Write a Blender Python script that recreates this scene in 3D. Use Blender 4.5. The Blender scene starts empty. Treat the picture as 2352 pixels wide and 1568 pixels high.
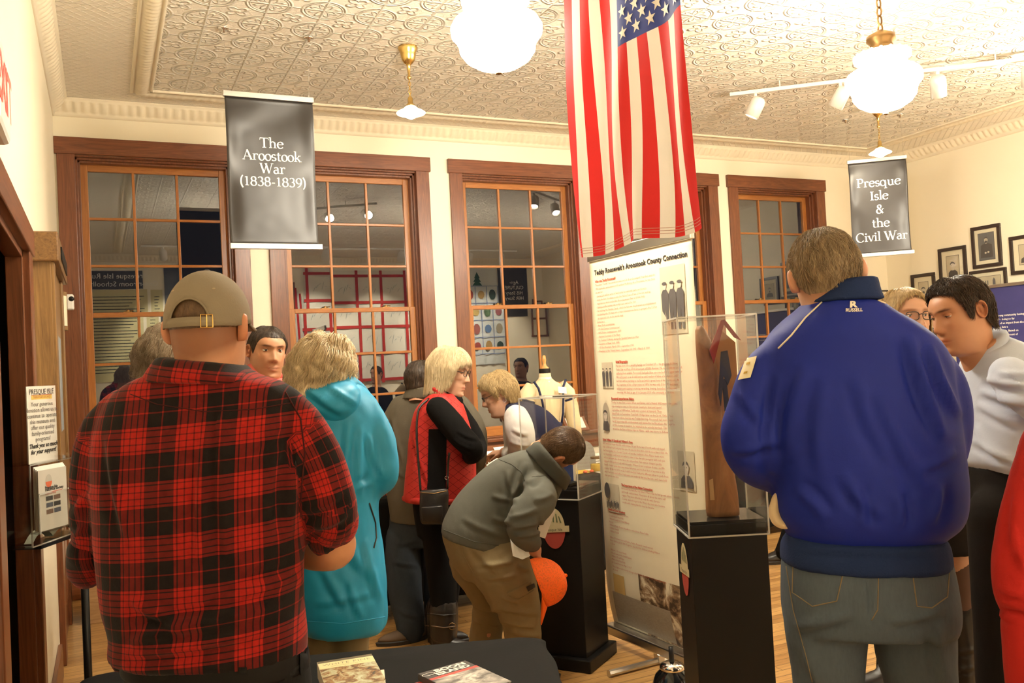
import bpy, bmesh, math, random
import numpy as np
from mathutils import Vector, Matrix, noise

sc = bpy.context.scene
col = sc.collection
random.seed(7)
rng = np.random.default_rng(7)

# ------------------------------------------------------------------ camera
W, H, FPX = 2352.0, 1568.0, 2002.58
CAM = np.array([0.0, 0.0, 1.5])
yaw, pit, rol = 0.44014, 0.027478, -0.052194
cy_, sy_, cp_, sp_ = math.cos(yaw), math.sin(yaw), math.cos(pit), math.sin(pit)
FW = np.array([sy_*cp_, cy_*cp_, sp_])
R0 = np.array([cy_, -sy_, 0.0])
U0 = np.cross(R0, FW)
RT = math.cos(rol)*R0 + math.sin(rol)*U0
UP = -math.sin(rol)*R0 + math.cos(rol)*U0
FH = np.array([sy_, cy_, 0.0])           # level direction the camera looks along
RH = np.array([cy_, -sy_, 0.0])          # level direction to its right
Z = np.array([0.0, 0.0, 1.0])
cam = bpy.data.cameras.new('camera')
cam.sensor_width = 36.0
cam.lens = FPX/W*36.0
cam.clip_start = 0.02
camo = bpy.data.objects.new('camera', cam)
col.objects.link(camo)
m = Matrix.Identity(4)
for i in range(3):
    m[i][0], m[i][1], m[i][2], m[i][3] = RT[i], UP[i], -FW[i], CAM[i]
camo.matrix_world = m
sc.camera = camo

# ------------------------------------------------------------------ world, exposure
wd = bpy.data.worlds.new('night')
sc.world = wd
wd.use_nodes = True
wd.node_tree.nodes['Background'].inputs[0].default_value = (0.010, 0.012, 0.018, 1)
wd.node_tree.nodes['Background'].inputs[1].default_value = 0.3
vs = sc.view_settings
vs.view_transform = 'Standard'
vs.look = 'None'
vs.gamma = 1.0
vs.use_curve_mapping = False
vs.exposure = 1.08
LAMP_GLOBE = 70.0        # emission of the big schoolhouse globes
WARM = (1.0, 0.91, 0.74)

# ------------------------------------------------------------------ pixel helpers: a point of the photograph taken to its real distance
def ray(u, v):
    return FW + (u-W/2)/FPX*RT + (H/2-v)/FPX*UP
def S(u, v, s):
    return CAM + ray(u, v)*s
def AY(u, v, y):
    r = ray(u, v)
    return CAM + r*(y-CAM[1])/r[1]
def AX(u, v, x):
    r = ray(u, v)
    return CAM + r*(x-CAM[0])/r[0]
def AZ(u, v, z):
    r = ray(u, v)
    return CAM + r*(z-CAM[2])/r[2]
def PX(P):
    d = np.asarray(P)-CAM
    s = d@FW
    return W/2+FPX*(d@RT)/s, H/2-FPX*(d@UP)/s
V = lambda *a: np.array(a, float)
def unit(a):
    a = np.asarray(a, float)
    return a/max(np.linalg.norm(a), 1e-9)

# ------------------------------------------------------------------ materials
MATS = {}
class NT:
    def __init__(s, name):
        s.m = bpy.data.materials.new(name)
        s.m.use_nodes = True
        s.t = s.m.node_tree
        s.n = s.t.nodes
        s.b = s.n['Principled BSDF']
        s.out = s.n['Material Output']
    def new(s, typ, **kw):
        x = s.n.new(typ)
        for k, v in kw.items():
            setattr(x, k, v)
        return x
    def link(s, a, b):
        s.t.links.new(a, b)
    def put(s, sock, v):
        if hasattr(v, 'is_output') or isinstance(v, bpy.types.NodeSocket):
            s.link(v, sock)
        else:
            sock.default_value = v
    def math(s, op, a, b=None, c=None, clamp=False):
        x = s.new('ShaderNodeMath', operation=op, use_clamp=clamp)
        s.put(x.inputs[0], a)
        if b is not None: s.put(x.inputs[1], b)
        if c is not None: s.put(x.inputs[2], c)
        return x.outputs[0]
    def mix(s, f, a, b):
        x = s.new('ShaderNodeMix', data_type='RGBA')
        s.put(x.inputs[0], f)
        s.put(x.inputs[6], c4(a) if isinstance(a, tuple) else a)
        s.put(x.inputs[7], c4(b) if isinstance(b, tuple) else b)
        return x.outputs[2]
    def coord(s, kind='Object', scale=(1, 1, 1), rot=(0, 0, 0)):
        t = s.new('ShaderNodeTexCoord')
        mp = s.new('ShaderNodeMapping')
        mp.inputs['Scale'].default_value = scale
        mp.inputs['Rotation'].default_value = rot
        s.link(t.outputs[kind], mp.inputs[0])
        return mp.outputs[0]
    def noise(s, vec, scale=5, detail=4, rough=.6, dist=0):
        x = s.new('ShaderNodeTexNoise')
        s.link(vec, x.inputs['Vector'])
        x.inputs['Scale'].default_value = scale
        x.inputs['Detail'].default_value = detail
        x.inputs['Roughness'].default_value = rough
        x.inputs['Distortion'].default_value = dist
        return x.outputs['Fac']
    def ramp(s, f, stops):
        x = s.new('ShaderNodeValToRGB')
        e = x.color_ramp.elements
        while len(e) < len(stops): e.new(0.5)
        for el, (p, c) in zip(e, stops):
            el.position = p
            el.color = c4(c)
        s.link(f, x.inputs[0])
        return x.outputs[0]
    def bump(s, h, strength=.3, dist=.01):
        x = s.new('ShaderNodeBump')
        x.inputs['Strength'].default_value = strength
        x.inputs['Distance'].default_value = dist
        s.link(h, x.inputs['Height'])
        s.link(x.outputs[0], s.b.inputs['Normal'])
    def base(s, c, rough=.6, metal=0, spec=.5):
        s.put(s.b.inputs['Base Color'], c4(c) if isinstance(c, tuple) else c)
        s.put(s.b.inputs['Roughness'], rough)
        s.b.inputs['Metallic'].default_value = metal
        s.b.inputs['Specular IOR Level'].default_value = spec
def c4(c):
    return (c[0], c[1], c[2], 1.0)
def dk(c, k):
    return (c[0]*k, c[1]*k, c[2]*k)

def plain(name, c, rough=.6, metal=0, var=.12, nscale=12, bump=0, bscale=200, spec=.5, emit=0, ecol=None, sheen=0):
    if name in MATS: return MATS[name]
    t = NT(name)
    v = t.coord()
    f = t.noise(v, nscale, 3)
    t.base(t.mix(f, dk(c, 1-var), dk(c, 1+var)), rough, metal, spec)
    if bump:
        t.bump(t.noise(v, bscale, 2), bump, .002)
    if emit:
        t.b.inputs['Emission Color'].default_value = c4(ecol or c)
        t.b.inputs['Emission Strength'].default_value = emit
    if sheen:
        t.b.inputs['Sheen Weight'].default_value = sheen
    MATS[name] = t.m
    return t.m

def fabric(name, c, rough=.85, var=.15, weave=.25, spec=.25, sheen=.0, big=6):
    if name in MATS: return MATS[name]
    t = NT(name)
    v = t.coord()
    f = t.noise(v, big, 4, .7)
    f2 = t.noise(v, 260, 2)
    cc = t.mix(f, dk(c, 1-var), dk(c, 1+var))
    t.base(cc, rough, 0, spec)
    t.b.inputs['Sheen Weight'].default_value = sheen
    t.bump(t.math('ADD', t.math('MULTIPLY', f2, .6), f), weave, .003)
    MATS[name] = t.m
    return t.m

def wood(name, c1, c2, axis=2, scale=1.0, rough=.35, bands=14, dist=7.0, spec=.5, cell=None):
    """stained wood: the grain runs along the given axis (world/object coordinates)"""
    if name in MATS: return MATS[name]
    t = NT(name)
    sc3 = [bands*scale]*3
    sc3[axis] = .9*scale
    v = t.coord('Object', tuple(sc3))
    n = t.noise(v, 1.0, 6, .62, dist)
    v2 = t.coord('Object', tuple([x*9 if i != axis else x*3 for i, x in enumerate(sc3)]))
    n2 = t.noise(v2, 1.0, 2, .5)
    f = t.math('ADD', t.math('MULTIPLY', n, .8), t.math('MULTIPLY', n2, .25))
    colr = t.ramp(f, [(.3, c1), (.5, tuple((a+b)/2 for a, b in zip(c1, c2))), (.72, c2)])
    t.base(colr, rough, 0, spec)
    t.bump(n2, .08, .002)
    MATS[name] = t.m
    return t.m

def glass_mat(name, f0=.05, tint=(1, 1, 1), gloss=0.0):
    """thin clear sheet: mirror reflection rising towards grazing view, over see-through"""
    if name in MATS: return MATS[name]
    t = NT(name)
    lw = t.new('ShaderNodeLayerWeight')
    lw.inputs[0].default_value = .5
    g = t.new('ShaderNodeBsdfGlossy')
    g.inputs['Roughness'].default_value = gloss
    tr = t.new('ShaderNodeBsdfTransparent')
    tr.inputs[0].default_value = c4(tint)
    mx = t.new('ShaderNodeMixShader')
    f = t.math('MULTIPLY_ADD', t.math('POWER', lw.outputs['Facing'], 5.0), 1-f0, f0, clamp=True)
    t.link(f, mx.inputs[0])
    t.link(tr.outputs[0], mx.inputs[1])
    t.link(g.outputs[0], mx.inputs[2])
    t.link(mx.outputs[0], t.out.inputs[0])
    MATS[name] = t.m
    return t.m

# ------------------------------------------------------------------ object helpers
def link(o, parent=None):
    col.objects.link(o)
    if parent is not None:
        o.parent = parent
        o.matrix_parent_inverse = parent.matrix_world.inverted()
    return o
def tag(o, label=None, cat=None, group=None, kind=None):
    if label: o['label'] = label
    if cat: o['category'] = cat
    if group: o['group'] = group
    if kind: o['kind'] = kind
    return o
def empty(name, loc, label=None, cat=None, group=None):
    o = bpy.data.objects.new(name, None)
    o.empty_display_size = .1
    o.location = loc
    col.objects.link(o)
    o.matrix_world = Matrix.Translation(Vector(loc))
    return tag(o, label, cat, group)

class MB:
    """collects shapes (world coordinates) and links them as one mesh object"""
    def __init__(s):
        s.v = []; s.f = []; s.n = 0; s.mi = []
        s.cur = 0
    def add(s, verts, faces):
        verts = np.asarray(verts, float).reshape(-1, 3)
        s.v.append(verts)
        for f in faces:
            s.f.append([i+s.n for i in f])
            s.mi.append(s.cur)
        s.n += len(verts)
        return s
    def box(s, a, b, M=None):
        a, b = np.minimum(a, b), np.maximum(a, b)
        P = np.array([[x, y, z] for z in (a[2], b[2]) for y in (a[1], b[1]) for x in (a[0], b[0])], float)
        if M is not None: P = P@M[0].T+M[1]
        s.add(P, [[0, 2, 3, 1], [4, 5, 7, 6], [0, 1, 5, 4], [2, 6, 7, 3], [0, 4, 6, 2], [1, 3, 7, 5]])
        return s
    def quad(s, a, b, c, d):
        return s.add([a, b, c, d], [[0, 1, 2, 3]])
    def slab(s, pts, thick):
        """prism: flat polygon pts extruded by the vector thick"""
        pts = np.asarray(pts, float); n = len(pts)
        s.add(np.vstack([pts, pts+np.asarray(thick)]), [list(range(n))[::-1], list(range(n, 2*n))]+[[i, (i+1) % n, n+(i+1) % n, n+i] for i in range(n)])
        return s
    def tube(s, pts, r, n=10, cap=True):
        pts = [np.asarray(p, float) for p in pts]
        rs = r if hasattr(r, '__len__') else [r]*len(pts)
        rings = []
        fr = None
        for i, p in enumerate(pts):
            t = unit(pts[min(i+1, len(pts)-1)]-pts[max(i-1, 0)])
            if fr is None:
                a = np.cross(t, Z if abs(t[2]) < .9 else V(1, 0, 0))
            else:
                a = fr-t*(fr@t)
            a = unit(a); fr = a
            b = np.cross(t, a)
            ang = np.linspace(0, 2*np.pi, n, endpoint=False)
            rings.append(p+rs[i]*(np.cos(ang)[:, None]*a+np.sin(ang)[:, None]*b))
        s.rings(rings, cap)
        return s
    def rings(s, rings, cap=True, closed=True):
        n = len(rings[0]); m_ = len(rings)
        f = []
        for i in range(m_-1):
            for j in range(n if closed else n-1):
                k = (j+1) % n
                f.append([i*n+j, i*n+k, (i+1)*n+k, (i+1)*n+j])
        if cap:
            f.append(list(range(n))[::-1])
            f.append([(m_-1)*n+j for j in range(n)])
        s.add(np.vstack(rings), f)
        return s
    def lathe(s, prof, c, n=28, axis=Z, cap=False, k=1.0):
        prof = [(r*k, h*k) for r, h in prof]
        axis = unit(axis)
        a = unit(np.cross(axis, V(0, 1, 0) if abs(axis[1]) < .9 else V(1, 0, 0)))
        b = np.cross(axis, a)
        ang = np.linspace(0, 2*np.pi, n, endpoint=False)
        c = np.asarray(c, float)
        s.rings([c+axis*h+r*(np.cos(ang)[:, None]*a+np.sin(ang)[:, None]*b) for r, h in prof], cap)
        return s
    def ball(s, c, r, n=14, ax=None):
        r = np.asarray(r if hasattr(r, '__len__') else [r]*3, float)
        th = np.linspace(.05, np.pi-.05, max(6, n//2+2))
        ang = np.linspace(0, 2*np.pi, n, endpoint=False)
        rings = []
        for t in th:
            P = np.stack([np.cos(ang)*math.sin(t)*r[0], np.sin(ang)*math.sin(t)*r[1], np.full(n, -math.cos(t)*r[2])], 1)
            if ax is not None: P = P@np.asarray(ax)
            rings.append(P+np.asarray(c))
        s.rings(rings, True)
        return s
    def mesh(s, name, smooth=False):
        me = bpy.data.meshes.new(name)
        me.from_pydata([tuple(p) for p in np.vstack(s.v)], [], s.f)
        me.polygons.foreach_set('use_smooth', [smooth]*len(me.polygons))
        return me
    def build(s, name, mats, parent=None, smooth=False, bevel=0, kind=None, auto=False):
        me = s.mesh(name, smooth)
        if not isinstance(mats, (list, tuple)): mats = [mats]
        for mm in mats: me.materials.append(mm)
        if len(mats) > 1: me.polygons.foreach_set('material_index', s.mi)
        bm = bmesh.new(); bm.from_mesh(me)
        bmesh.ops.recalc_face_normals(bm, faces=bm.faces)
        bm.to_mesh(me); bm.free()
        o = bpy.data.objects.new(name, me)
        if bevel:
            bv = o.modifiers.new('bevel', 'BEVEL'); bv.width = bevel; bv.segments = 2; bv.limit_method = 'ANGLE'
        link(o, parent)
        if kind: o['kind'] = kind
        return o

def frame(o, x, y, z):
    return (np.stack([unit(x), unit(y), unit(z)], 1), np.asarray(o, float))

_fontcache = {}
def text_mesh(body, size=1.0, align='CENTER', bold=0.0, res=2, space=1.0, shear=0.0, xs=1.0, spacing=1.0):
    """outline lettering in the plane XY, as (verts, faces)"""
    cu = bpy.data.curves.new('t', 'FONT')
    cu.body = body; cu.size = size; cu.align_x = align; cu.align_y = 'TOP_BASELINE'
    cu.offset = bold; cu.resolution_u = res; cu.space_line = space; cu.shear = shear; cu.space_character = spacing
    o = bpy.data.objects.new('t', cu)
    col.objects.link(o)
    dg = bpy.context.evaluated_depsgraph_get()
    me = bpy.data.meshes.new_from_object(o.evaluated_get(dg))
    v = np.array([tuple(p.co) for p in me.vertices]) if len(me.vertices) else np.zeros((0, 3))
    f = [list(p.vertices) for p in me.polygons]
    bpy.data.objects.remove(o); bpy.data.curves.remove(cu); bpy.data.meshes.remove(me)
    if len(v): v[:, 0] *= xs
    return v, f
def put_text(mb, vf, o, x, up):
    """lay flat lettering on the plane through o with directions x and up"""
    v, f = vf
    if len(v): mb.add(np.asarray(o)+v[:, :1]*unit(x)+v[:, 1:2]*unit(up), f)

# ---- serif lettering drawn with a broad pen (for the hanging banners)
G = {}
def _g(ch, adv, *st): G[ch] = (adv, st)
def L(x0, y0, x1, y1, w): return ('L', x0, y0, x1, y1, w)
def C(cx, cy, rx, ry, a0=0, a1=360): return ('C', cx, cy, rx, ry, a0, a1)
def SF(x, y, h): return ('L', x-h, y, x+h, y, .036)
_g('T', .62, L(.31, 0, .31, .68, .11), L(.03, .67, .59, .67, .05), L(.035, .68, .02, .54, .035), L(.585, .68, .60, .54, .035), SF(.31, .018, .13))
_g('h', .56, L(.12, 0, .12, .74, .095), C(.27, .29, .15, .15, 165, -10), L(.42, 0, .42, .30, .095), SF(.12, .018, .11), SF(.42, .018, .11), SF(.07, .725, .06))
_g('e', .47, C(.235, .22, .195, .225, 15, 325), L(.06, .25, .42, .27, .04))
_g('A', .68, L(.08, 0, .33, .70, .045), L(.32, .70, .60, 0, .115), L(.17, .23, .48, .23, .04), SF(.08, .018, .09), SF(.60, .018, .11))
_g('r', .40, L(.12, 0, .12, .44, .095), C(.26, .29, .13, .14, 160, 50), L(.31, .39, .37, .37, .08), SF(.12, .018, .11), SF(.07, .425, .06))
_g('o', .435, C(.2175, .22, .178, .225))
_g('s', .36, C(.175, .325, .115, .11, 25, 270), C(.175, .115, .13, .11, 90, -155))
_g('t', .33, L(.14, .10, .14, .58, .09), C(.24, .105, .10, .10, 180, 310), L(.02, .425, .29, .425, .04))
_g('k', .54, L(.12, 0, .12, .74, .095), L(.14, .19, .39, .43, .045), L(.22, .27, .43, 0, .10), SF(.12, .018, .11), SF(.44, .018, .10), SF(.39, .425, .09), SF(.07, .725, .06))
_g('W', .92, L(.06, .70, .27, 0, .115), L(.27, 0, .46, .68, .045), L(.41, .70, .62, 0, .115), L(.62, 0, .83, .70, .045), SF(.07, .685, .10), SF(.42, .685, .09), SF(.84, .685, .09))
_g('a', .44, C(.18, .31, .125, .12, 150, 0), L(.305, .33, .305, .05, .09), C(.17, .125, .13, .125, 60, 330), L(.30, .035, .40, .035, .05))
_g('(', .28, C(.36, .27, .26, .48, 118, 242))
_g(')', .28, C(-.08, .27, .26, .48, 62, -62))
_g('1', .44, L(.22, 0, .22, .62, .095), SF(.22, .018, .12), L(.10, .56, .22, .615, .05))
_g('8', .48, C(.23, .47, .145, .15), C(.23, .165, .175, .17))
_g('3', .46, C(.20, .47, .145, .15, 150, -90), C(.20, .165, .175, .17, 90, -150))
_g('9', .48, C(.23, .42, .175, .195), C(.06, .43, .345, .46, 0, -82))
_g('-', .30, L(.04, .22, .26, .22, .07))
_g('P', .56, L(.15, 0, .15, .68, .11), C(.29, .495, .20, .175, 95, -95), L(.15, .665, .29, .665, .04), L(.15, .325, .29, .325, .04), SF(.15, .018, .13), SF(.10, .665, .08))
_g('q', .54, C(.23, .22, .19, .225), L(.42, -.21, .42, .44, .095), SF(.42, -.20, .11))
_g('u', .56, L(.13, .44, .13, .14, .095), C(.27, .145, .14, .145, 180, 335), L(.42, 0, .42, .44, .095), SF(.08, .425, .06), SF(.37, .425, .06), SF(.47, .018, .06))
_g('I', .32, L(.16, 0, .16, .68, .11), SF(.16, .018, .13), SF(.16, .665, .13))
_g('l', .26, L(.13, 0, .13, .74, .095), SF(.13, .018, .11), SF(.08, .725, .06))
_g('&', .62, C(.26, .54, .12, .14), C(.23, .175, .18, .175, 75, 345), L(.17, .47, .52, .01, .10), L(.42, .18, .52, .34, .04), SF(.52, .34, .08))
_g('C', .64, C(.35, .34, .29, .355, 42, 318), L(.56, .70, .575, .50, .035))
_g('i', .27, L(.13, 0, .13, .44, .095), SF(.13, .018, .11), SF(.08, .425, .06), C(.13, .60, .03, .03))
_g('v', .46, L(.06, .43, .24, 0, .10), L(.24, 0, .41, .43, .045), SF(.06, .425, .09), SF(.41, .425, .08))
_g(' ', .26)
def serif_text(word, size):
    vs_, fs_ = [], []
    x = 0.0
    def strip(Lp, Rp):
        n0 = len(vs_)
        for a, b in zip(Lp, Rp): vs_.append(a); vs_.append(b)
        for i in range(len(Lp)-1):
            fs_.append([n0+2*i, n0+2*i+1, n0+2*i+3, n0+2*i+2])
    for ch in word:
        adv, st = G[ch]
        for e in st:
            if e[0] == 'L':
                a, b, w = np.array(e[1:3]), np.array(e[3:5]), e[5]
                d = (b-a)/max(1e-6, np.linalg.norm(b-a)); nn = np.array([-d[1], d[0]])*w/2
                strip([a+nn+[x, 0], b+nn+[x, 0]], [a-nn+[x, 0], b-nn+[x, 0]])
            else:
                _, cx, cy, rx, ry, a0, a1 = e
                t = np.radians(np.linspace(a0, a1, 26))
                px, py = cx+rx*np.cos(t), cy+ry*np.sin(t)
                dx, dy = -rx*np.sin(t), ry*np.cos(t)
                ln = np.hypot(dx, dy); dx, dy = dx/ln, dy/ln
                w = .045+.06*np.abs(np.cos(np.arctan2(dx, dy)+.25))**1.5
                if rx < .05: w = w*0+.07
                nx, ny = -dy*w/2, dx*w/2
                strip(list(zip(px+nx+x, py+ny)), list(zip(px-nx+x, py-ny)))
        x += adv
    v = np.array(vs_) if vs_ else np.zeros((0, 2))
    if len(v):
        v[:, 0] -= x/2
        v *= size
        v = np.hstack([v, np.zeros((len(v), 1))])
        # tiny offsets stop overlapping strokes from fighting
    return v, fs_, x*size
# ------------------------------------------------------------------ lamps come with their builders; the room first
XL, XR, YB, YR, ZC = -0.26, 7.97, 7.0, -1.0, 3.58

M_wall = plain('cream_wall_paint', (.84, .77, .60), .55, var=.02, nscale=2, bump=.05, bscale=90)
M_trimw = plain('cream_moulding_paint', (.82, .74, .57), .45, var=.03)
M_case = wood('dark_stained_casing_v', (.085, .022, .008), (.23, .075, .026), 2, 1.1, .3)
M_caseh = wood('dark_stained_casing_h', (.085, .022, .008), (.23, .075, .026), 0, 1.1, .3)
M_casey = wood('dark_stained_casing_y', (.085, .022, .008), (.23, .075, .026), 1, 1.1, .3)
M_sash = wood('honey_stained_sash_v', (.27, .085, .016), (.47, .185, .042), 2, 1.2, .28)
M_sashh = wood('honey_stained_sash_h', (.27, .085, .016), (.47, .185, .042), 0, 1.2, .28)
M_oak = wood('oak_v', (.10, .045, .014), (.30, .165, .055), 2, .8, .4, dist=9)
M_oaky = wood('oak_y', (.09, .04, .012), (.24, .125, .04), 1, .8, .4, dist=9)
M_brass = plain('polished_brass', (.72, .50, .18), .25, 1)
M_brassd = plain('aged_brass', (.28, .17, .07), .4, 1)
M_chrome = plain('chrome', (.75, .75, .75), .12, 1, var=.03)
M_alu = plain('brushed_aluminium', (.62, .60, .57), .3, 1, var=.05)
M_white = plain('white_plastic', (.80, .78, .74), .4, var=.03)
M_blackm = plain('black_metal', (.012, .012, .013), .35, var=.1)
M_blackp = plain('matte_black_paint', (.007, .0065, .006), .45, var=.1, spec=.28)
M_dark = plain('unlit_hallway_dark', (.03, .022, .017), .9)  # near-black colour stands in for the darkness of the unlit room beyond
M_paper = plain('white_paper', (.82, .79, .72), .7, var=.03)
M_cream = plain('cream_paper', (.76, .68, .50), .7, var=.04)
M_ink = plain('black_ink', (.02, .018, .018), .6)
M_redink = plain('red_brown_ink', (.50, .09, .05), .6)
M_win = glass_mat('window_glass', .20, (.93, .95, .94))
M_acr = glass_mat('clear_acrylic', .016, (.97, .97, .96), .02)

def tin_ceiling():
    t = NT('pressed_tin_ceiling')
    tc = t.new('ShaderNodeTexCoord')
    sp = t.new('ShaderNodeSeparateXYZ')
    t.link(tc.outputs['Object'], sp.inputs[0])
    x, y = sp.outputs[0], sp.outputs[1]
    P = .305
    def tri(a, off=0.):   # signed distance from the nearest grid line, in tile units
        f = t.math('FRACT', t.math('ADD', t.math('DIVIDE', a, P), 50.5+off))
        return t.math('SUBTRACT', f, .5)
    gx, gy = tri(x), tri(y)
    ax, ay = t.math('ABSOLUTE', gx), t.math('ABSOLUTE', gy)
    def ridge(d, w):      # 1 at d = 0 falling to 0 at w
        return t.math('SMOOTHSTEP' if False else 'SUBTRACT', 1.0, t.math('DIVIDE', d, w, clamp=True), clamp=True)
    lines = t.math('MAXIMUM', ridge(ax, .035), ridge(ay, .035))
    r = t.math('SQRT', t.math('ADD', t.math('MULTIPLY', gx, gx), t.math('MULTIPLY', gy, gy)))
    ring = ridge(t.math('ABSOLUTE', t.math('SUBTRACT', r, .40)), .035)
    ring2 = ridge(t.math('ABSOLUTE', t.math('SUBTRACT', r, .345)), .02)
    ang = t.math('ARCTAN2', gy, gx)
    pet = t.math('ABSOLUTE', t.math('SINE', t.math('MULTIPLY', ang, 4.0)))
    pr = t.math('MULTIPLY', t.math('ADD', t.math('MULTIPLY', pet, .16), .1), 1.0)
    leaf = ridge(t.math('ABSOLUTE', t.math('SUBTRACT', r, pr)), .05)
    hx, hy = tri(x, .5), tri(y, .5)
    r2 = t.math('SQRT', t.math('ADD', t.math('MULTIPLY', hx, hx), t.math('MULTIPLY', hy, hy)))
    ang2 = t.math('ARCTAN2', hy, hx)
    sc2 = t.math('ADD', t.math('MULTIPLY', t.math('ABSOLUTE', t.math('SINE', t.math('MULTIPLY', ang2, 2.0))), .12), .08)
    scroll = ridge(t.math('ABSOLUTE', t.math('SUBTRACT', r2, sc2)), .05)
    dot = ridge(r2, .07)
    v = t.coord('Object')
    nz = t.noise(v, 42, 3, .6, .8)
    hgt = t.math('MAXIMUM', t.math('MAXIMUM', lines, ring), t.math('MAXIMUM', t.math('MAXIMUM', leaf, scroll), t.math('MAXIMUM', dot, ring2)))
    field = t.math('ADD', t.math('MULTIPLY', hgt, .8), t.math('MULTIPLY', nz, .45))
    # finer stamped diaper pattern outside the moulded border
    bx = t.math('ABSOLUTE', t.math('SUBTRACT', t.math('FRACT', t.math('MULTIPLY', t.math('ADD', x, y), 14.0)), .5))
    by = t.math('ABSOLUTE', t.math('SUBTRACT', t.math('FRACT', t.math('MULTIPLY', t.math('SUBTRACT', x, y), 14.0)), .5))
    fine = t.math('MULTIPLY', t.math('ADD', t.math('MAXIMUM', ridge(bx, .12), ridge(by, .12)), t.math('MULTIPLY', ridge(ay, .02), 1.5)), .3)
    inx = t.math('MULTIPLY', t.math('GREATER_THAN', x, .32), t.math('LESS_THAN', x, 7.39))
    iny = t.math('MULTIPLY', t.math('GREATER_THAN', y, -.6), t.math('LESS_THAN', y, 6.655))
    ins = t.math('MULTIPLY', inx, iny)
    h = t.math('ADD', t.math('MULTIPLY', field, ins), t.math('MULTIPLY', fine, t.math('SUBTRACT', 1.0, ins)))
    t.base((.86, .81, .71), .36, 0, .5)
    t.bump(h, 1.0, .015)
    return t.m
M_ceil = tin_ceiling()

def oak_floor():
    t = NT('strip_oak_floor')
    v = t.coord('Object')
    br = t.new('ShaderNodeTexBrick')
    t.link(v, br.inputs['Vector'])
    br.offset = .37
    br.inputs['Scale'].default_value = 1.0
    br.inputs['Brick Width'].default_value = .95
    br.inputs['Row Height'].default_value = .057
    br.inputs['Mortar Size'].default_value = .0018
    br.inputs['Color1'].default_value = (.56, .33, .12, 1)
    br.inputs['Color2'].default_value = (.38, .20, .065, 1)
    br.inputs['Mortar'].default_value = (.07, .035, .012, 1)
    g = t.noise(t.coord('Object', (2.2, 45, 1)), 1.0, 5, .6, 2)
    gg = t.new('ShaderNodeMix', data_type='RGBA', blend_type='MULTIPLY')
    gg.inputs[0].default_value = .8
    t.link(br.outputs['Color'], gg.inputs[6])
    t.link(t.ramp(g, [(.3, (.55, .5, .45)), (.65, (1.1, 1.1, 1.1))]), gg.inputs[7])
    t.base(gg.outputs[2], .3, 0, .5)
    t.bump(br.outputs['Fac'], -.15, .002)
    return t.m
M_floor = oak_floor()

MB().box((XL-1.5, YR, -.05), (XR+.2, YB+.2, 0)).build('floor', M_floor, kind='structure')
MB().box((XL-1.5, YR, ZC), (XR+.2, YB+.2, ZC+.05)).build('ceiling', M_ceil, kind='structure')

WINS = [(-.245, 1.075), (1.221, 2.585), (2.775, 4.13), (4.29, 5.66), (5.798, 7.09)]
ZS, ZH = .875, 3.19
mb = MB()
mb.box((XL-.2, YB, 0), (XR+.2, YB+.2, ZS)).box((XL-.2, YB, ZH), (XR+.2, YB+.2, ZC))
xs = [XL-.2]+[w for a, b in WINS for w in (a+.105, b-.105)]+[XR+.2]
for i in range(0, len(xs), 2):
    mb.box((xs[i], YB, ZS), (xs[i+1], YB+.2, ZH))
mb.build('wall_back', M_wall, kind='structure')
# left wall with the dark doorway
D1a, D1b = 2.55, 3.74
mb = MB()
mb.box((XL-.05, YR, 0), (XL, D1a, ZC)).box((XL-.05, D1b, 0), (XL, YB, ZC)).box((XL-.05, D1a, 2.03), (XL, D1b, ZC))
mb.build('wall_left', M_wall, kind='structure')
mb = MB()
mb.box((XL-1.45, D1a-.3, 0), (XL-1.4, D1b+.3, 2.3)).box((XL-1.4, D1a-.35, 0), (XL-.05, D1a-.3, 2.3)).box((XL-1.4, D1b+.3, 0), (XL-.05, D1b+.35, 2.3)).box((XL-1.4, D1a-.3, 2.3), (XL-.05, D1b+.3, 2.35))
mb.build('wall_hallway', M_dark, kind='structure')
MB().box((XR, YR, 0), (XR+.2, YB, ZC)).build('wall_right', M_wall, kind='structure')
MB().box((XL-.2, YR-.15, 0), (XR+.2, YR, ZC)).build('wall_rear', M_wall, kind='structure')

# crown moulding with egg-and-dart relief
def crown(name, p0, p1, inward):
    p0, p1, inward = map(lambda a: np.asarray(a, float), (p0, p1, inward))
    Ln = np.linalg.norm(p1-p0); d = (p1-p0)/Ln
    prof = [(0, -.115), (.010, -.115), (.010, -.104), (.018, -.100), (.016, -.092), (.030, -.080), (.050, -.060), (.066, -.040), (.078, -.026), (.086, -.022), (.086, -.012), (.098, -.008), (.10, 0)]
    n = int(Ln/.012)
    rings = []
    for i in range(n+1):
        s_ = i/n*Ln
        ph = (s_/.062) % 1.0
        egg = max(0, 1-((ph-.5)/.34)**2)**.5*.010 if abs(ph-.5) < .34 else -.004
        r = []
        for k, (o, z) in enumerate(prof):
            e = egg*(.5 if k in (5, 8) else 1) if 5 <= k <= 8 else 0
            r.append(p0+d*s_+inward*(o+e*.7)+Z*(ZC+z-e*.7))
        rings.append(r)
    mb = MB(); mb.rings([np.array(r) for r in rings], cap=False, closed=False)
    return mb.build(name, M_trimw, smooth=True, kind='structure')
crown('trim_1', (XL, YB, 0), (XR, YB, 0), (0, -1, 0))
crown('trim_2', (XL, YR, 0), (XL, YB, 0), (1, 0, 0))
crown('trim_3', (XR, YR, 0), (XR, YB, 0), (-1, 0, 0))
crown('trim_4', (XL, YR, 0), (XR, YR, 0), (0, 1, 0))
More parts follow.
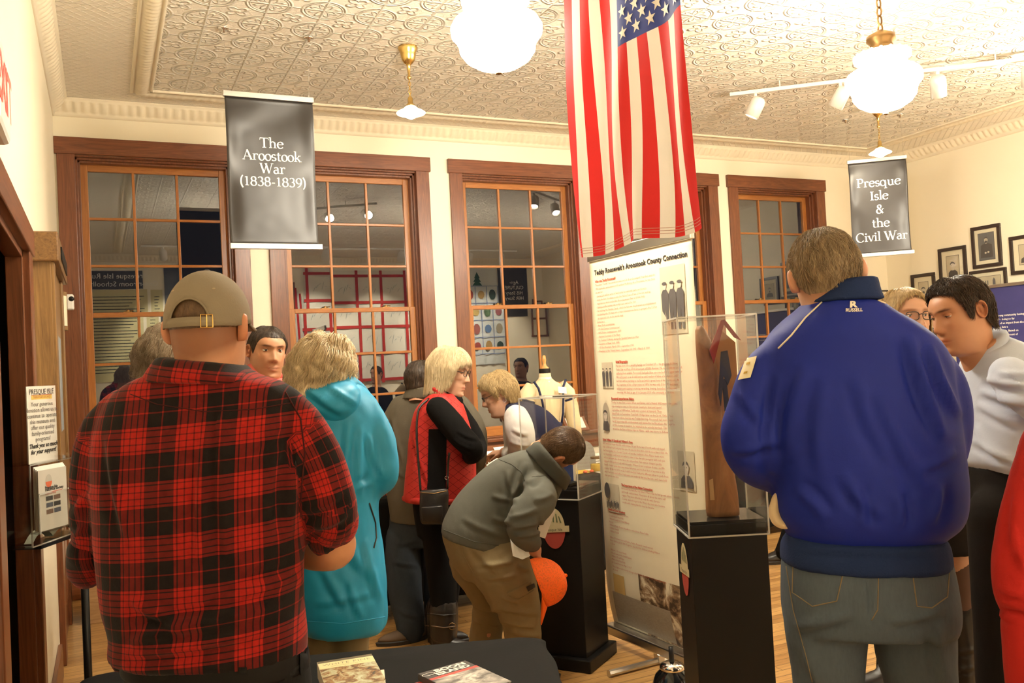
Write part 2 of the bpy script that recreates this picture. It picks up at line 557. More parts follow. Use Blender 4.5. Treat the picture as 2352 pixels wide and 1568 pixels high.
# beaded border moulding on the ceiling
def border(name, p0, p1):
    p0, p1 = np.asarray(p0, float), np.asarray(p1, float)
    Ln = np.linalg.norm(p1-p0); d = (p1-p0)/Ln; q = np.cross(d, Z)
    prof = [(-.075, 0), (-.072, -.012), (-.055, -.012), (-.05, -.006), (-.03, -.018), (0, -.024), (.03, -.018), (.05, -.006), (.055, -.014), (.072, -.014), (.075, 0)]
    n = int(Ln/.014)
    rings = []
    for i in range(n+1):
        s_ = i/n*Ln
        e = .008*abs(math.sin(s_/.05*math.pi))
        rings.append(np.array([p0+d*s_+q*o+Z*(ZC+z-(e if 4 <= k <= 6 else 0)) for k, (o, z) in enumerate(prof)]))
    mb = MB(); mb.rings(rings, cap=False, closed=False)
    return mb.build(name, M_trimw, smooth=True, kind='structure')
border('trim_5', (.32, 6.655, 0), (7.39, 6.655, 0))
border('trim_6', (.32, -.6, 0), (.32, 6.655, 0))
border('trim_7', (7.39, -.6, 0), (7.39, 6.655, 0))
# baseboards
def base_b(name, a, b):
    MB().box(a, b).build(name, M_casey if abs(b[1]-a[1]) > abs(b[0]-a[0]) else M_caseh, bevel=.006, kind='structure')
base_b('baseboard_back', (XL, YB-.022, 0), (XR, YB, .17))
base_b('baseboard_right', (XR-.022, YR, 0), (XR, YB, .17))
base_b('baseboard_left', (XL, D1b+.16, 0), (XL+.022, 5.2, .17))
base_b('baseboard_rear', (XL, YR, 0), (XR, YR+.022, .17))

# ------------------------------------------------------------------ five sash windows
def window(n, x0, x1):
    root = empty('window_%d' % n, ((x0+x1)/2, YB, ZS))
    root['kind'] = 'structure'
    cw = .118
    mb = MB()
    mb.box((x0, YB-.024, ZS-.02), (x0+cw, YB+.001, ZH+.01)).box((x1-cw, YB-.024, ZS-.02), (x1, YB+.001, ZH+.01))
    mb.build('side_casing', M_case, root, bevel=.004)
    MB().box((x0-.014, YB-.034, ZH), (x1+.014, YB+.001, 3.313)).build('head_casing', M_caseh, root, bevel=.004)
    MB().box((x0-.03, YB-.07, ZS-.03), (x1+.03, YB+.06, ZS)).build('stool', M_caseh, root, bevel=.006)
    MB().box((x0, YB-.024, ZS-.155), (x1, YB+.001, ZS-.03)).build('apron', M_caseh, root, bevel=.004)
    a, b = x0+cw-.013, x1-cw+.013          # the opening
    mb = MB()
    for (u, w_) in ((.012, 0.), (.028, .03), (.044, .055)):
        mb.box((a-.002, YB+w_, ZS), (a+u, YB+.2, ZH)).box((b-u, YB+w_, ZS), (b+.002, YB+.2, ZH)).box((a, YB+w_, ZH-u), (b, YB+.2, ZH+.002))
    mb.box((a, YB+.02, ZS-.004), (b, YB+.2, ZS+.012))
    mb.build('jamb', M_case, root, bevel=.003)
    gi = .04
    a2, b2 = a+gi, b-gi
    zr = 2.009
    st = .052
    for nm, y0, z0, z1, top, bot in (('upper_sash', YB+.112, zr, ZH-.04, .052, .034), ('lower_sash', YB+.076, ZS+.012, zr+.036, .036, .085)):
        y1 = y0+.034
        fr = MB()
        fr.box((a2, y0, z0), (a2+st, y1, z1)).box((b2-st, y0, z0), (b2, y1, z1))
        sash = fr.build(nm, M_sash, root, bevel=.003)
        rl = MB()
        rl.box((a2+st, y0, z1-top), (b2-st, y1, z1)).box((a2+st, y0, z0), (b2-st, y1, z0+bot))
        rl.build('rail', M_sashh, sash, bevel=.003)
        ga, gb, gz0, gz1 = a2+st, b2-st, z0+bot, z1-top
        mu = MB(); mh = MB()
        for k in (1, 2):
            xm = ga+(gb-ga)*k/3; zm = gz0+(gz1-gz0)*k/3
            mu.box((xm-.010, y0+.003, gz0), (xm+.010, y1-.003, gz1))
            mh.box((ga, y0+.004, zm-.010), (gb, y1-.004, zm+.010))
        mu.build('muntin', M_sash, sash, bevel=.003)
        mh.build('muntin', M_sashh, sash, bevel=.003)
        # old glass is never quite flat: panes lie at slightly different tilts
        gl = MB()
        ym = (y0+y1)/2
        for i in range(3):
            for j in range(3):
                xa, xb = ga+(gb-ga)*i/3, ga+(gb-ga)*(i+1)/3
                za, zb = gz0+(gz1-gz0)*j/3, gz0+(gz1-gz0)*(j+1)/3
                t1, t2 = rng.uniform(-.0006, .0006, 2)
                gl.quad((xa, ym-t1, za), (xb, ym+t1, za), (xb, ym+t1+t2, zb), (xa, ym-t1+t2, zb))
        gl.build('glass', M_win, sash)
        if nm == 'lower_sash':
            for q in (.28, .76):
                lk = MB()
                xq = a2+(b2-a2)*q
                lk.box((xq-.03, y0+.004, z1), (xq+.03, y1, z1+.006)).lathe([(.012, 0), (.012, .012), (.004, .016)], (xq, y0+.018, z1+.006), 10, cap=True).tube([(xq, y0+.018, z1+.014), (xq+.04, y0+.012, z1+.014)], .004, 6)
                lk.build('sash_lock', M_brassd, sash)
for i, (a, b) in enumerate(WINS): window(i+1, a, b)

# ------------------------------------------------------------------ left wall: two doors and what hangs between them
root = empty('door_1', (XL, (D1a+D1b)/2, 0)); root['kind'] = 'structure'
mb = MB()
mb.box((XL-.001, D1b, 0), (XL+.028, D1b+.14, 2.03)).box((XL-.001, D1a-.14, 0), (XL+.028, D1a, 2.03))
mb.build('side_casing', M_case, root, bevel=.004)
MB().box((XL-.001, D1a-.17, 2.026), (XL+.034, D1b+.18, 2.13)).build('head_casing', M_casey, root, bevel=.004)
mb = MB()
mb.box((XL-.054, D1b-.03, 0), (XL+.004, D1b, 2.03)).box((XL-.054, D1a, 0), (XL+.004, D1a+.03, 2.03)).box((XL-.054, D1a, 2.0), (XL+.004, D1b, 2.03))
mb.build('jamb', M_case, root, bevel=.003)
root = empty('door_2', (XL, 5.9, 0)); root['kind'] = 'structure'
mb = MB()
mb.box((XL-.001, 5.38, 0), (XL+.03, 5.52, 2.03)).box((XL-.001, 6.28, 0), (XL+.03, 6.42, 2.03))
mb.build('side_casing', M_case, root, bevel=.004)
MB().box((XL-.001, 5.36, 2.03), (XL+.034, 6.44, 2.13)).build('head_casing', M_casey, root, bevel=.004)
mb = MB(); mb.box((XL-.001, 5.52, 0.01), (XL+.012, 6.28, 2.03))
dl = mb.build('door_leaf', M_case, root)
mb = MB()
for z0, z1 in ((.2, .9), (1.05, 1.9)):
    for y0, y1 in ((5.62, 5.85), (5.95, 6.18)):
        mb.box((XL+.010, y0, z0), (XL+.020, y1, z1))
mb.build('panel', M_case, dl, bevel=.006)
MB().ball((XL+.05, 6.2, 1.0), .028).build('door_knob', M_brassd, dl, smooth=True)

# wall-mounted oak showcase
r = empty('wall_showcase', (XL, 4.7, 1.05), 'narrow oak showcase with a black plaque on its head, mounted between the two left doors', 'cabinet')
xo = XL+.085
MB().box((XL, 4.30, 1.05), (xo-.012, 5.24, 2.10)).build('carcass', M_oak, r, bevel=.003)
mb = MB()
mb.box((xo-.014, 4.30, 1.05), (xo, 4.42, 2.06)).box((xo-.014, 5.10, 1.05), (xo, 5.24, 2.06)).box((xo-.014, 4.42, 1.05), (xo, 5.10, 1.17))
mb.build('frame', M_oak, r, bevel=.003)
MB().box((XL, 4.27, 2.06), (xo+.02, 5.27, 2.19)).build('cornice', M_oaky, r, bevel=.006)
MB().box((xo+.018, 4.5, 2.095), (xo+.026, 5.15, 2.155)).build('plaque', M_blackp, r)
MB().box((xo-.013, 4.5, 1.3), (xo-.008, 4.9, 1.75)).build('photograph', plain('grey_print', (.25, .28, .30), .4), r)
# small frames further along
o = empty('framed_notice', (XL+.03, 5.45, 1.95), 'small oak framed cream notice tilted off the casing above the second left door', 'picture frame')
f0 = frame((XL+.034, 5.40, 1.83), (.35, .94, 0), (-.94, .35, 0), (0, 0, 1))
MB().box((0, 0, 0), (.17, .02, .22), f0).build('frame', M_oak, o, bevel=.003)
MB().box((.02, -.004, .025), (.15, .002, .195), f0).build('print', M_cream, o)
o = empty('framed_roll', (XL+.03, 6.7, 1.5), 'tall narrow framed list with close ruled lines beside the first window', 'picture frame')
MB().box((XL+.001, 6.50, .55), (XL+.022, 6.9, 2.06)).build('frame', M_oak, o, bevel=.004)
MB().box((XL+.022, 6.53, .59), (XL+.025, 6.87, 2.02)).build('print', plain('ruled_list', (.42, .30, .16), .5, var=.35, nscale=60), o)
MB().box((XL+.001, 4.02, .48), (XL+.008, 4.10, .60)).build('outlet_cover', M_white, bevel=.002)
tag(bpy.data.objects['outlet_cover'], 'cream wall outlet plate low on the left wall above the baseboard', 'outlet')

# exit sign, flat on the left wall
M_exit = plain('lit_red_letters', (.9, .06, .04), .4, emit=.55, ecol=(1, .07, .04))
r = empty('exit_sign', (XL, 2.5, 2.15), 'white plastic box sign with glowing red letters high on the left wall', 'exit sign')
y0, y1 = 2.36, 2.62
zt, zb = AX(30, 186, -.2)[2], AX(30, 356, -.2)[2]
MB().box((XL, y0, zb), (-.197, y1, zt)).build('housing', M_white, r, bevel=.014)
mb = MB()
put_text(mb, text_mesh('EXIT', .175, bold=.004), (-.1955, (y0+y1)/2, (zb+zt)/2-.055), (0, 1, 0), (0, 0, 1))
ltr = mb.build('lettering', M_exit, r)
MB().ball((-.235, y0-.002, zb+.03), .004, 8).build('indicator_light', plain('green_led', (.1, .9, .1), .4, emit=3, ecol=(.2, 1, .2)), r)

# security camera on the first window casing
r = empty('security_camera', tuple(AY(146, 686, 6.95)), 'white security camera on a short arm at the left end of the window casing', 'camera')
c = AY(160, 694, 6.86)
MB().box(c-V(.022, .03, .055), c+V(.028, .03, .055)).build('body', M_white, r, bevel=.012)
MB().lathe([(.0, -.036), (.016, -.036), (.018, -.03), (.018, 0)], c+V(.012, 0, .022), 16, (0, 1, 0)).build('lens', M_blackp, r, smooth=True)
MB().tube([c+V(-.02, .02, .02), AY(146, 690, 6.95), AY(138, 694, 6.977)], .008, 8).build('arm', M_white, r, smooth=True)
MB().lathe([(.022, -.01), (.022, .0)], AY(138, 694, 6.977), 14, (0, 1, 0), cap=True).build('wall_plate', M_white, r)

# ------------------------------------------------------------------ framed photographs on the right wall
M_frame = plain('black_brown_picture_frame', (.035, .022, .016), .35)
M_mat = plain('cream_mount', (.74, .68, .52), .8, var=.03)
M_print = plain('faded_print', (.55, .48, .35), .6, var=.1)
M_greyp = plain('grey_print_dark', (.16, .155, .16), .6)
M_skinp = plain('print_face_tone', (.58, .52, .43), .6, var=.05)
M_coatp = plain('print_coat_tone', (.10, .09, .085), .6, var=.2)
def ell(cx, cy, rx, ry, n=18, a0=0, a1=360):
    t = np.radians(np.linspace(a0, a1, n, endpoint=(a1-a0 < 360)))
    return np.stack([cx+rx*np.cos(t), cy+ry*np.sin(t)], 1)
def flat(mb, o, x, up, nrm, poly, h):
    P = np.asarray(poly, float)
    mb.add(np.asarray(o)+P[:, :1]*x+P[:, 1:2]*up+nrm*h, [list(range(len(P)))])
def portrait(o, x, up, nrm, w, h, parent, full=False, beard=True, dark=False, h0=.0012):
    """a head-and-shoulders (or seated) figure printed on a sheet w x h centred on o"""
    a, b = MB(), MB()
    x, up, nrm = unit(x), unit(up), unit(nrm)
    k = h*(.30 if not full else .20)
    cy = h*(.08 if not full else .24)
    sh = [(-w*.40, -h*.42), (-w*.36, cy-k*.95), (-k*.35, cy-k*.62), (k*.35, cy-k*.62), (w*.36, cy-k*.95), (w*.40, -h*.42)]
    flat(a, o, x, up, nrm, sh, h0)
    flat(b, o, x, up, nrm, ell(0, cy, k*.36, k*.5), h0*2)
    flat(b, o, x, up, nrm, [(-k*.2, cy-k*.66), (k*.2, cy-k*.66), (k*.16, cy-k*.3), (-k*.16, cy-k*.3)], h0*1.6)
    flat(a, o, x, up, nrm, np.vstack([ell(0, cy+k*.16, k*.40, k*.42, 14, 0, 180), ell(0, cy+k*.16, k*.30, k*.16, 10, 180, 0)]), h0*3)
    if beard: flat(a, o, x, up, nrm, ell(0, cy-k*.36, k*.25, k*.24, 14), h0*3)
    for s_ in (-1, 1): flat(a, o, x, up, nrm, ell(s_*k*.14, cy+k*.04, k*.06, k*.03, 8), h0*3)
    if full:
        c_ = MB(); flat(c_, o, x, up, nrm, ell(-w*.06, -h*.24, w*.07, h*.035, 10), h0*3); c_.build('hand', M_skinp, parent)
        c_ = MB(); flat(c_, o, x, up, nrm, ell(w*.12, -h*.22, w*.07, h*.035, 10), h0*3); c_.build('hand', M_skinp, parent)
    a.build('figure', M_coatp, parent)
    b.build('face', M_skinp, parent)
def picture(label, c, x, up, nrm, w, h, fw=.035, mw=.055, pm=None, style='p', group=None, beard=True):
    x, up, nrm = unit(x), unit(up), unit(nrm)
    c = np.asarray(c, float)
    r = empty('framed_picture', tuple(c-up*h/2), label, 'picture', group)
    F = (np.stack([x, up, nrm], 1), c)
    mb = MB()
    for a, b in (((-w/2, -h/2, 0), (w/2, -h/2+fw, .022)), ((-w/2, h/2-fw, 0), (w/2, h/2, .022)), ((-w/2, -h/2+fw, 0), (-w/2+fw, h/2-fw, .022)), ((w/2-fw, -h/2+fw, 0), (w/2, h/2-fw, .022))):
        mb.box(a, b, F)
    mb.build('frame', M_frame, r, bevel=.003)
    MB().box((-w/2+fw, -h/2+fw, 0), (w/2-fw, h/2-fw, .009), F).build('mount', M_mat, r)
    pw, ph = w-2*fw-2*mw, h-2*fw-2*mw
    b = MB().box((-pw/2-.004, -ph/2-.004, .008), (pw/2+.004, ph/2+.004, .0100), F).build('keyline', M_coatp, r)
    p = MB().box((-pw/2, -ph/2, .008), (pw/2, ph/2, .0105), F).build('print', pm or M_print, r)
    o = c+nrm*.0106
    if style == 'p': portrait(o, x, up, nrm, pw, ph, r, beard=beard)
    elif style == 'f': portrait(o, x, up, nrm, pw, ph, r, full=True)
    elif style == 'd':
        mb = MB()
        for i in range(8):
            yy = ph*(.38-.1*i)
            flat(mb, o, x, up, nrm, [(-pw*.4, yy), (pw*.4, yy), (pw*.4, yy+ph*.02), (-pw*.4, yy+ph*.02)], .001)
        mb.build('lettering', M_coatp, r)
    elif style == 'c':
        mb = MB()
        flat(mb, o, x, up, nrm, [(pw*.18, -ph*.4), (pw*.30, -ph*.4), (pw*.30, ph*.3), (pw*.24, ph*.42), (pw*.18, ph*.3)], .001)
        for i in range(5):
            flat(mb, o, x, up, nrm, [(-pw*.4+i*pw*.09, -ph*.35), (-pw*.36+i*pw*.09, -ph*.35), (-pw*.36+i*pw*.09, ph*.3), (-pw*.4+i*pw*.09, ph*.3)], .001)
        mb.build('drawing', M_greyp, r)
    gl = MB().box((-w/2+fw, -h/2+fw, .014), (w/2-fw, h/2-fw, .0155), F).build('glazing', M_acr, r)
    return r
def rw(label, ya, yb, za, zb, **k):     # on the right wall: ya is the far edge
    return picture(label, (XR-.001, (ya+yb)/2, (za+zb)/2), (0, -1, 0), (0, 0, 1), (-1, 0, 0), abs(ya-yb), abs(zb-za), **k)
rw('framed faded portrait of a young soldier, upper left of the wall group', 6.322, 5.999, 2.06, 2.480, beard=False)
rw('large framed grey photograph of a seated bearded officer, highest on the right wall', 5.93, 5.613, 2.225, 2.64, pm=M_greyp, style='f', mw=.04)
rw('framed photograph cut by the right edge of the view', 5.53, 5.19, 2.117, 2.484)
rw('lowest framed print near the corner, above the bespectacled girl', 6.678, 6.381, 1.86, 2.25, style='p')
rw('wide framed drawing of a column above the blue panel', 5.975, 5.578, 1.86, 2.205, style='c', fw=.03, mw=.04)
rw('framed portrait mirrored in the fifth window, upper of two', 4.75, 4.40, 2.15, 2.60)
rw('framed portrait mirrored in the fifth window, lower of two', 4.30, 3.98, 1.70, 2.10, pm=M_greyp)
def bw(label, xa, xb, za, zb, **k):
    return picture(label, ((xa+xb)/2, YB-.001, (za+zb)/2), (1, 0, 0), (0, 0, 1), (0, -1, 0), xb-xa, zb-za, **k)
bw('dark framed print beside the fifth window, partly behind a blue collar', 7.40, 7.725, 1.86, 2.226, style='p', mw=.03)
bw('thin black framed certificate in the far right corner', 7.74, 7.945, 1.74, 2.12, style='d', fw=.016, mw=.03)
# ------------------------------------------------------------------ pendant lamps
M_globe = plain('lit_opal_glass', (1, .93, .80), .3, emit=LAMP_GLOBE, ecol=(1, .905, .73), var=0)
M_opal = plain('opal_glass', (.9, .86, .78), .25, emit=3.5, ecol=(1, .85, .6), var=0)
M_bulb = plain('lit_small_bulb', (1, .9, .75), .3, emit=230, ecol=(1, .87, .64), var=0)
M_shade = plain('frosted_glass_shade', (.9, .85, .75), .3, emit=2.0, ecol=(1, .82, .55), var=0)
def chain(mb, p0, p1, link_len=.035, r=.0028, w=.011):
    p0, p1 = np.asarray(p0, float), np.asarray(p1, float)
    n = max(1, int(np.linalg.norm(p1-p0)/(link_len*.78)))
    for i in range(n):
        c = p0+(p1-p0)*(i+.5)/n
        a = V(1, 0, 0) if i % 2 else V(0, 1, 0)
        t = np.linspace(0, 2*np.pi, 11)
        mb.tube([c+a*w*math.cos(q)+Z*link_len/2*math.sin(q) for q in t], r, 5, cap=False)
def big_lamp(x, y, label):
    r = empty('pendant_lamp', (x, y, ZC), label, 'lamp', 'schoolhouse pendant lamps')
    c = V(x, y, 0)
    zc = 2.965; K = 1.28
    MB().lathe([(.0, 0), (.075, 0), (.07, -.03), (.03, -.06), (.012, -.075)], c+Z*ZC, 20).build('canopy', M_brassd, r, smooth=True)
    mb = MB(); chain(mb, c+Z*(zc+.26), c+Z*(ZC-.07), .055, .005, .015)
    mb.build('chain', M_brassd, r)
    MB().lathe([(.012, .215), (.03, .205), (.058, .19), (.060, .17), (.045, .155), (.05, .135), (.055, .12)], c+Z*zc, 24, k=K).build('fitter', M_brassd, r, smooth=True)
    # pierced ornamental collar
    mb = MB()
    mb.lathe([(.062, .105), (.088, .118), (.108, .112), (.112, .095), (.098, .075), (.075, .062)], c+Z*zc, 36, k=K)
    for k in range(18):
        a = 2*np.pi*k/18
        mb.ball(c+Z*(zc+.100*K)+.108*K*V(math.cos(a), math.sin(a), 0), (.014, .014, .022), 8)
    mb.build('collar', M_opal, r, smooth=True)
    prof = [(.074, .07), (.082, .055), (.12, .045), (.145, .03), (.157, .008), (.155, -.016), (.140, -.035), (.132, -.050), (.128, -.075), (.110, -.100), (.075, -.122), (.035, -.133), (.0, -.136)]
    MB().lathe(prof, c+Z*zc, 40, k=K).build('glass_globe', M_globe, r, smooth=True)
    MB().lathe([(.0, -.155), (.012, -.150), (.012, -.14), (.005, -.134)], c+Z*zc, 10, k=K).build('finial', M_brassd, r)
big_lamp(3.95, 3.41, 'big lit schoolhouse globe on a chain at the upper right, before the track lights')
big_lamp(1.61, 3.41, 'big lit globe at the top edge of the view, left of the flag')
big_lamp(6.29, 3.41, 'big lit globe out to the right of the view')

def small_lamp(x, y, label, zb=3.122):
    r = empty('small_pendant', (x, y, ZC), label, 'lamp', 'small brass pendants along the window wall')
    c = V(x, y, 0)
    MB().lathe([(.0, 0), (.062, 0), (.064, -.012), (.054, -.03), (.050, -.05), (.042, -.085), (.028, -.105), (.012, -.12), (.008, -.19), (.014, -.195), (.010, -.21), (.0, -.212)], c+Z*ZC, 22).build('canopy', M_brass, r, smooth=True)
    mb = MB(); chain(mb, c+Z*(zb+.135), c+Z*(ZC-.205), .03, .0022, .008)
    mb.build('chain', M_brass, r)
    MB().lathe([(.006, .14), (.016, .125), (.018, .09), (.026, .085), (.026, .072), (.018, .066)], c+Z*zb, 18).build('socket', M_brass, r, smooth=True)
    MB().lathe([(.022, .075), (.034, .070), (.05, .055), (.080, .040), (.094, .030), (.090, .024), (.062, .022)], c+Z*zb, 30).build('shade', M_shade, r, smooth=True)
    MB().lathe([(.03, .055), (.05, .028), (.048, .012), (.026, .0), (.0, -.012)], c+Z*zb, 18).build('bulb', M_bulb, r, smooth=True)
small_lamp(1.85, 5.27, 'small brass pendant hanging clear above the second window')
small_lamp(6.09, 5.34, 'small brass pendant hanging in front of the civil war banner')

# ------------------------------------------------------------------ track lights
M_track = plain('white_track_enamel', (.72, .69, .62), .35, var=.02)
M_spot = plain('lit_spot_face', (1, .9, .75), .3, emit=30, ecol=(1, .84, .6), var=0)
def track(name_label, p0, p1, heads, zt=3.50, power=30):
    p0, p1 = np.asarray(p0, float), np.asarray(p1, float)
    r = empty('track_light', tuple((p0+p1)/2), name_label, 'track light')
    d = unit(p1-p0); q = np.cross(Z, d)
    F = (np.stack([d, q, Z], 1), p0)
    Ln = np.linalg.norm(p1-p0)
    mb = MB().box((0, -.018, 0), (Ln, .018, .028), F)
    for k in range(3):
        c = p0+d*Ln*(k+.5)/3
        mb.tube([c+Z*.02, V(c[0], c[1], ZC)], .006, 6)
    mb.build('rail', M_track, r, bevel=.003)
    for t, aim in heads:
        c = p0+d*Ln*t
        aim = unit(aim)
        hb = c-Z*.10+aim*.0
        can = MB().lathe([(.0, -.075), (.035, -.07), (.05, -.055), (.056, -.03), (.056, .085), (.050, .085), (.048, .05)], hb, 22, aim).build('head', M_track, r, smooth=True)
        MB().tube([c-Z*0, c-Z*.03, hb-aim*.03], .013, 8).build('yoke', M_track, can)
        MB().lathe([(.0, .055), (.047, .055)], hb, 20, aim).build('lamp_face', M_spot, can)
        ld = bpy.data.lights.new('track_spot', 'SPOT')
        ld.energy = power; ld.color = WARM; ld.spot_size = 1.1; ld.spot_blend = .6; ld.shadow_soft_size = .04
        lo = bpy.data.objects.new('track_spot', ld)
        lo.location = hb+aim*.09
        lo.rotation_euler = Vector(aim).to_track_quat('-Z', 'Y').to_euler()
        link(lo)
t0, t1 = AZ(1676, 222, 3.50), AZ(2420, 132, 3.50)
track('white ceiling track with bullet-shaped heads running to the upper right', t0, t1, [(.085, (-.35, .45, -1)), (.36, (-.15, .6, -.8)), (.66, (.5, .4, -1)), (.93, (.3, .3, -1))])
track('short white ceiling track behind the flag, its lit heads mirrored in the windows', (2.36, 3.82, 3.50), (3.02, 4.22, 3.50), [(.22, (.02, .9, -.35)), (.82, (.1, .9, -.35))])

track('white ceiling track along the rear of the room, mirrored in the windows', (.6, .55, 3.50), (6.6, .55, 3.50), [(.05, (.1, -.9, -.9)), (.25, (.1, -.9, -.9)), (.45, (0, -.9, -.9)), (.65, (0, -.9, -.9)), (.85, (0, -.9, -.9)), (.95, (.2, -.9, -.9))], power=240)
# ------------------------------------------------------------------ hanging banners with serif titles
M_vinyl = None
def vinyl():
    t = NT('black_satin_vinyl')
    v = t.coord()
    t.base((.022, .018, .016), .38, 0, .55)
    t.bump(t.noise(v, 3.0, 2), .35, .03)
    return t.m
M_vinyl = vinyl()
M_letter = plain('white_vinyl_letters', (.86, .83, .76), .5, var=0)
def hanging_banner(label, TL, TR, BL, BR, lines, size, first, lead, hooks, rail=.030):
    TL, TR, BL, BR = [np.asarray(p, float) for p in (TL, TR, BL, BR)]
    x = unit(TR-TL); nrm = unit(np.cross(x, Z))     # towards the room
    up = Z
    w = np.linalg.norm(TR-TL); h = TL[2]-BL[2]
    r = empty('hanging_banner', tuple((BL+BR)/2), label, 'banner', 'black title banners hung from the ceiling')
    F = (np.stack([x, -nrm, Z], 1), TL)
    MB().box((-.008, -.012, -rail), (w+.008, .012, .004), F).build('top_rail', M_alu, r, bevel=.003)
    MB().box((-.004, -.012, -h-.004), (w+.020, .012, -h+rail), F).build('bottom_rail', M_alu, r, bevel=.003)
    def P(a, b):       # cloth with soft swells at its edges
        s_ = -.010*math.cos((a-.5)*2.2)+.016*math.exp(-((a-.02)/.09)**2)*math.sin(b*6)+.014*math.exp(-((a-.98)/.10)**2)*math.sin(b*5+1)
        s_ += .010*math.sin(a*7+b*4)*math.exp(-((b-.12)/.10)**2)
        s_ *= math.sin(math.pi*min(1, max(0, b)))**.35
        return TL+x*w*a-Z*(rail+(h-2*rail)*b)+nrm*s_
    n, m_ = 40, 60
    g = [np.array([P(i/n, j/m_) for i in range(n+1)]) for j in range(m_+1)]
    mb = MB(); mb.rings(g, cap=False, closed=False)
    o = mb.build('sheet', M_vinyl, r, smooth=True)
    sol = o.modifiers.new('thickness', 'SOLIDIFY'); sol.thickness = .001; sol.offset = -1
    mb = MB()
    for k, ln in enumerate(lines):
        v, f, wd_ = serif_text(ln, size)
        yy = first+lead*k
        pts = np.array([P(.5+(a[0]+.004)/w, (yy*h-rail-a[1])/(h-2*rail))+nrm*.0035 for a in v])
        mb.add(pts, f)
    mb.build('lettering', M_letter, r)
    mb = MB()
    for hk, e in zip(hooks, (TL+x*.02, TR-x*.02)):
        mb.tube([e, np.asarray(hk, float)-Z*.02], .0011, 5)
    mb.build('wire', M_chrome, r)
    mb = MB()
    for hk in hooks:
        mb.lathe([(.0, -.03), (.008, -.03), (.008, -.014), (.030, -.012), (.032, -.004), (.030, 0)], hk, 18)
    mb.build('ceiling_hook', M_chrome, r, smooth=True)
hk1 = (V(.717, 5.29, ZC), V(1.219, 5.29, ZC))
hanging_banner('black hanging banner lettered for the Aroostook War in front of the first two windows', V(.706, 5.29, 3.20), V(1.223, 5.29, 3.20), V(.706, 5.29, 2.271), V(1.212, 5.29, 2.271), ['The', 'Aroostook', 'War', '(1838-1839)'], .086, .345, .083, hk1)
h2a, h2b = AZ(1942, 275, ZC), AZ(2068, 262, ZC)
hanging_banner('black hanging banner lettered for the Civil War before the right corner', AY(1947, 370, h2a[1]), AY(2080, 357, h2b[1]), AY(1968, 592, h2a[1]), AY(2102, 585, h2b[1]), ['Presque', 'Isle', '&', 'the', 'Civil War'], .114, .285, .140, (h2a, h2b))

# ------------------------------------------------------------------ the flag, hung by its short edge
M_red = fabric('flag_red', (.50, .022, .02), .7, .06, .1)
M_wht = fabric('flag_white', (.66, .62, .54), .7, .03, .1)
M_blu = fabric('flag_blue', (.035, .05, .20), .7, .08, .1)
M_star = plain('star_white', (.78, .74, .66), .7, var=0)
for m_ in (M_red, M_wht, M_blu):       # thin cloth lets some light through
    nt_ = m_.node_tree
    tl = nt_.nodes.new('ShaderNodeBsdfTranslucent'); ms = nt_.nodes.new('ShaderNodeMixShader'); ms.inputs[0].default_value = .38
    pb = nt_.nodes['Principled BSDF']
    src = pb.inputs['Base Color'].links[0].from_socket
    nt_.links.new(src, tl.inputs[0]); nt_.links.new(pb.outputs[0], ms.inputs[1]); nt_.links.new(tl.outputs[0], ms.inputs[2])
    nt_.links.new(ms.outputs[0], nt_.nodes['Material Output'].inputs[0])
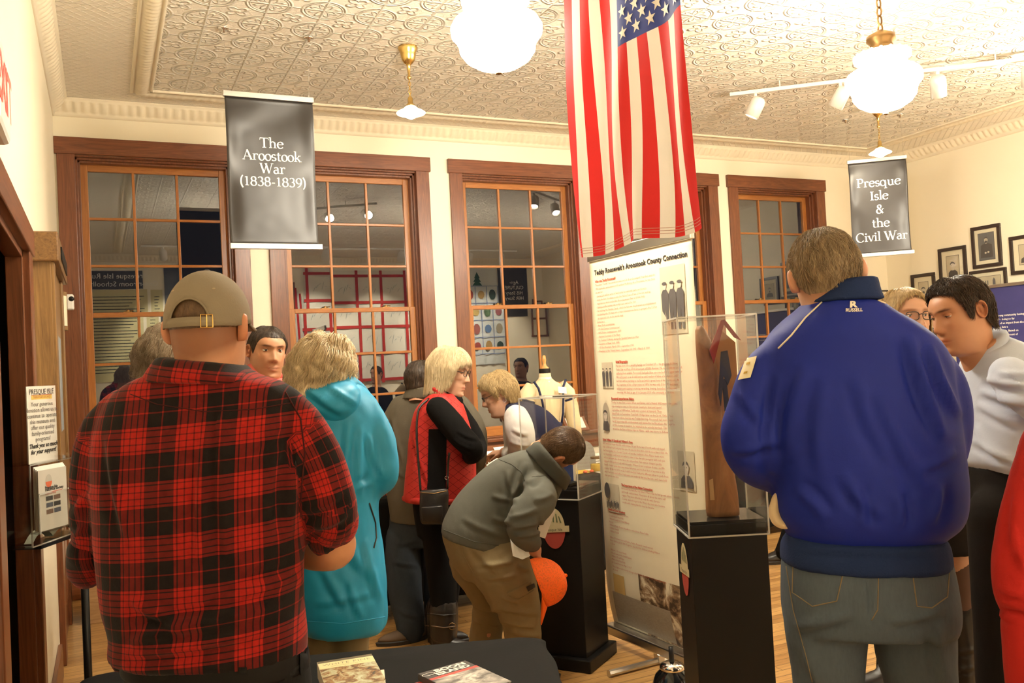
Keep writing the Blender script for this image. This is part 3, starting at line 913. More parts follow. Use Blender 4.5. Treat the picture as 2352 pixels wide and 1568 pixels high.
def flag():
    FL = S(1340, 592, 3.30); FR = S(1608, 523, 2.665)
    FL[2] = FR[2] = 1.893
    x = unit(FR-FL); Wd = np.linalg.norm((FR-FL)[:2]); Ht = 1.15
    nrm = unit(np.cross(x, Z))
    r = empty('american_flag', tuple((FL+FR)/2+Z*Ht), 'American flag hanging vertically, stripes down and starred blue corner at its top right', 'flag')
    def P(a, b):     # a: 0..1 left to right, b: 0 at the bottom .. 1 at the top
        k = (1-b)**.8
        s_ = .022*k*math.sin(a*13+1.1*math.sin(b*4.5)+.4)+.008*k*math.sin(a*24-b*5)+.012*math.sin(a*5+b*3)
        shift = .007*k*math.cos(a*13+1.1*math.sin(b*4.5)+.4)+.02*math.sin(b*3.0)*(a-.5)
        sk = -.055*(1-b)*(0)-.03*b
        return FL+x*(Wd*a+shift+sk)+Z*(Ht*b-.010*math.sin(a*9)*k)+nrm*s_
    m_ = 90
    sub = 10
    cells = {0: MB(), 1: MB(), 2: MB()}
    for c in range(13):
        # union: the seven right-hand stripes of the top two fifths
        for mi in range(m_):
            b0, b1 = mi/m_, (mi+1)/m_
            un = c >= 6 and b0 >= .5999
            k = 2 if un else (0 if c % 2 == 0 else 1)
            for q in range(sub):
                a0, a1 = (c+q/sub)/13, (c+(q+1)/sub)/13
                cells[k].quad(P(a0, b0), P(a1, b0), P(a1, b1), P(a0, b1))
    for k, nm, mt in ((0, 'red_stripes', M_red), (1, 'white_stripes', M_wht), (2, 'union', M_blu)):
        me = cells[k]
        o = me.build(nm, mt, r)
        bm = bmesh.new(); bm.from_mesh(o.data); bmesh.ops.remove_doubles(bm, verts=bm.verts, dist=1e-5); bm.to_mesh(o.data); bm.free()
        if k == 2:
            st = MB()
            ua0, ua1 = 6/13, 1.0
            for i in range(11):          # stars run across the hoist turned on its side
                for j in range(9):
                    if (i+j) % 2: continue
                    ca = ua0+(ua1-ua0)*(j+1)/10; cb = .6+.4*(i+1)/12
                    pts = [P(ca, cb)]
                    for q in range(10):
                        t = math.pi/2+q*math.pi/5
                        rr = .026 if q % 2 == 0 else .0105
                        pts.append(P(ca+rr*math.cos(t)/Wd, cb+rr*math.sin(t)/Ht))
                    base = np.array(pts)
                    for sg in (1, -1):
                        st.add(base+nrm*.0025*sg, [[0, 1+q, 1+(q+1) % 10] for q in range(10)])
            st.build('stars', M_star, o)
    MB().tube([P(0, 1)-x*.06+Z*.005, P(1, 1)+x*.03+Z*.005], .012, 10).build('pole', M_white, r)
    hem = MB()
    for q in range(26):
        a0, a1 = q/26, (q+1)/26
        for b in (.012, .020, .028):
            hem.quad(P(a0, b)+nrm*.0022, P(a1, b)+nrm*.0022, P(a1, b+.0016)+nrm*.0022, P(a0, b+.0016)+nrm*.0022)
    hem.build('hem_stitching', fabric('stitching', (.45, .25, .2), .8), r)
    mb = MB()
    for e in (P(0, 1), P(1, 1)): mb.tube([e, V(e[0], e[1], ZC)], .003, 5)
    mb.build('cord', M_white, r)
flag()

# ------------------------------------------------------------------ roll-up panel about the president
def rollup():
    bl, br = V(2.395, 4.055, 0), V(2.445, 3.22, 0)
    d = br-bl; Wd = np.linalg.norm(d); x = d/Wd
    nrm = unit(np.cross(x, Z))          # faces the camera side
    zt, zb = 2.045, .10
    r = empty('rollup_banner', tuple((bl+br)/2), 'tall cream roll-up banner of text and old photographs, titled for Teddy Roosevelt, under the flag', 'banner stand')
    Hh = zt-zb
    def P(a, b, off=0.):      # b: 0 top .. 1 bottom, metres off the sheet
        c = .02*math.sin(a*math.pi)*math.sin(b*math.pi)
        if b > .86: c += ((b-.86)/.14)**2*(-.035)
        return bl+x*Wd*a+Z*(zt-Hh*b)+nrm*(c+off)
    g = [np.array([P(i/20, j/50) for i in range(21)]) for j in range(51)]
    mb = MB(); mb.rings(g, cap=False, closed=False)
    o = mb.build('sheet', M_cream, r, smooth=True)
    sol = o.modifiers.new('thickness', 'SOLIDIFY'); sol.thickness = .002; sol.offset = 0
    F = (np.stack([x, -nrm, Z], 1), bl)
    MB().box((-.006, -.012, zt-.012), (Wd+.006, .014, zt+.040), F).build('top_rail', M_alu, r, bevel=.004)
    MB().box((-.01, -.03, .055), (Wd+.01, .06, .105), F).build('base', M_alu, r, bevel=.008)
    for k, (a, e1, e2) in enumerate(((.50, .30, .22), (.86, .12, .22))):
        c = bl+x*Wd*a
        MB().tube([c-nrm*e2+Z*.018, c+nrm*e1+Z*.018], .016, 8).build('foot', M_alu, r)
        MB().box((Wd*a-.02, -.015, .014), (Wd*a+.02, .02, .06), F).build('bracket', M_alu, r)
    MB().tube([bl+x*Wd*.5-nrm*.05+Z*.1, bl+x*Wd*.5-nrm*.03+Z*zt], .010, 8).build('pole', M_alu, r)
    def lay(vf, a, b, h0=.004):
        v, f = vf
        return np.array([P(a+p[0]/Wd, b-p[1]/Hh, h0) for p in v]), f
    ttl = MB()
    ttl.add(*lay(text_mesh("Teddy Roosevelt's Aroostook County Connection", .037, 'LEFT', bold=.0012), .055, .045))
    ttl.build('title', M_ink, r)
    mb = MB()
    def para(txt, a, b, size=.0145, lead=1.18, head=None):
        if head:
            mb.add(*lay(text_mesh(head, size*1.05, 'LEFT', bold=.0009), a, b)); b += size*lead/Hh
        for ln in txt.split('\n'):
            if ln.strip(): mb.add(*lay(text_mesh(ln, size, 'LEFT', res=1), a, b))
            b += size*lead/Hh
    para('Theodore "Teddy" Roosevelt became our 26 th and youngest President ever in\n1901 upon the assassination of President McKinley. As a President, he was best\nknown for:\n- placing 230 million acres of land aside for national parks and forests\n- being the first US citizen to win the Nobel Peace Prize (1906 for leading\n  negotiations which ended the Russo-Japanese War of 1904-1905)\n- having a stuffed animal, the teddy bear, named for him\n- for building the Panama Canal - which he felt was his greatest accomplishment\n- for building the US Navy into a major international force to prepare the US for\n  an expanded role on the world stage\nServed as a:\n- New York assemblyman\n- US Civil Service Commissioner\n- NYC Police Commissioner, 1895\n- Assistant Secretary of the Navy\n- Lt. Colonel US Army, during the Spanish American War\n- Governor of New York, 1898\n- US Vice President, March 1901 - September 1901\n- President of the United States - September 14, 1901 - March 4, 1909', .06, .066, head='Who was Teddy Roosevelt?', size=.0160, lead=1.22)
    para('He was born into a wealthy family on October 27, ... he grew up in New\nYork City on West 57 th Street just off Fifth Avenue. He was sickly as a child,\nsuffering from asthma. Roosevelt had pale blue eyes and a hair trigger temper.\nHis early years as an ill child and an avid reader of tales of adventure still\nleft him with a yearning to be fit and with a great love of the outdoors. At\nthe beginning of his college years in 1876, he was only 5 foot 8, and very\nathletic participating in running, wrestling, boxing, horseback riding and\nshooting. He died at age 60 in January 1919 of a coronary embolism.', .255, .288, head='Brief Biography', size=.0165)
    para('Teddy, his two first cousins West and Emlen, and a friend, Will were joined the\nopportunity to come to Aroostook County to hunt and spend\nSeptember of 1878 when Teddy was a junior at Harvard. They\nIsland Falls on September 7 and left 19 days later on the 26 th. Others had\nbeen here before, but this was Teddys first trip. Roosevelt had seen these\nhardy larger-than-life outdoorsmen and wanted to be like them. He went to\nact like he was on vacation, but wanted to be actively involved. This\nwould be the first of three trips to Maine - with two more to follow.', .185, .385, head='Roosevelt experiences Maine', size=.0165)
    para('Bill Sewall was larger-than-life outdoorsman. At age 33, he was 6 foot 4, with red tinged\nhair, a full red beard and gray blue eyes. He was the first white child born in Island Falls. He\nhad been guiding since he was 12 years old and the traditions of the Maine Guide were\njust beginning. Sewall wasnt sure what to make of the thin pale youngster with bad eyes\nand a weak heart who showed up at his camp at first. That opinion changed quickly.\nengaged a little guide to help with the party - Wilmot Dow, a nephew of mine, said Mr.\nSewall, a better guide than I was, better fisherman, and the best shot of any man in the\ncountry. By the end of the week, I told Dow that I had got a different fellow to guide from\nwhat I had ever seen before. I had never seen anybody that was like him, and I have held\nthat opinion ever since.', .055, .497, head='Enter William W Sewall and Wilmot S. Dow', size=.0150, lead=1.25)
    para('Roosevelt felt that after his time in Maine that he had grown among friends,\nand tough outdoorsmen. They were all about the same self\nrugged. They were lifted they both life with, Europe\nCounty, wanted to go to the West, the men who became.\ncredits with making him the man he became.', .245, .612, head='The Importance of the Maine Connection', size=.0150)
    para('- Fred Sewall Maine early life here\n- Sewall raised Island Falls\n- Wilmot Sewall the Sewall Bakery\nParents\n- Wilmot Phelps Dow in Vassalboro, retired from Maine Public\n- William Sewall\n- William Sewall\n\nWilmot Dow was married Pauline, Pauline Research Sewall married\nDow Child to July 3, 1890. Together, they had five children including Wilmot\n S. Dow.\n\nWilmot S. Dow and family\n- Fred Dow and the Sewall Bakery\n- Wilmot Dow Phelps\n- Maine Sewall the Park\n- A. Sewall from the May 5, 1917', .075, .685, head='Sewall and Dow Genealogy', size=.0138)
    para('These figures and records belong to the Presque Isle Historical Society from John\n A. Dow', .085, .838, size=.0138)
    mb.build('body_text', M_redink, r)
    # photographs printed on the sheet
    def print_at(a0, a1, b0, b1, mt=None, fig=None, oval=False):
        n = 8
        if oval:
            pts = [P((a0+a1)/2+(a1-a0)/2*math.cos(q), (b0+b1)/2+(b1-b0)/2*math.sin(q), .004) for q in np.linspace(0, 2*np.pi, 24, endpoint=False)]
            m2 = MB(); m2.add(pts, [list(range(24))])
        else:
            m2 = MB(); m2.rings([np.array([P(a0+(a1-a0)*i/n, b0+(b1-b0)*j/n, .004) for i in range(n+1)]) for j in range(n+1)], False, False)
        po = m2.build('photograph', mt or M_print, r)
        c = P((a0+a1)/2, (b0+b1)/2, .006)
        w, h = (a1-a0)*Wd, (b1-b0)*Hh
        if fig == 'one': portrait(c, x, Z, nrm, w, h, po, beard=False, h0=.001)
        if fig in ('three', 'crowd'):
            a, b = MB(), MB()
            cnt = 3 if fig == 'three' else 9
            for k in range(cnt):
                cx = w*((k+.5)/cnt-.5)*.92
                sc_ = h*(.42 if fig == 'three' else .16)
                cy = -h*.05 if fig == 'three' else -h*.22+(k % 2)*h*.05
                flat(a, c, x, Z, nrm, [(cx-sc_*.16, cy-sc_*.9), (cx-sc_*.04, cy-sc_*.9), (cx, cy-sc_*.2), (cx+sc_*.04, cy-sc_*.9), (cx+sc_*.16, cy-sc_*.9), (cx+sc_*.2, cy+sc_*.35), (cx+sc_*.1, cy+sc_*.5), (cx-sc_*.1, cy+sc_*.5), (cx-sc_*.2, cy+sc_*.35)], .001)
                flat(b, c, x, Z, nrm, ell(cx, cy+sc_*.62, sc_*.09, sc_*.12, 10), .001)
                flat(a, c, x, Z, nrm, ell(cx, cy+sc_*.72, sc_*.13, sc_*.06, 10), .002)
            a.build('figures', M_coatp, po); b.build('faces', M_skinp, po)
            if fig == 'crowd':
                m3 = MB(); flat(m3, c, x, Z, nrm, ell(-w*.36, h*.25, w*.2, h*.28), .0015); m3.build('tree', M_coatp, po)
    print_at(.72, .935, .060, .225, fig='three')
    print_at(.09, .215, .285, .355, fig='three')
    print_at(.07, .155, .393, .475, plain('oval_print', (.42, .36, .27), .6), fig='one', oval=True)
    print_at(.80, .93, .505, .60, fig='one')
    print_at(.065, .215, .612, .688, fig='crowd')
    print_at(.79, .88, .715, .82, plain('sepia_print', (.36, .25, .11), .6), None)
    print_at(.085, .205, .855, .915, plain('sepia_card', (.62, .42, .15), .6), None)
    t = NT('torn_sepia_print')
    f = t.noise(t.coord('Object', (9, 9, 9)), 1.0, 5, .65, 1.2)
    t.base(t.ramp(f, [(.40, (.06, .035, .02)), (.50, (.30, .19, .10)), (.60, (.76, .68, .50))]), .6)
    m2 = MB()
    m2.rings([np.array([P(.36+.63*i/8, .835+.16*j/8, .003) for i in range(9)]) for j in range(9)], False, False)
    m2.build('photograph', t.m, r)
    t = NT('fine_grey_print')
    f = t.noise(t.coord('Object', (60, 60, 160)), 1.0, 3)
    t.base(t.mix(f, (.24, .20, .15), (.42, .36, .27)), .6)
    m2 = MB()
    m2.rings([np.array([P(.06+.58*i/8, .905+.085*j/8, .0045) for i in range(9)]) for j in range(9)], False, False)
    m2.build('facsimile', t.m, r)
rollup()

# ------------------------------------------------------------------ pedestals with clear cases
M_med_t = plain('medallion_tan', (.50, .42, .24), .6)
M_med_r = plain('medallion_red', (.36, .05, .035), .6)
def pedestal(label, near, dx, dy, wx, wy, hp, hc_, case_label, plinth=.032, med=True):
    """near: the corner nearest the camera; dx runs right along the front face, dy back along the left face"""
    near = np.asarray(near, float); dx, dy = unit(dx), unit(dy)
    ctr = near+dx*wx/2+dy*wy/2
    r = empty('display_pedestal', tuple(ctr), label, 'pedestal')
    F = (np.stack([dx, dy, Z], 1), near)
    MB().box((0, 0, .06), (wx, wy, hp-.012), F).build('column', M_blackp, r, bevel=.002)
    MB().box((-plinth, -plinth, 0), (wx+plinth, wy+plinth, .062), F).build('plinth', M_blackp, r, bevel=.006)
    MB().box((.004, .004, hp-.014), (wx-.004, wy-.004, hp), F).build('deck', plain('black_deck', (.016, .015, .015), .25), r)
    if med:
        c = near+dy*wy*.48+Z*(hp-.20); n = -dx
        R = .10
        a, b = MB(), MB()
        flat(a, c, -dy, Z, n, np.vstack([ell(0, 0, R*.62, R, 20, 0, 180)]), .003)
        flat(b, c, -dy, Z, n, np.vstack([ell(0, 0, R*.62, R, 20, 180, 360)]), .003)
        m0 = a.build('medallion', M_med_t, r); b.build('medallion_base', M_med_r, m0)
        bd = MB(); flat(bd, c, -dy, Z, n, [(-R*.85, -.026), (R*.85, -.012), (R*.85, .018), (-R*.85, .004)], .005); bd.build('ribbon', M_med_t, m0)
        lt = MB(); put_text(lt, text_mesh('Presque Isle', .02), c+n*.0065+Z*-.012, -dy+Z*.08, Z); lt.build('lettering', M_ink, m0)
        lt = MB()
        for k in (-2, -1, 0, 1, 2): flat(lt, c, -dy, Z, n, [(k*.02-.004, .03), (k*.02+.004, .03), (k*.015+.003, .085-abs(k)*.012), (k*.015-.003, .085-abs(k)*.012)], .004)
        lt.build('emblem', plain('emblem_green', (.12, .14, .06), .6), m0)
    ro = empty('clear_case', tuple(ctr+Z*hp), case_label, 'display case')
    e, tk = .006, .005
    x0, y0, x1, y1 = -e, -e, wx+e, wy+e
    zz0, zz1 = hp-.055, hp+hc_
    faces = {'front_panel': ((x0, y0, zz0), (x1, y0+tk, zz1)), 'back_panel': ((x0, y1-tk, zz0), (x1, y1, zz1)), 'left_panel': ((x0, y0+tk, zz0), (x0+tk, y1-tk, zz1)), 'right_panel': ((x1-tk, y0+tk, zz0), (x1, y1-tk, zz1)), 'top_panel': ((x0, y0, zz1), (x1, y1, zz1+tk))}
    for nm, (a, b) in faces.items(): MB().box(a, b, F).build(nm, M_acr, ro)
    ed = MB()
    q = .0028
    for (a, b) in (((x0, y0), (x0, y0)), ((x1, y0), (x1, y0)), ((x0, y1), (x0, y1)), ((x1, y1), (x1, y1))):
        ed.box((a[0]-q, a[1]-q, zz0), (a[0]+q, a[1]+q, zz1+tk), F)
    for zq in (zz0, zz1+tk):
        ed.box((x0, y0-q, zq-q), (x1, y0+q, zq+q), F).box((x0, y1-q, zq-q), (x1, y1+q, zq+q), F).box((x0-q, y0, zq-q), (x0+q, y1, zq+q), F).box((x1-q, y0, zq-q), (x1+q, y1, zq+q), F)
    ed.build('polished_edge', M_edge, ro)
    return F, ro
def edge_mat():
    t = NT('bright_acrylic_edge')
    g = t.new('ShaderNodeBsdfTransparent'); g.inputs[0].default_value = (.9, .9, .88, 1)
    t.base((.80, .77, .70), .2, 0, .8)
    mx = t.new('ShaderNodeMixShader'); mx.inputs[0].default_value = .45
    t.link(g.outputs[0], mx.inputs[1]); t.link(t.b.outputs[0], mx.inputs[2]); t.link(mx.outputs[0], t.out.inputs[0])
    return t.m
M_edge = edge_mat()
F1, case1 = pedestal('black display pedestal with a flared plinth, right of the crouching boy', V(2.075, 3.745, 0), V(.81, .586, 0), V(-.586, .81, 0), .275, .29, .885, .44, 'clear case holding a navy booklet, above the bent boy\'s head')
F2, case2 = pedestal('black display pedestal at the elbow of the blue jacket', V(1.945, 2.67, 0), V(.914, -.407, 0), V(.407, .914, 0), .285, .26, .885, .755, 'tall clear case over a brown tapering relic')
def inF(F, a, b, c): return F[0]@V(a, b, c)+F[1]
# inside the first case: navy booklet standing up, low black block
r = empty('navy_booklet', tuple(inF(F1, .19, .15, .887)), 'navy blue booklet standing inside the first clear case', 'booklet')
F1b = (F1[0], inF(F1, .17, .10, .8865))
MB().box((0, 0, 0), (.035, .09, .155), F1b).build('cover', plain('navy_cover', (.02, .035, .12), .5), r, bevel=.003)
MB().box((.004, -.002, .004), (.031, .085, .150), F1b).build('pages', M_paper, r)
F1c = (F1[0], inF(F1, .02, .05, .8865))
o = MB().box((0, 0, 0), (.11, .16, .016), F1c).build('black_tray', M_blackp, bevel=.002)
tag(o, 'flat black tray lying inside the first clear case', 'tray')
# inside the second case: a tapering brown hide relic
def relic():
    base = S(1663, 1165, 3.32); base[2] = .886
    right = unit(RT*V(1, 1, 0)); back = FH
    r = empty('hide_relic', tuple(base), 'tapering brown hide relic with red felt edging, inside the tall clear case', 'relic')
    k = 3.32/FPX
    # (height, left px, right px)
    prof = [(1172, -40, 34), (1160, -42, 35), (1120, -41, 33), (1060, -40, 27), (1000, -40, 16), (960, -40, 8), (900, -41, 6), (850, -42, 4), (800, -43, -2), (770, -43, -8), (745, -42, -20), (735, -36, -28)]
    rings = []
    for v, a, b in prof:
        z = .886+(1172-v)*k
        cx, hw = (a+b)/2*k, (b-a)/2*k
        t = np.linspace(0, 2*np.pi, 24, endpoint=False)
        rings.append(np.array([base+right*(cx+hw*math.copysign(abs(math.cos(q))**.75, math.cos(q)))+back*(.035*math.sin(q))+Z*(z-.886+.003) for q in t]))
    mb = MB(); mb.rings(rings)
    t = NT('worn_brown_hide')
    f = t.noise(t.coord('Object', (7, 7, 3)), 1.0, 6, .65, 1)
    t.base(t.ramp(f, [(.3, (.13, .055, .02)), (.55, (.27, .12, .045)), (.75, (.40, .20, .085))]), .65)
    t.bump(f, .3, .01)
    mb.build('hide', t.m, r, smooth=True)
    def pt(u, v, o): return base+right*((u-1663)*k)+Z*((1172-v)*k)+back*o
    mt = plain('red_felt', (.20, .022, .02), .9)
    mb = MB()
    mb.slab([pt(1675, 724, -.038), pt(1683, 728, -.038), pt(1652, 822, -.045), pt(1644, 790, -.045)], -back*.004)
    mb.slab([pt(1675, 724, -.038), pt(1684, 722, -.038), pt(1720, 772, -.03), pt(1704, 764, -.03)], -back*.004)
    mb.build('red_edging', mt, r)
    mb = MB()
    mb.slab([pt(1680, 740, .03), pt(1716, 775, .03), pt(1716, 990, .03), pt(1672, 1000, .03), pt(1650, 800, .03)], back*.02)
    mb.build('flap', plain('tan_hide', (.30, .14, .055), .7), r)
    mb = MB()
    mb.slab([pt(1669, 795, -.05), pt(1684, 793, -.05), pt(1690, 850, -.05), pt(1680, 872, -.05), pt(1672, 850, -.05), pt(1662, 918, -.05), pt(1658, 890, -.05)], -back*.006)
    mb.slab([pt(1668, 860, -.048), pt(1678, 855, -.048), pt(1682, 930, -.048), pt(1670, 930, -.048)], -back*.005)
    mb.build('tassel', plain('navy_ribbon', (.012, .014, .035), .6), r)
    MB().slab([pt(1627, 1085, -.040), pt(1636, 1082, -.040), pt(1637, 1130, -.040), pt(1627, 1130, -.040)], -back*.002).build('paper_label', plain('aged_label', (.36, .22, .10), .7), r)
relic()

# ------------------------------------------------------------------ black-clothed tables
M_cloth = fabric('black_tablecloth', (.010, .0095, .009), .85, .15, .12, spec=.12)
def clothed_table(label, cl_label, far_l, d, depth, length, h=.735, drop=.62, rad=.06, legs=True, near_sign=-1, grp=None):
    """far_l: far left corner on the floor; d: along the table; the top runs from there towards the near side"""
    d = unit(d); q = np.cross(d, Z)        # to the right of d, i.e. the near side when d runs right
    F = (np.stack([d, q, Z], 1), np.asarray(far_l, float))
    r = empty('folding_table', tuple(np.asarray(far_l)+d*length/2+q*depth/2), label, 'table')
    MB().box((.02, .02, h-.045), (length-.02, depth-.02, h-.006), F).build('tabletop', M_blackm, r, bevel=.004)
    for a in (.15, length-.15):
        mb = MB()
        ps = [inF(F, a, .08, h-.045), inF(F, a, .08, .012), inF(F, a, depth-.08, .012), inF(F, a, depth-.08, h-.045)]
        mb.tube(ps[:2], .013, 8); mb.tube(ps[2:], .013, 8)
        mb.tube([inF(F, a, .08, .10), inF(F, a, depth-.08, .10)], .011, 8)
        mb.tube([inF(F, a, depth/2, .10), inF(F, a+(.45 if a < length/2 else -.45), depth/2, h-.05)], .009, 8)
        mb.build('leg', M_blackm, r)
    # cloth: rounded-corner top with a falling skirt
    n = 10
    outline = []
    for (cx, cy, a0) in ((rad, rad, 180), (length-rad, rad, 270), (length-rad, depth-rad, 0), (rad, depth-rad, 90)):
        for i in range(n+1):
            t = math.radians(a0+90*i/n)
            outline.append((cx+rad*math.cos(t), cy+rad*math.sin(t)))
    pts = []
    for i in range(len(outline)):
        a, b = np.array(outline[i]), np.array(outline[(i+1) % len(outline)])
        m_ = max(1, int(np.linalg.norm(b-a)/.03))
        for k in range(m_): pts.append(a+(b-a)*k/m_)
    pts = np.array(pts); c = pts.mean(0)
    per = np.cumsum(np.linalg.norm(np.diff(np.vstack([pts, pts[:1]]), axis=0), axis=1))
    rings = []
    for s_ in (.0, .5, .97): rings.append(np.array([inF(F, *(c+(p-c)*s_), h) for p in pts]))
    for j, z in enumerate(np.linspace(0, drop, 14)):
        k = z/drop
        rr = []
        for p, l in zip(pts, per):
            o = unit(np.append(p-c, 0))[:2]
            w = (.004+.018*k*k)*math.sin(l*21+math.sin(l*5)*2)
            rr.append(inF(F, *(p+o*(w+.010*k)), h-.004-z))
        rings.append(np.array(rr))
    mb = MB(); mb.rings(rings, cap=False)
    o = mb.build('tablecloth', M_cloth, None, smooth=True)
    sol = o.modifiers.new('thickness', 'SOLIDIFY'); sol.thickness = .002; sol.offset = 1
    tag(o, cl_label, 'tablecloth')
    return F
TF = clothed_table('folding table under the nearest black cloth, in front of the plaid man', 'black cloth with rounded corners on the nearest table, under the books', V(-.06, 2.635, 0), V(1.155, -.405, 0), .46, 1.225)
TD = clothed_table('long folding table under a black cloth along the windows', 'long black cloth on the display table below the windows', V(.95, 5.86, 0), V(1, -.02, 0), .70, 2.12, drop=.64, rad=.05)

TW = clothed_table('folding table under a black cloth beyond the tall clear case', 'black cloth on the far table, seen beyond the tall clear case', V(3.75, 6.35, 0), V(1, -.02, 0), .68, 1.7, drop=.66, rad=.05)
# dome-shaped thing on the floor behind the front pedestal
c = AZ(1548, 1606, 0)
r = empty('domed_base', (c[0], c[1], 0), 'glossy black dome with a chrome collar on the floor behind the front pedestal', 'stand base')
MB().lathe([(.0, 0), (.085, 0), (.092, .03), (.09, .07), (.075, .11), (.05, .135)], c, 24).build('dome', plain('gloss_black', (.008, .008, .008), .12), r, smooth=True)
MB().lathe([(.052, .132), (.056, .14), (.05, .155), (.03, .165), (.0, .168)], c, 24).build('collar', M_chrome, r, smooth=True)
MB().tube([c+Z*.16, c+Z*.23], .012, 10).build('stem', M_blackm, r, smooth=True)
# books on the near table
def book(label, c, ang, w, h, t, covm, zb, extra=None, group=None):
    x = V(math.cos(ang), math.sin(ang), 0); y = V(-math.sin(ang), math.cos(ang), 0)
    F = (np.stack([x, y, Z], 1), V(c[0], c[1], zb))
    r = empty('paperback_book', (c[0], c[1], zb), label, 'book', group)
    MB().box((-w/2, -h/2, t-.0015), (w/2, h/2, t), F).box((-w/2, -h/2, 0), (w/2, h/2, .0015), F).box((-w/2-.001, -h/2, 0), (-w/2+.001, h/2, t), F).build('cover', covm, r)
    MB().box((-w/2+.001, -h/2+.002, .0015), (w/2-.002, h/2-.002, t-.0015), F).build('pages', M_paper, r)
    if extra: extra(F, r, t)
    return r
zt_ = .7385
def quadp(F, mb, x0, y0, x1, y1, z): mb.add([inF(F, x0, y0, z), inF(F, x1, y0, z), inF(F, x1, y1, z), inF(F, x0, y1, z)], [[0, 1, 2, 3]])
def wp_cover(F, r, t):
    w, h = .134, .20
    m0 = MB(); quadp(F, m0, -w/2, h*.42, w/2, h/2, t+.0006); m0.build('cover_band', plain('dark_olive_print', (.16, .12, .06), .4, var=.5, nscale=60), r)
    m0 = MB(); quadp(F, m0, -w/2, h*.20, w/2, h*.42, t+.0006); m0.build('title_panel', plain('pale_yellow_print', (.80, .70, .36), .4), r)
    mt = NT('battle_painting_print'); f = mt.noise(mt.coord('Object', (34, 34, 34)), 1, 5, .65, 1)
    mt.base(mt.ramp(f, [(.35, (.05, .04, .02)), (.47, (.34, .16, .05)), (.55, (.50, .45, .25)), (.68, (.62, .62, .44))]), .35)
    m0 = MB(); quadp(F, m0, -w/2, -h/2, w/2, h*.20, t+.0006); m0.build('cover_picture', mt.m, r)
    m0 = MB(); put_text(m0, text_mesh('WHITE PINE', .019, spacing=1.15), inF(F, 0, h*.30, t+.001), F[0]@V(1, 0, 0), F[0]@V(0, 1, 0)); m0.build('title', plain('grey_title', (.38, .33, .2), .5), r)
    m0 = MB(); put_text(m0, text_mesh('american history and the tree', .0065), inF(F, 0, h*.245, t+.001), F[0]@V(1, 0, 0), F[0]@V(0, 1, 0)); m0.build('subtitle', plain('grey_title', (.38, .33, .2), .5), r)
def bi_cover(F, r, t):
    w, h = .134, .20
    m0 = MB(); quadp(F, m0, -w/2, h*.18, w/2, h*.245, t+.0006); m0.build('red_band', plain('red_print', (.55, .05, .03), .4), r)
    mt = NT('surf_print'); f = mt.noise(mt.coord('Object', (10, 26, 10)), 1, 6, .65, 1.5)
    mt.base(mt.ramp(f, [(.36, (.10, .095, .09)), (.48, (.40, .38, .35)), (.6, (.78, .75, .68))]), .3)
    m0 = MB(); quadp(F, m0, -w/2, -h/2, w/2, h*.18, t+.0006); m0.build('cover_picture', mt.m, r)
    m0 = MB()
    put_text(m0, text_mesh('BOON', .025, bold=.0012, xs=1.15), inF(F, .012, h*.375, t+.001), F[0]@V(1, 0, 0), F[0]@V(0, 1, 0))
    put_text(m0, text_mesh('ISLAND', .025, bold=.0012, xs=1.1), inF(F, .008, h*.265, t+.001), F[0]@V(1, 0, 0), F[0]@V(0, 1, 0))
    el = ell(-.052, h*.38, .018, .009, 20); el2 = ell(-.052, h*.38, .016, .007, 20)
    m0.add([inF(F, a[0], a[1], t+.001) for a in np.vstack([el, el2])], [[i, (i+1) % 20, 20+(i+1) % 20, 20+i] for i in range(20)])
    m0.build('title', M_letter, r)
a_t = math.atan2(-.405, 1.155)
def tab(u, v): return AZ(u, v, .76)
c1 = tab(806, 1572); c2 = tab(1066, 1566)
B1 = a_t+.20
book('lowest pale paperback of the white pine pile', c1+V(.012, -.012, 0), B1-.12, .134, .20, .018, M_cream, zt_, group='white pine paperbacks')
book('middle pale paperback of the white pine pile', c1+V(.0, -.006, 0), B1+.03, .134, .20, .018, M_cream, zt_+.0183, group='white pine paperbacks')
book('top paperback of the pile, cream cover titled white pine over a battle painting', c1, B1+.02, .134, .20, .018, M_cream, zt_+.0366, wp_cover, group='white pine paperbacks')
B2 = a_t+.52
book('lower paperback under the boon island book, red edged', c2+V(-.008, -.004, 0), B2+.08, .134, .20, .016, plain('red_print', (.55, .05, .03), .4), zt_, group='boon island paperbacks')
book('top paperback titled boon island, black cover with a red band over surf', c2, B2, .134, .20, .016, plain('charcoal_cover', (.045, .04, .036), .35), zt_+.0163, bi_cover, group='boon island paperbacks')

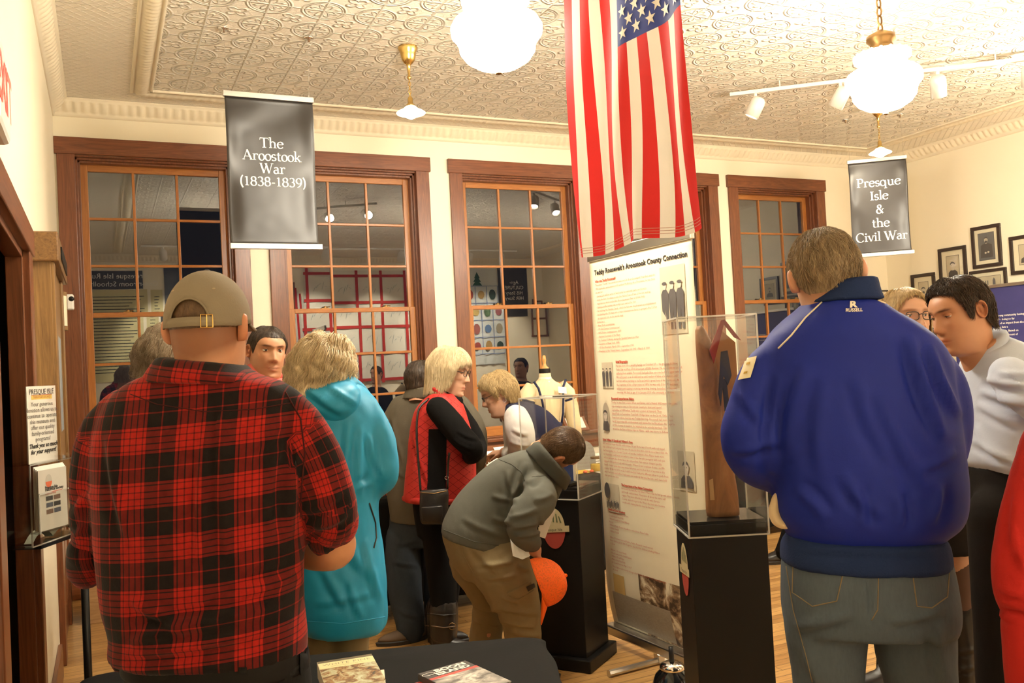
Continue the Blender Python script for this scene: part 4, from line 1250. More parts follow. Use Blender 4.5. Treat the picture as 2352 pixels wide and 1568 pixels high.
# ------------------------------------------------------------------ things on the display table
tz = .7385
M_yel = fabric('yellow_runner', (.62, .42, .06), .8, .2)
o = MB(); o.box((2.55, 5.22, tz), (3.02, 5.62, tz+.004)).box((2.95, 5.12, tz-.2), (2.96, 5.2, tz))
o = MB().box((2.84, 5.22, tz), (3.04, 5.50, tz+.005)).build('table_runner', M_yel); tag(o, 'mustard yellow runner on the right end of the long display table', 'runner')
def card(label, u, v, y, w, h, lean=.25, arch=False, mt=None, yawr=0.):
    c = AY(u, v, y); c[2] = tz+.006
    x = V(math.cos(yawr), math.sin(yawr), 0); n = V(math.sin(yawr), -math.cos(yawr), 0)
    up = unit(Z*math.cos(lean)-n*math.sin(lean))
    pts = [(-w/2, 0), (w/2, 0)]
    if arch: pts += [(w/2*math.cos(t), h*.5+h*.5*math.sin(t)) for t in np.linspace(0, math.pi, 16)]
    else: pts += [(w/2, h), (-w/2, h)]
    r = empty('tent_card', tuple(c), label, 'card')
    MB().slab([c+x*a+up*b for a, b in pts], -n*.003).build('face', mt or M_paper, r)
    MB().slab([c-n*(2*h*math.sin(lean))+x*a+unit(Z*math.cos(lean)+n*math.sin(lean))*b for a, b in ((-w/2, 0), (w/2, 0), (w/2, h*.96), (-w/2, h*.96))] if not arch else [c-x*.01-n*.05, c+x*.01-n*.05, c+x*.01+up*h*.6-n*.003, c-x*.01+up*h*.6-n*.003], n*.002).build('support', mt or M_paper, r)
    if not arch:
        lt = MB()
        for i in range(4): lt.quad(*[c+x*a+up*b+n*.001 for a, b in ((-w*.38, h*(.8-.18*i)), (w*.38, h*(.8-.18*i)), (w*.38, h*(.8-.18*i)-.006), (-w*.38, h*(.8-.18*i)-.006))])
        lt.build('lettering', M_ink, r)
card('white tent card at the right end of the display table', 1368, 1066, 5.44, .12, .095)
card('plain white tent card behind the grey tombstone card', 1343, 1060, 5.48, .10, .13)
card('grey tombstone-shaped card on the display table', 1350, 1088, 5.36, .15, .20, .12, True, plain('grey_card', (.20, .19, .17), .7))
r = empty('glass_jar', tuple(AY(1369, 1090, 5.22)[:2])+(tz+.006,), 'small glass jar with yellow contents beside the tent card', 'jar')
p = V(*r.location)
MB().lathe([(.0, 0), (.035, 0), (.038, .06), (.03, .075), (.03, .09)], p, 16).build('jar', M_acr, r, smooth=True)
MB().lathe([(.0, .002), (.032, .002), (.034, .05), (.0, .05)], p, 14).build('contents', M_yel, r)
MB().lathe([(.033, .088), (.033, .10), (.0, .10)], p, 16).build('lid', M_brassd, r)
o = MB().ball(AY(1379, 1078, 5.34)*V(1, 1, 0)+Z*(tz+.023), (.05, .04, .022), 14).build('dark_bundle', M_blackp, smooth=True); tag(o, 'small dark bundle at the table end by the yellow runner', 'bundle')
for i, (u, v, y, w) in enumerate([(1344, 1100, 5.20, 'second'), (1358, 1098, 5.21, 'first')]):
    pass
M_bead = plain('orange_bead', (.75, .10, .02), .35)
beads = [(880, 1149, 5.215, 'orange bead on the black cloth nearest the turquoise sleeve'), (893, 1153, 5.215, 'orange bead on the black cloth, right of another beside the dark jacket'), (1345, 1098, 5.21, 'orange bead on the cloth below the grey card'), (1360, 1096, 5.21, 'orange bead on the cloth below the white tent card')]
for u, v, y, lb in beads:
    P = AY(u, v, y); P[2] = tz+.011
    o = MB().ball(P, (.016, .014, .010), 12).build('bead', M_bead, smooth=True); tag(o, lb, 'bead', 'orange beads on the display table')
card('small white card standing on the far black table', 1692, 1096, 5.85, .10, .075)
# sloped wooden reading rack with papers
r = empty('reading_rack', (2.2, 5.45, tz), 'sloped brown wooden rack holding white papers where the leaning woman rests her hands', 'rack')
M_rack = wood('rack_wood', (.10, .03, .012), (.25, .09, .035), 0, 1.2, .4)
def rackboard(u0, u1, y, zb, zt, nm):
    a, b = AY(u0, 1040, y), AY(u1, 1040, y)
    mb = MB().slab([V(a[0], y, zb), V(b[0], y, zb), V(b[0], y+.20, zt), V(a[0], y+.20, zt)], (0, .012, .010))
    return mb.build(nm, M_rack, r, bevel=.002), a[0], b[0]
_, xa, xb = rackboard(1108, 1222, 5.28, .82, .95, 'board')
MB().box((xa+.01, 5.30, tz), (xa+.04, 5.50, .83)).build('side', M_rack, r); MB().box((xb-.04, 5.30, tz), (xb-.01, 5.50, .83)).build('side', M_rack, r)
MB().box((xa, 5.268, .80), (xb, 5.284, .84)).build('ledge', M_rack, r)
for i, (u, lb) in enumerate(((1133, 'white paper lying on the left of the sloped rack'), (1168, 'white paper standing higher on the sloped rack'), (1200, 'white paper on the right of the sloped rack'))):
    x = AY(u, 1030, 5.32)[0]
    z0 = .845+.02*i
    o = MB().slab([V(x-.06, 5.30+.02*i, z0), V(x+.06, 5.31+.02*i, z0), V(x+.06, 5.43+.02*i, z0+.085), V(x-.06, 5.42+.02*i, z0+.085)], (0, -.0012, .0016)).build('paper_sheet', M_paper)
    tag(o, lb, 'paper', 'papers on the sloped rack')
# framed sheet on the window stool at the right
r = empty('framed_sheet', tuple(AY(1318, 1014, 6.9)[:2])+(ZS,), 'small brown framed sheet leaning on the sill of the third window', 'picture')
c = AY(1326, 1005, 6.88); c[2] = ZS
MB().slab([c+V(-.10, 0, 0), c+V(.13, 0, 0), c+V(.13, .10, .12), c+V(-.10, .10, .12)], (0, -.008, .01)).build('frame', M_rack, r)
MB().slab([c+V(-.075, .012, .022), c+V(.10, .012, .022), c+V(.10, .086, .111), c+V(-.075, .086, .111)], (0, -.009, .011)).build('print', M_paper, r)

# ------------------------------------------------------------------ dress form in a cream blouse
def dress_form():
    y = 5.66
    top = AY(1249, 815, y); cx = top[0]; k = (top-CAM)@FW/FPX
    r = empty('dress_form', (cx, y, tz), 'small wooden-necked dress form in a cream pleated blouse with navy ribbon trim', 'dress form')
    zt = top[2]
    zz = lambda v: zt-(v-815)*k
    MB().lathe([(.0, zz(815)), (.012, zz(817)), (.016, zz(826)), (.012, zz(834)), (.017, zz(840)), (.034, zz(845)), (.04, zz(850)), (.04, zz(858))], (cx, y, 0), 20).build('wooden_finial', plain('varnished_beech', (.55, .26, .08), .25), r, smooth=True)
    MB().lathe([(.042, zz(846)), (.044, zz(852)), (.042, zz(860))], (cx, y, 0), 20).build('neck_band', M_blackp, r, smooth=True)
    prof = [(856, .042, .042), (868, .047, .046), (876, .075, .055), (884, .125, .068), (895, .150, .080), (912, .158, .09), (935, .152, .098), (960, .130, .092), (985, .105, .080), (1000, .100, .078), (1020, .125, .09), (1050, .150, .105), (1075, .160, .11)]
    rings = []
    t = np.linspace(0, 2*np.pi, 96, endpoint=False)
    for v, a, b in prof:
        pl = 1+.022*np.sin(t*26)*(1 if v > 880 else .3)
        rings.append(np.stack([cx+a*np.cos(t)*pl, y+b*np.sin(t)*pl, np.full(96, max(zz(v), tz+.012))], 1))
    M_bl = fabric('cream_blouse', (.70, .57, .36), .8, .1, .25)
    MB().rings(rings).build('blouse', M_bl, r, smooth=True)
    for s_ in (-1, 1):
        MB().tube([V(cx+s_*.115, y-.01, zz(886)), V(cx+s_*.165, y-.015, zz(905)), V(cx+s_*.185, y-.03, zz(940)), V(cx+s_*.188, y-.06, zz(975)), V(cx+s_*.185, y-.09, zz(1010))], [.05, .062, .058, .05, .042], 18).build('sleeve', M_bl, r, smooth=True)
        MB().tube([V(cx+s_*.13, y-.075, zz(874)), V(cx+s_*.10, y-.085, zz(890)), V(cx+s_*.085, y-.105, zz(920)), V(cx+s_*.075, y-.108, zz(950)), V(cx+s_*.05, y-.10, zz(990))], .0085, 8).build('ribbon', M_navyr, r, smooth=True)
        MB().lathe([(.063, -.008), (.066, 0), (.063, .008)], V(cx+s_*.172, y-.02, zz(918)), 18, (s_*.3, 0, -1)).build('arm_band', M_navyr, r, smooth=True)
    MB().lathe([(.047, zz(866)), (.050, zz(872)), (.058, zz(878))], (cx, y, 0), 40).build('lace_collar', M_paper, r)
    MB().slab([V(cx+.04, y-.118, zz(888)), V(cx+.115, y-.105, zz(891)), V(cx+.112, y-.112, zz(906)), V(cx+.037, y-.125, zz(902))], (0, .001, 0)).build('paper_tag', M_paper, r)
    MB().lathe([(.108, zz(992)), (.112, zz(998)), (.112, zz(1006)), (.108, zz(1012))], (cx, y, 0), 40).build('belt', M_navyr, r, smooth=True)
    mb = MB()
    for s_ in (-1, 1): mb.ball(V(cx+s_*.03, y-.11, zz(975)), (.035, .012, .022), 12)
    mb.ball(V(cx, y-.115, zz(975)), .014, 10)
    mb.slab([V(cx, y-.117, zz(978)), V(cx+.03, y-.117, zz(978)), V(cx+.05, y-.115, zz(1012)), V(cx+.02, y-.115, zz(1012))], (0, .004, 0))
    mb.build('bow', M_navyr, r, smooth=True)
    MB().lathe([(.0, tz+.013), (.11, tz+.013), (.11, tz+.001), (.0, tz+.001)], (cx, y, 0), 28).build('base', M_rack, r)
M_navyr = fabric('navy_ribbon_silk', (.015, .02, .06), .5, .1)
dress_form()

# ------------------------------------------------------------------ navy text panel by the right wall
def panel():
    a, b = AX(2180, 668, 7.72), AX(2420, 640, 7.72)
    ya, yb = 6.0, 5.0
    r = empty('text_panel', (7.72, (ya+yb)/2, 0), 'navy blue roll-up panel of white text under the portraits at the right', 'banner stand')
    x = V(0, -1, 0); n = V(-1, 0, 0)
    M_nv = plain('navy_print', (.045, .045, .17), .45)
    zt = 2.0
    MB().box((7.715, yb, .1), (7.725, ya, zt)).build('sheet', M_nv, r)
    MB().box((7.70, yb, zt), (7.74, ya, zt+.03)).build('top_rail', M_alu, r, bevel=.004)
    MB().box((7.66, yb, 0.0), (7.78, ya, .10)).build('base', M_alu, r, bevel=.01)
    mb = MB()
    lines = ['Presque Isle was a fairly young community having', 'been incorporated in 1859 - being so far', 'north it did not feel much of an impact from the', 'war at first. The US Census lists a', 'population of 723 in Presque Isle. Based on', 'the records it is known that 22 percent of', 'the men who fought in this war. O', 'It had a great impact on those', 'families there as well as', 'those left at hom', 'the work of the', 'farms went on and', 'letters were read.']
    o0 = AX(2352, 722, 7.712)
    for i, ln in enumerate(lines):
        v, f = text_mesh(ln, .027, 'LEFT', bold=.0006, res=1)
        if len(v): mb.add(V(7.712, ya-.20, o0[2]-.037*i)+v[:, :1]*x+v[:, 1:2]*Z, f)
    mb.build('lettering', M_letter, r)
panel()

# ------------------------------------------------------------------ donation box, sign and leaflets at the left
def donation():
    a, b = S(60, 893, 2.94), S(122, 885, 3.10)
    x = unit((b-a)*V(1, 1, 0)); n = unit(np.cross(x, Z))      # n faces the room
    L0 = S(72, 1066, 2.94); R0_ = S(134, 1051, 3.10)
    w = np.linalg.norm((R0_-L0)[:2])
    zt = (L0[2]+R0_[2])/2
    h = .0+np.mean([a[2], b[2]])-zt
    # box
    bl = L0*V(1, 1, 0)-x*.01
    F = (np.stack([x, -n, Z], 1), bl)
    bw, bd, z0 = .345, .10, .975
    r = empty('donation_box', tuple(bl+x*bw/2-n*bd/2+Z*z0), 'clear acrylic donation box with banknotes inside, left of the plaid shirt', 'donation box')
    tk = .004
    zt -= .006
    for nm, p, q in (('front_panel', (0, 0, z0), (bw, tk, zt)), ('back_panel', (0, bd-tk, z0), (bw, bd, zt)), ('left_panel', (0, tk, z0), (tk, bd-tk, zt)), ('right_panel', (bw-tk, tk, z0), (bw, bd-tk, zt)), ('bottom_panel', (0, 0, z0-tk), (bw, bd, z0)), ('lid', (-.004, -.004, zt), (bw+.004, bd+.004, zt+tk))):
        MB().box(p, q, F).build(nm, M_acr, r)
    ed = MB()
    for p in ((0, 0), (bw, 0), (0, bd), (bw, bd)): ed.box((p[0]-.002, p[1]-.002, z0), (p[0]+.002, p[1]+.002, zt), F)
    for zq in (z0, zt): ed.box((0, -.002, zq-.002), (bw, .002, zq+.002), F)
    ed.build('polished_edge', M_edge, r)
    M_note = plain('banknote_print', (.42, .44, .34), .7, var=.4, nscale=50)
    for i, (p0, an, lb) in enumerate((((.05, .03, 0), .06, 'folded banknote at the left in the donation box'), ((.18, .035, .004), -.08, 'folded banknote leaning at the right in the donation box'), ((.11, .055, .012), .03, 'flat banknote at the back of the donation box'))):
        Fn = (F[0]@np.array([[math.cos(an), -math.sin(an), 0], [math.sin(an), math.cos(an), 0], [0, 0, 1]]), inF(F, *p0)+Z*(z0+.001))
        mb = MB()
        g = [np.array([inF(Fn, .14*q/10, yy, .002+.035*math.sin(q/10*math.pi)*(1-.3*i)) for yy in (0, .03)]) for q in range(11)]
        mb.rings(g, False, False)
        o = mb.build('banknote', M_note, None, smooth=True); tag(o, lb, 'banknote', 'banknotes in the donation box')
    # sign standing on the lid
    sg = empty('acrylic_sign', tuple(L0+x*w/2), 'upright acrylic sign asking for a donation, standing on the clear box', 'sign')
    Fs = (np.stack([x, -n, Z], 1), V(L0[0], L0[1], zt+tk))
    MB().box((-.006, .004, 0), (w+.006, .008, h+.006), Fs).build('backing', M_paper, sg)
    MB().box((-.008, -.004, 0), (w+.008, .0, h+.010), Fs).build('cover', M_acr, sg)
    MB().box((-.008, -.03, 0), (w+.008, .03, .003), Fs).build('foot', M_acr, sg)
    def tx(s, size, yy, mt, nm, **k):
        mb = MB(); put_text(mb, text_mesh(s, size, **k), inF(Fs, w/2, .003, h*yy), x, Z); mb.build(nm, mt, sg)
    yb = MB(); yb.quad(*[inF(Fs, p, .0034, q) for p, q in ((w*.12, h*.845), (w*.88, h*.845), (w*.88, h*.905), (w*.12, h*.905))]); yb.build('yellow_band', plain('yellow_print', (.80, .60, .15), .6), sg)
    rl = MB(); rl.quad(*[inF(Fs, p, .0030, q) for p, q in ((w*.12, h*.900), (w*.88, h*.900), (w*.88, h*.908), (w*.12, h*.908))]); rl.build('red_rule', M_redink, sg)
    tx('PRESQUE ISLE', .026, .915, M_ink, 'heading', xs=.92)
    tx('historical society', .015, .862, M_redink, 'subheading', shear=.3)
    body = ['Your generous', 'donation allows us to', 'continue to operate', 'this museum and', 'offer our quality', 'family-oriented', 'programs!']
    M_gt = plain('grey_text', (.12, .11, .11), .6)
    mb = MB()
    for i, ln in enumerate(body): put_text(mb, text_mesh(ln, .0215), inF(Fs, w/2, .003, h*(.755-.078*i)), x, Z)
    mb.build('body_text', M_gt, sg)
    mb = MB()
    for i, ln in enumerate(['Thank you so much', 'for your support!']): put_text(mb, text_mesh(ln, .021, shear=.35, bold=.0006), inF(Fs, w/2, .003, h*(.20-.078*i)), x, Z)
    mb.build('closing_text', M_ink, sg)
    # leaflet holder on the front of the box
    hl = S(92, 1222, 2.86); hr = S(157, 1215, 3.0)
    hx = unit((hr-hl)*V(1, 1, 0)); hn = unit(np.cross(hx, Z)); hw = np.linalg.norm((hr-hl)[:2])
    hz = hl[2]; hh = S(92, 1082, 2.86)[2]-hz
    Fh = (np.stack([hx, -hn, Z], 1), V(hl[0], hl[1], hz))
    lh = empty('leaflet_holder', tuple(hl), 'small clear leaflet holder fixed to the front of the donation box', 'holder')
    MB().box((-.006, -.006, -.006), (hw+.006, -.003, hh*.62), Fh).build('front_panel', M_acr, lh)
    MB().box((-.006, .034, -.006), (hw+.006, .037, hh*.9), Fh).build('back_panel', M_acr, lh)
    MB().box((-.006, -.006, -.006), (hw+.006, .037, -.003), Fh).build('bottom_panel', M_acr, lh)
    ed = MB().box((-.006, -.008, hh*.62-.002), (hw*.4, -.005, hh*.62+.002), Fh).box((-.008, -.008, -.006), (-.004, -.004, hh*.62), Fh).box((hw*.96, -.008, hh*.62-.002), (hw+.006, -.005, hh*.62+.002), Fh)
    ed.build('polished_edge', M_edge, lh)
    M_leaf = plain('leaflet_grey', (.50, .47, .40), .5)
    for i in range(4):
        lf = empty('leaflet', tuple(hl), ('front grey leaflet with a round logo and six small pictures' if i == 0 else '%s leaflet behind the front one in the clear holder' % ('second', 'third', 'fourth')[i-1]), 'leaflet', 'leaflets in the clear holder')
        y = .0+.008*i
        MB().box((.004*i, y, 0), (hw+.006*i, y+.0035, hh+.004*i), Fh).build('sheet', M_leaf if i == 0 else M_paper, lf)
        if i == 0:
            a_, b_ = MB(), MB()
            ez = -.0006
            def fl(mb, poly): mb.add([inF(Fh, p[0], ez, p[1]) for p in poly], [list(range(len(poly)))])
            fl(a_, ell(hw*.36, hh*.80, .016, .024, 16, 0, 180)); fl(b_, ell(hw*.36, hh*.80, .016, .020, 16, 180, 360))
            a_.build('logo', plain('logo_grey', (.40, .38, .32), .5), lf); b_.build('logo_base', plain('logo_orange', (.55, .12, .05), .5), lf)
            t_ = MB()
            put_text(t_, text_mesh('Presque Isle', .013, 'LEFT', bold=.0004), inF(Fh, hw*.22, ez, hh*.68), hx, Z)
            put_text(t_, text_mesh('Historical Society', .013, 'LEFT', bold=.0004), inF(Fh, hw*.22, ez, hh*.645), hx, Z)
            t_.build('heading', M_ink, lf)
            t_ = MB(); fl(t_, [(hw*.22, hh*.618), (hw*.82, hh*.618), (hw*.82, hh*.626), (hw*.22, hh*.626)]); put_text(t_, text_mesh('Membership', .011, 'LEFT'), inF(Fh, hw*.22, ez, hh*.585), hx, Z); t_.build('red_rule', M_redink, lf)
            for k in range(6):
                px, pz = hw*(.24+.27*(k % 2)), hh*(.48-.11*(k//2))
                t_ = MB(); fl(t_, [(px, pz), (px+hw*.24, pz), (px+hw*.24, pz+hh*.075), (px, pz+hh*.075)])
                t_.build('picture', plain('tiny_print_%d' % (k % 3), [(.05, .045, .04), (.16, .10, .07), (.08, .09, .11)][k % 3], .5, var=.5, nscale=90), lf)
    # black pole stand carrying the box
    pt = S(193, 1300, 3.12)
    ps = empty('pole_stand', (pt[0], pt[1], 0), 'thin black metal pole stand under the donation box, left of the plaid man', 'stand')
    MB().tube([V(pt[0], pt[1], .01), V(pt[0], pt[1], z0-.012)], .0135, 12).build('pole', M_blackm, ps, smooth=True)
    MB().lathe([(.0, .014), (.12, .014), (.14, .0), (.0, .0)], V(pt[0], pt[1], 0), 28).build('base', M_blackm, ps)
    MB().box((.05, .0, z0-.016), (bw, bd, z0-.005), F).build('top_plate', M_blackm, ps)
donation()

# wooden crate by the windows, behind the plaid man
r = empty('wooden_crate', (.02, 6.5, 0), 'plain wooden crate on the floor in the left corner under the first window', 'crate')
M_crate = wood('pine_crate', (.30, .16, .06), (.50, .30, .13), 0, .7, .6)
y0 = 6.22
x0 = AY(196, 1400, y0)[0]
mb = MB()
mb.box((-.17, y0, .0), (.36, y0+.02, .33)).box((-.17, y0+.36, 0), (.36, y0+.38, .33)).box((-.17, y0+.02, 0), (-.15, y0+.36, .33)).box((.34, y0+.02, 0), (.36, y0+.36, .33)).box((-.15, y0+.02, 0), (.34, y0+.36, .02))
mb.build('body', M_crate, r, bevel=.003)
MB().box((-.18, y0-.01, .33), (.37, y0+.39, .35)).build('lid', M_crate, r, bevel=.003)

# ------------------------------------------------------------------ the rear of the room, which the night windows mirror
def cloth_panel(nm, label, cat, x0, x1, z0, z1, mt, dx=0.):
    r = empty(nm, ((x0+x1)/2, YR, z0), label, cat)
    n = 24
    g = [np.array([V(x0+(x1-x0)*i/n+dx*(1-j/n), YR+.03+.012*math.sin(i*.9+j*.3), z0+(z1-z0)*j/n) for i in range(n+1)]) for j in range(n+1)]
    MB().rings(g, False, False).build('cloth', mt, r, smooth=True)
    return r
M_quilt = fabric('cream_quilt', (.70, .66, .55), .9, .05, .3)
M_bind = fabric('red_sashing', (.45, .04, .03), .9, .1, .2)
r = cloth_panel('sashed_quilt', 'red-sashed cream quilt on the rear wall, mirrored in the second window', 'quilt', 3.20, 5.12, 1.30, 3.36, M_quilt)
mb = MB()
for i in range(5):
    x = 3.26+i*(1.80)/4; mb.box((x-.025, YR+.046, 1.30), (x+.025, YR+.052, 3.36))
for i in range(5):
    z = 1.36+i*1.90/4; mb.box((3.20, YR+.047, z-.025), (5.12, YR+.053, z+.025))
mb.build('sashing', M_bind, r)
mb = MB()
for i in range(4):
    for j in range(4):
        cx, cz = 3.485+i*.45, 1.60+j*.475
        v, f = text_mesh('ABCDEFGHKLMNPRST'[i*4+j], .01)
        for q in range(5): mb.tube([V(cx-.12+.05*q, YR+.05, cz-.08+.03*((q*7+i) % 5)), V(cx-.08+.05*q, YR+.05, cz+.08-.025*((q*3+j) % 4))], .003, 4)
mb.build('embroidery', plain('blue_thread', (.25, .27, .32), .8), r)
r = empty('furled_flag', (3.05, YR+.10, 1.5), 'furled striped flag on a dark staff at the rear wall, mirrored in the second window', 'flag')
MB().tube([V(3.0, YR+.12, .0), V(3.02, YR+.12, 3.1)], .015, 8).build('staff', M_rack, r)
for k in range(4):
    MB().tube([V(3.04+.035*k, YR+.12, 3.0-.05*k), V(3.05+.04*k, YR+.12, 2.2), V(3.07+.045*k, YR+.12, 1.5)], [.02, .028, .03], 8).build('fold', M_red if k % 2 == 0 else M_wht, r, smooth=True)
M_doc = plain('yellowed_document', (.60, .54, .28), .8, var=.08)
for i, (x0, x1, z0, z1, lb) in enumerate(((-.19, .64, 1.55, 3.06, 'wide yellowed document sheet on the rear wall, mirrored in the first window'), (.69, .87, 1.9, 3.05, 'narrow yellowed document strip on the rear wall'))):
    r = empty('document_panel', ((x0+x1)/2, YR, z0), lb, 'document')
    MB().box((x0, YR+.012, z0), (x1, YR+.018, z1)).build('sheet', M_doc, r)
    mb = MB()
    for q in range(26): mb.box((x0+.05, YR+.018, z1-.12-.05*q), (x1-.05-.06*((q*5) % 4)*(x1-x0), YR+.0195, z1-.108-.05*q))
    mb.build('writing', M_ink, r)
for i, (x0, x1, z0, z1, lb, tx) in enumerate(((-.14, .58, 3.07, 3.36, 'wide black title card over the yellowed document on the rear wall', ['Presque Isle Rural', 'One-room Schoolhouses']), (.90, 1.14, 2.2, 3.42, 'tall black banner at the left of the rear wall', ["Isle's", 'history']), (7.0, 7.58, 2.45, 3.42, 'black banner of pale slogans on the rear wall, mirrored in the third window', ['Agri-', 'CULTURE', 'HIS Story', 'HER Story']))):
    r = empty('title_banner', ((x0+x1)/2, YR, z0), lb, 'banner')
    MB().box((x0, YR+.013, z0), (x1, YR+.020, z1)).build('sheet', M_vinyl, r)
    mb = MB()
    sz = min((x1-x0)/6.2, .12)
    for q, ln in enumerate(tx):
        put_text(mb, text_mesh(ln, sz), V((x0+x1)/2, YR+.0215, (z0+z1)/2+sz*1.1*(len(tx)/2-q-.8)), (-1, 0, 0), Z)
    mb.build('lettering', M_letter, r)
r = cloth_panel('picture_quilt', 'pale quilt of picture blocks with a fir tree, mirrored in the third window', 'quilt', 6.27, 6.97, 1.55, 3.38, fabric('pale_blue_quilt', (.62, .64, .60), .9, .05, .3))
mb = MB()
for i in range(4): mb.box((6.27+i*.233-.006, YR+.046, 1.75), (6.27+i*.233+.006, YR+.05, 3.05))
for i in range(5): mb.box((6.27, YR+.047, 1.75+i*.325-.006), (6.97, YR+.051, 1.75+i*.325+.006))
mb.build('sashing', plain('blue_sashing', (.18, .24, .42), .9), r)
mb = MB()
for q in range(3): mb.slab([V(6.55-.10+.02*q, YR+.05, 3.06+.07*q), V(6.55+.10-.02*q, YR+.05, 3.06+.07*q), V(6.55, YR+.05, 3.18+.07*q)], (0, .002, 0))
mb.build('fir_tree', plain('fir_green', (.04, .11, .06), .9), r)
bc = [(.35, .07, .05), (.40, .25, .08), (.05, .08, .06), (.30, .10, .08), (.12, .2, .35), (.35, .3, .2), (.45, .32, .1), (.1, .16, .08), (.3, .1, .1)]
for k in range(12):
    i, j = k % 3, k//3
    cx, cz = 6.386+i*.233, 1.91+j*.325
    m2 = MB(); P3 = ell(0, 0, .07, .08+.02*(k % 2), 9+k % 4)
    m2.add([V(cx+p[0], YR+.052, cz+p[1]) for p in P3], [list(range(len(P3)))])
    m2.build('applique', plain('applique_%d' % (k % 9), bc[k % 9], .9), r)
# ox yoke / saw frame silhouettes hung near the rear right corner
r = empty('wooden_frame_saw', (7.75, YR, 1.9), 'old wooden frame saw hung at the rear right, mirrored in the third window', 'saw')
mb = MB()
for a, b in (((7.66, 2.05), (7.68, 2.75)), ((7.93, 2.05), (7.92, 2.75)), ((7.66, 2.4), (7.93, 2.4)), ((7.64, 2.06), (7.95, 2.06)), ((7.67, 2.74), (7.92, 2.74))):
    mb.tube([V(a[0], YR+.03, a[1]), V(b[0], YR+.03, b[1])], .018, 8)
mb.build('frame', M_rack, r)
# ------------------------------------------------------------------ people
from mathutils.bvhtree import BVHTree
SKIN = {}
def skin_mat(name, c):
    if name in SKIN: return SKIN[name]
    t = NT('skin_'+name)
    at = t.new('ShaderNodeAttribute'); at.attribute_name = 'tint'
    v = t.coord()
    f = t.noise(v, 30, 4)
    mx = t.new('ShaderNodeMix', data_type='RGBA', blend_type='MULTIPLY')
    mx.inputs[0].default_value = 1
    t.link(t.mix(f, dk(c, .9), dk(c, 1.1)), mx.inputs[6])
    t.link(at.outputs['Color'], mx.inputs[7])
    t.base(mx.outputs[2], .48, 0, .4)
    t.b.inputs['Subsurface Weight'].default_value = .12
    t.b.inputs['Subsurface Radius'].default_value = (.012, .004, .002)
    t.bump(t.noise(v, 350, 2), .08, .001)
    SKIN[name] = t.m
    return t.m
M_eyew = plain('eye_white', (.68, .64, .58), .2, var=.02)
M_iris = plain('dark_iris', (.03, .018, .012), .15)

def cr(P, sub):
    """Catmull-Rom through the rows of P"""
    P = np.asarray(P, float)
    if len(P) < 3: 
        t = np.linspace(0, 1, sub+1)[:, None]
        return P[0]*(1-t)+P[1]*t
    Q = np.vstack([2*P[0]-P[1], P, 2*P[-1]-P[-2]])
    out = []
    for i in range(1, len(Q)-2):
        for k in range(sub):
            t = k/sub
            a, b, c, d = Q[i-1:i+3]
            out.append(.5*((2*b)+(-a+c)*t+(2*a-5*b+4*c-d)*t*t+(-a+3*b-3*c+d)*t**3))
    out.append(Q[-2])
    return np.array(out)
def section_rings(secs, sub=4, n=36, p=2.3):
    """secs: (uL, vL, uR, vR, half depth, axial distance): pixel edges of a body's cross-section at its real distance"""
    rows = []
    for q in secs:
        uL, vL, uR, vR, b, s = q
        A, B = S(uL, vL, s), S(uR, vR, s)
        rows.append(np.concatenate([(A+B)/2, (B-A)/2, [b]]))
    rows = cr(rows, sub)
    t = np.linspace(0, 2*np.pi, n, endpoint=False)
    ct, st = np.cos(t), np.sin(t)
    ex = 2/p
    cx, sx = np.sign(ct)*np.abs(ct)**ex, np.sign(st)*np.abs(st)**ex
    return [r[:3]+cx[:, None]*r[3:6]+sx[:, None]*FH*r[6] for r in rows]
def torso(rows, s):
    """rows: (v, uL, uR, half depth[, extra distance])"""
    return [(r[1], r[0], r[2], r[0], r[3], s+(r[4] if len(r) > 4 else 0)) for r in rows]
def limb_path(pts, s=None, sub=4):
    """pts: (u, v, distance, radius px) -> centres, radii in metres"""
    rows = [np.append(S(q[0], q[1], q[2]), q[3]*q[2]/FPX) for q in pts]
    rows = cr(rows, sub)
    return rows[:, :3], rows[:, 3]
class Part:
    """union of lofts, remeshed to one skin"""
    def __init__(s): s.mb = MB(); s.limbs = []; s.secs = []
    def sec(s, secs, shrink=1.0, p=2.3):
        r = section_rings(secs, p=p)
        if shrink != 1:
            r = [q.mean(0)+(q-q.mean(0))*shrink for q in r]
        s.mb.rings(r); s.secs.append(r)
        return s
    def limb(s, pts, k=1.0, n=20):
        c, r = limb_path(pts)
        r = r*k
        # round ends
        s.mb.tube(list(c), list(r), n)
        s.mb.ball(c[0], r[0]*.98, 14); s.mb.ball(c[-1], r[-1]*.9, 14)
        s.limbs.append((c, r))
        return s
    def mesh(s, voxel=.01, smooth=6):
        me = s.mb.mesh('tmp')
        bm = bmesh.new(); bm.from_mesh(me); bmesh.ops.recalc_face_normals(bm, faces=bm.faces); bm.to_mesh(me); bm.free()
        o = bpy.data.objects.new('tmp', me); col.objects.link(o)
        md = o.modifiers.new('r', 'REMESH'); md.mode = 'VOXEL'; md.voxel_size = voxel; md.adaptivity = 0
        if smooth:
            sm = o.modifiers.new('s', 'SMOOTH'); sm.factor = .5; sm.iterations = smooth
        dg = bpy.context.evaluated_depsgraph_get()
        m2 = bpy.data.meshes.new_from_object(o.evaluated_get(dg))
        bpy.data.objects.remove(o); bpy.data.meshes.remove(me)
        return m2
def get_v(me):
    a = np.zeros(len(me.vertices)*3); me.vertices.foreach_get('co', a); return a.reshape(-1, 3)
def get_n(me):
    a = np.zeros(len(me.vertices)*3); me.vertices.foreach_get('normal', a); return a.reshape(-1, 3)
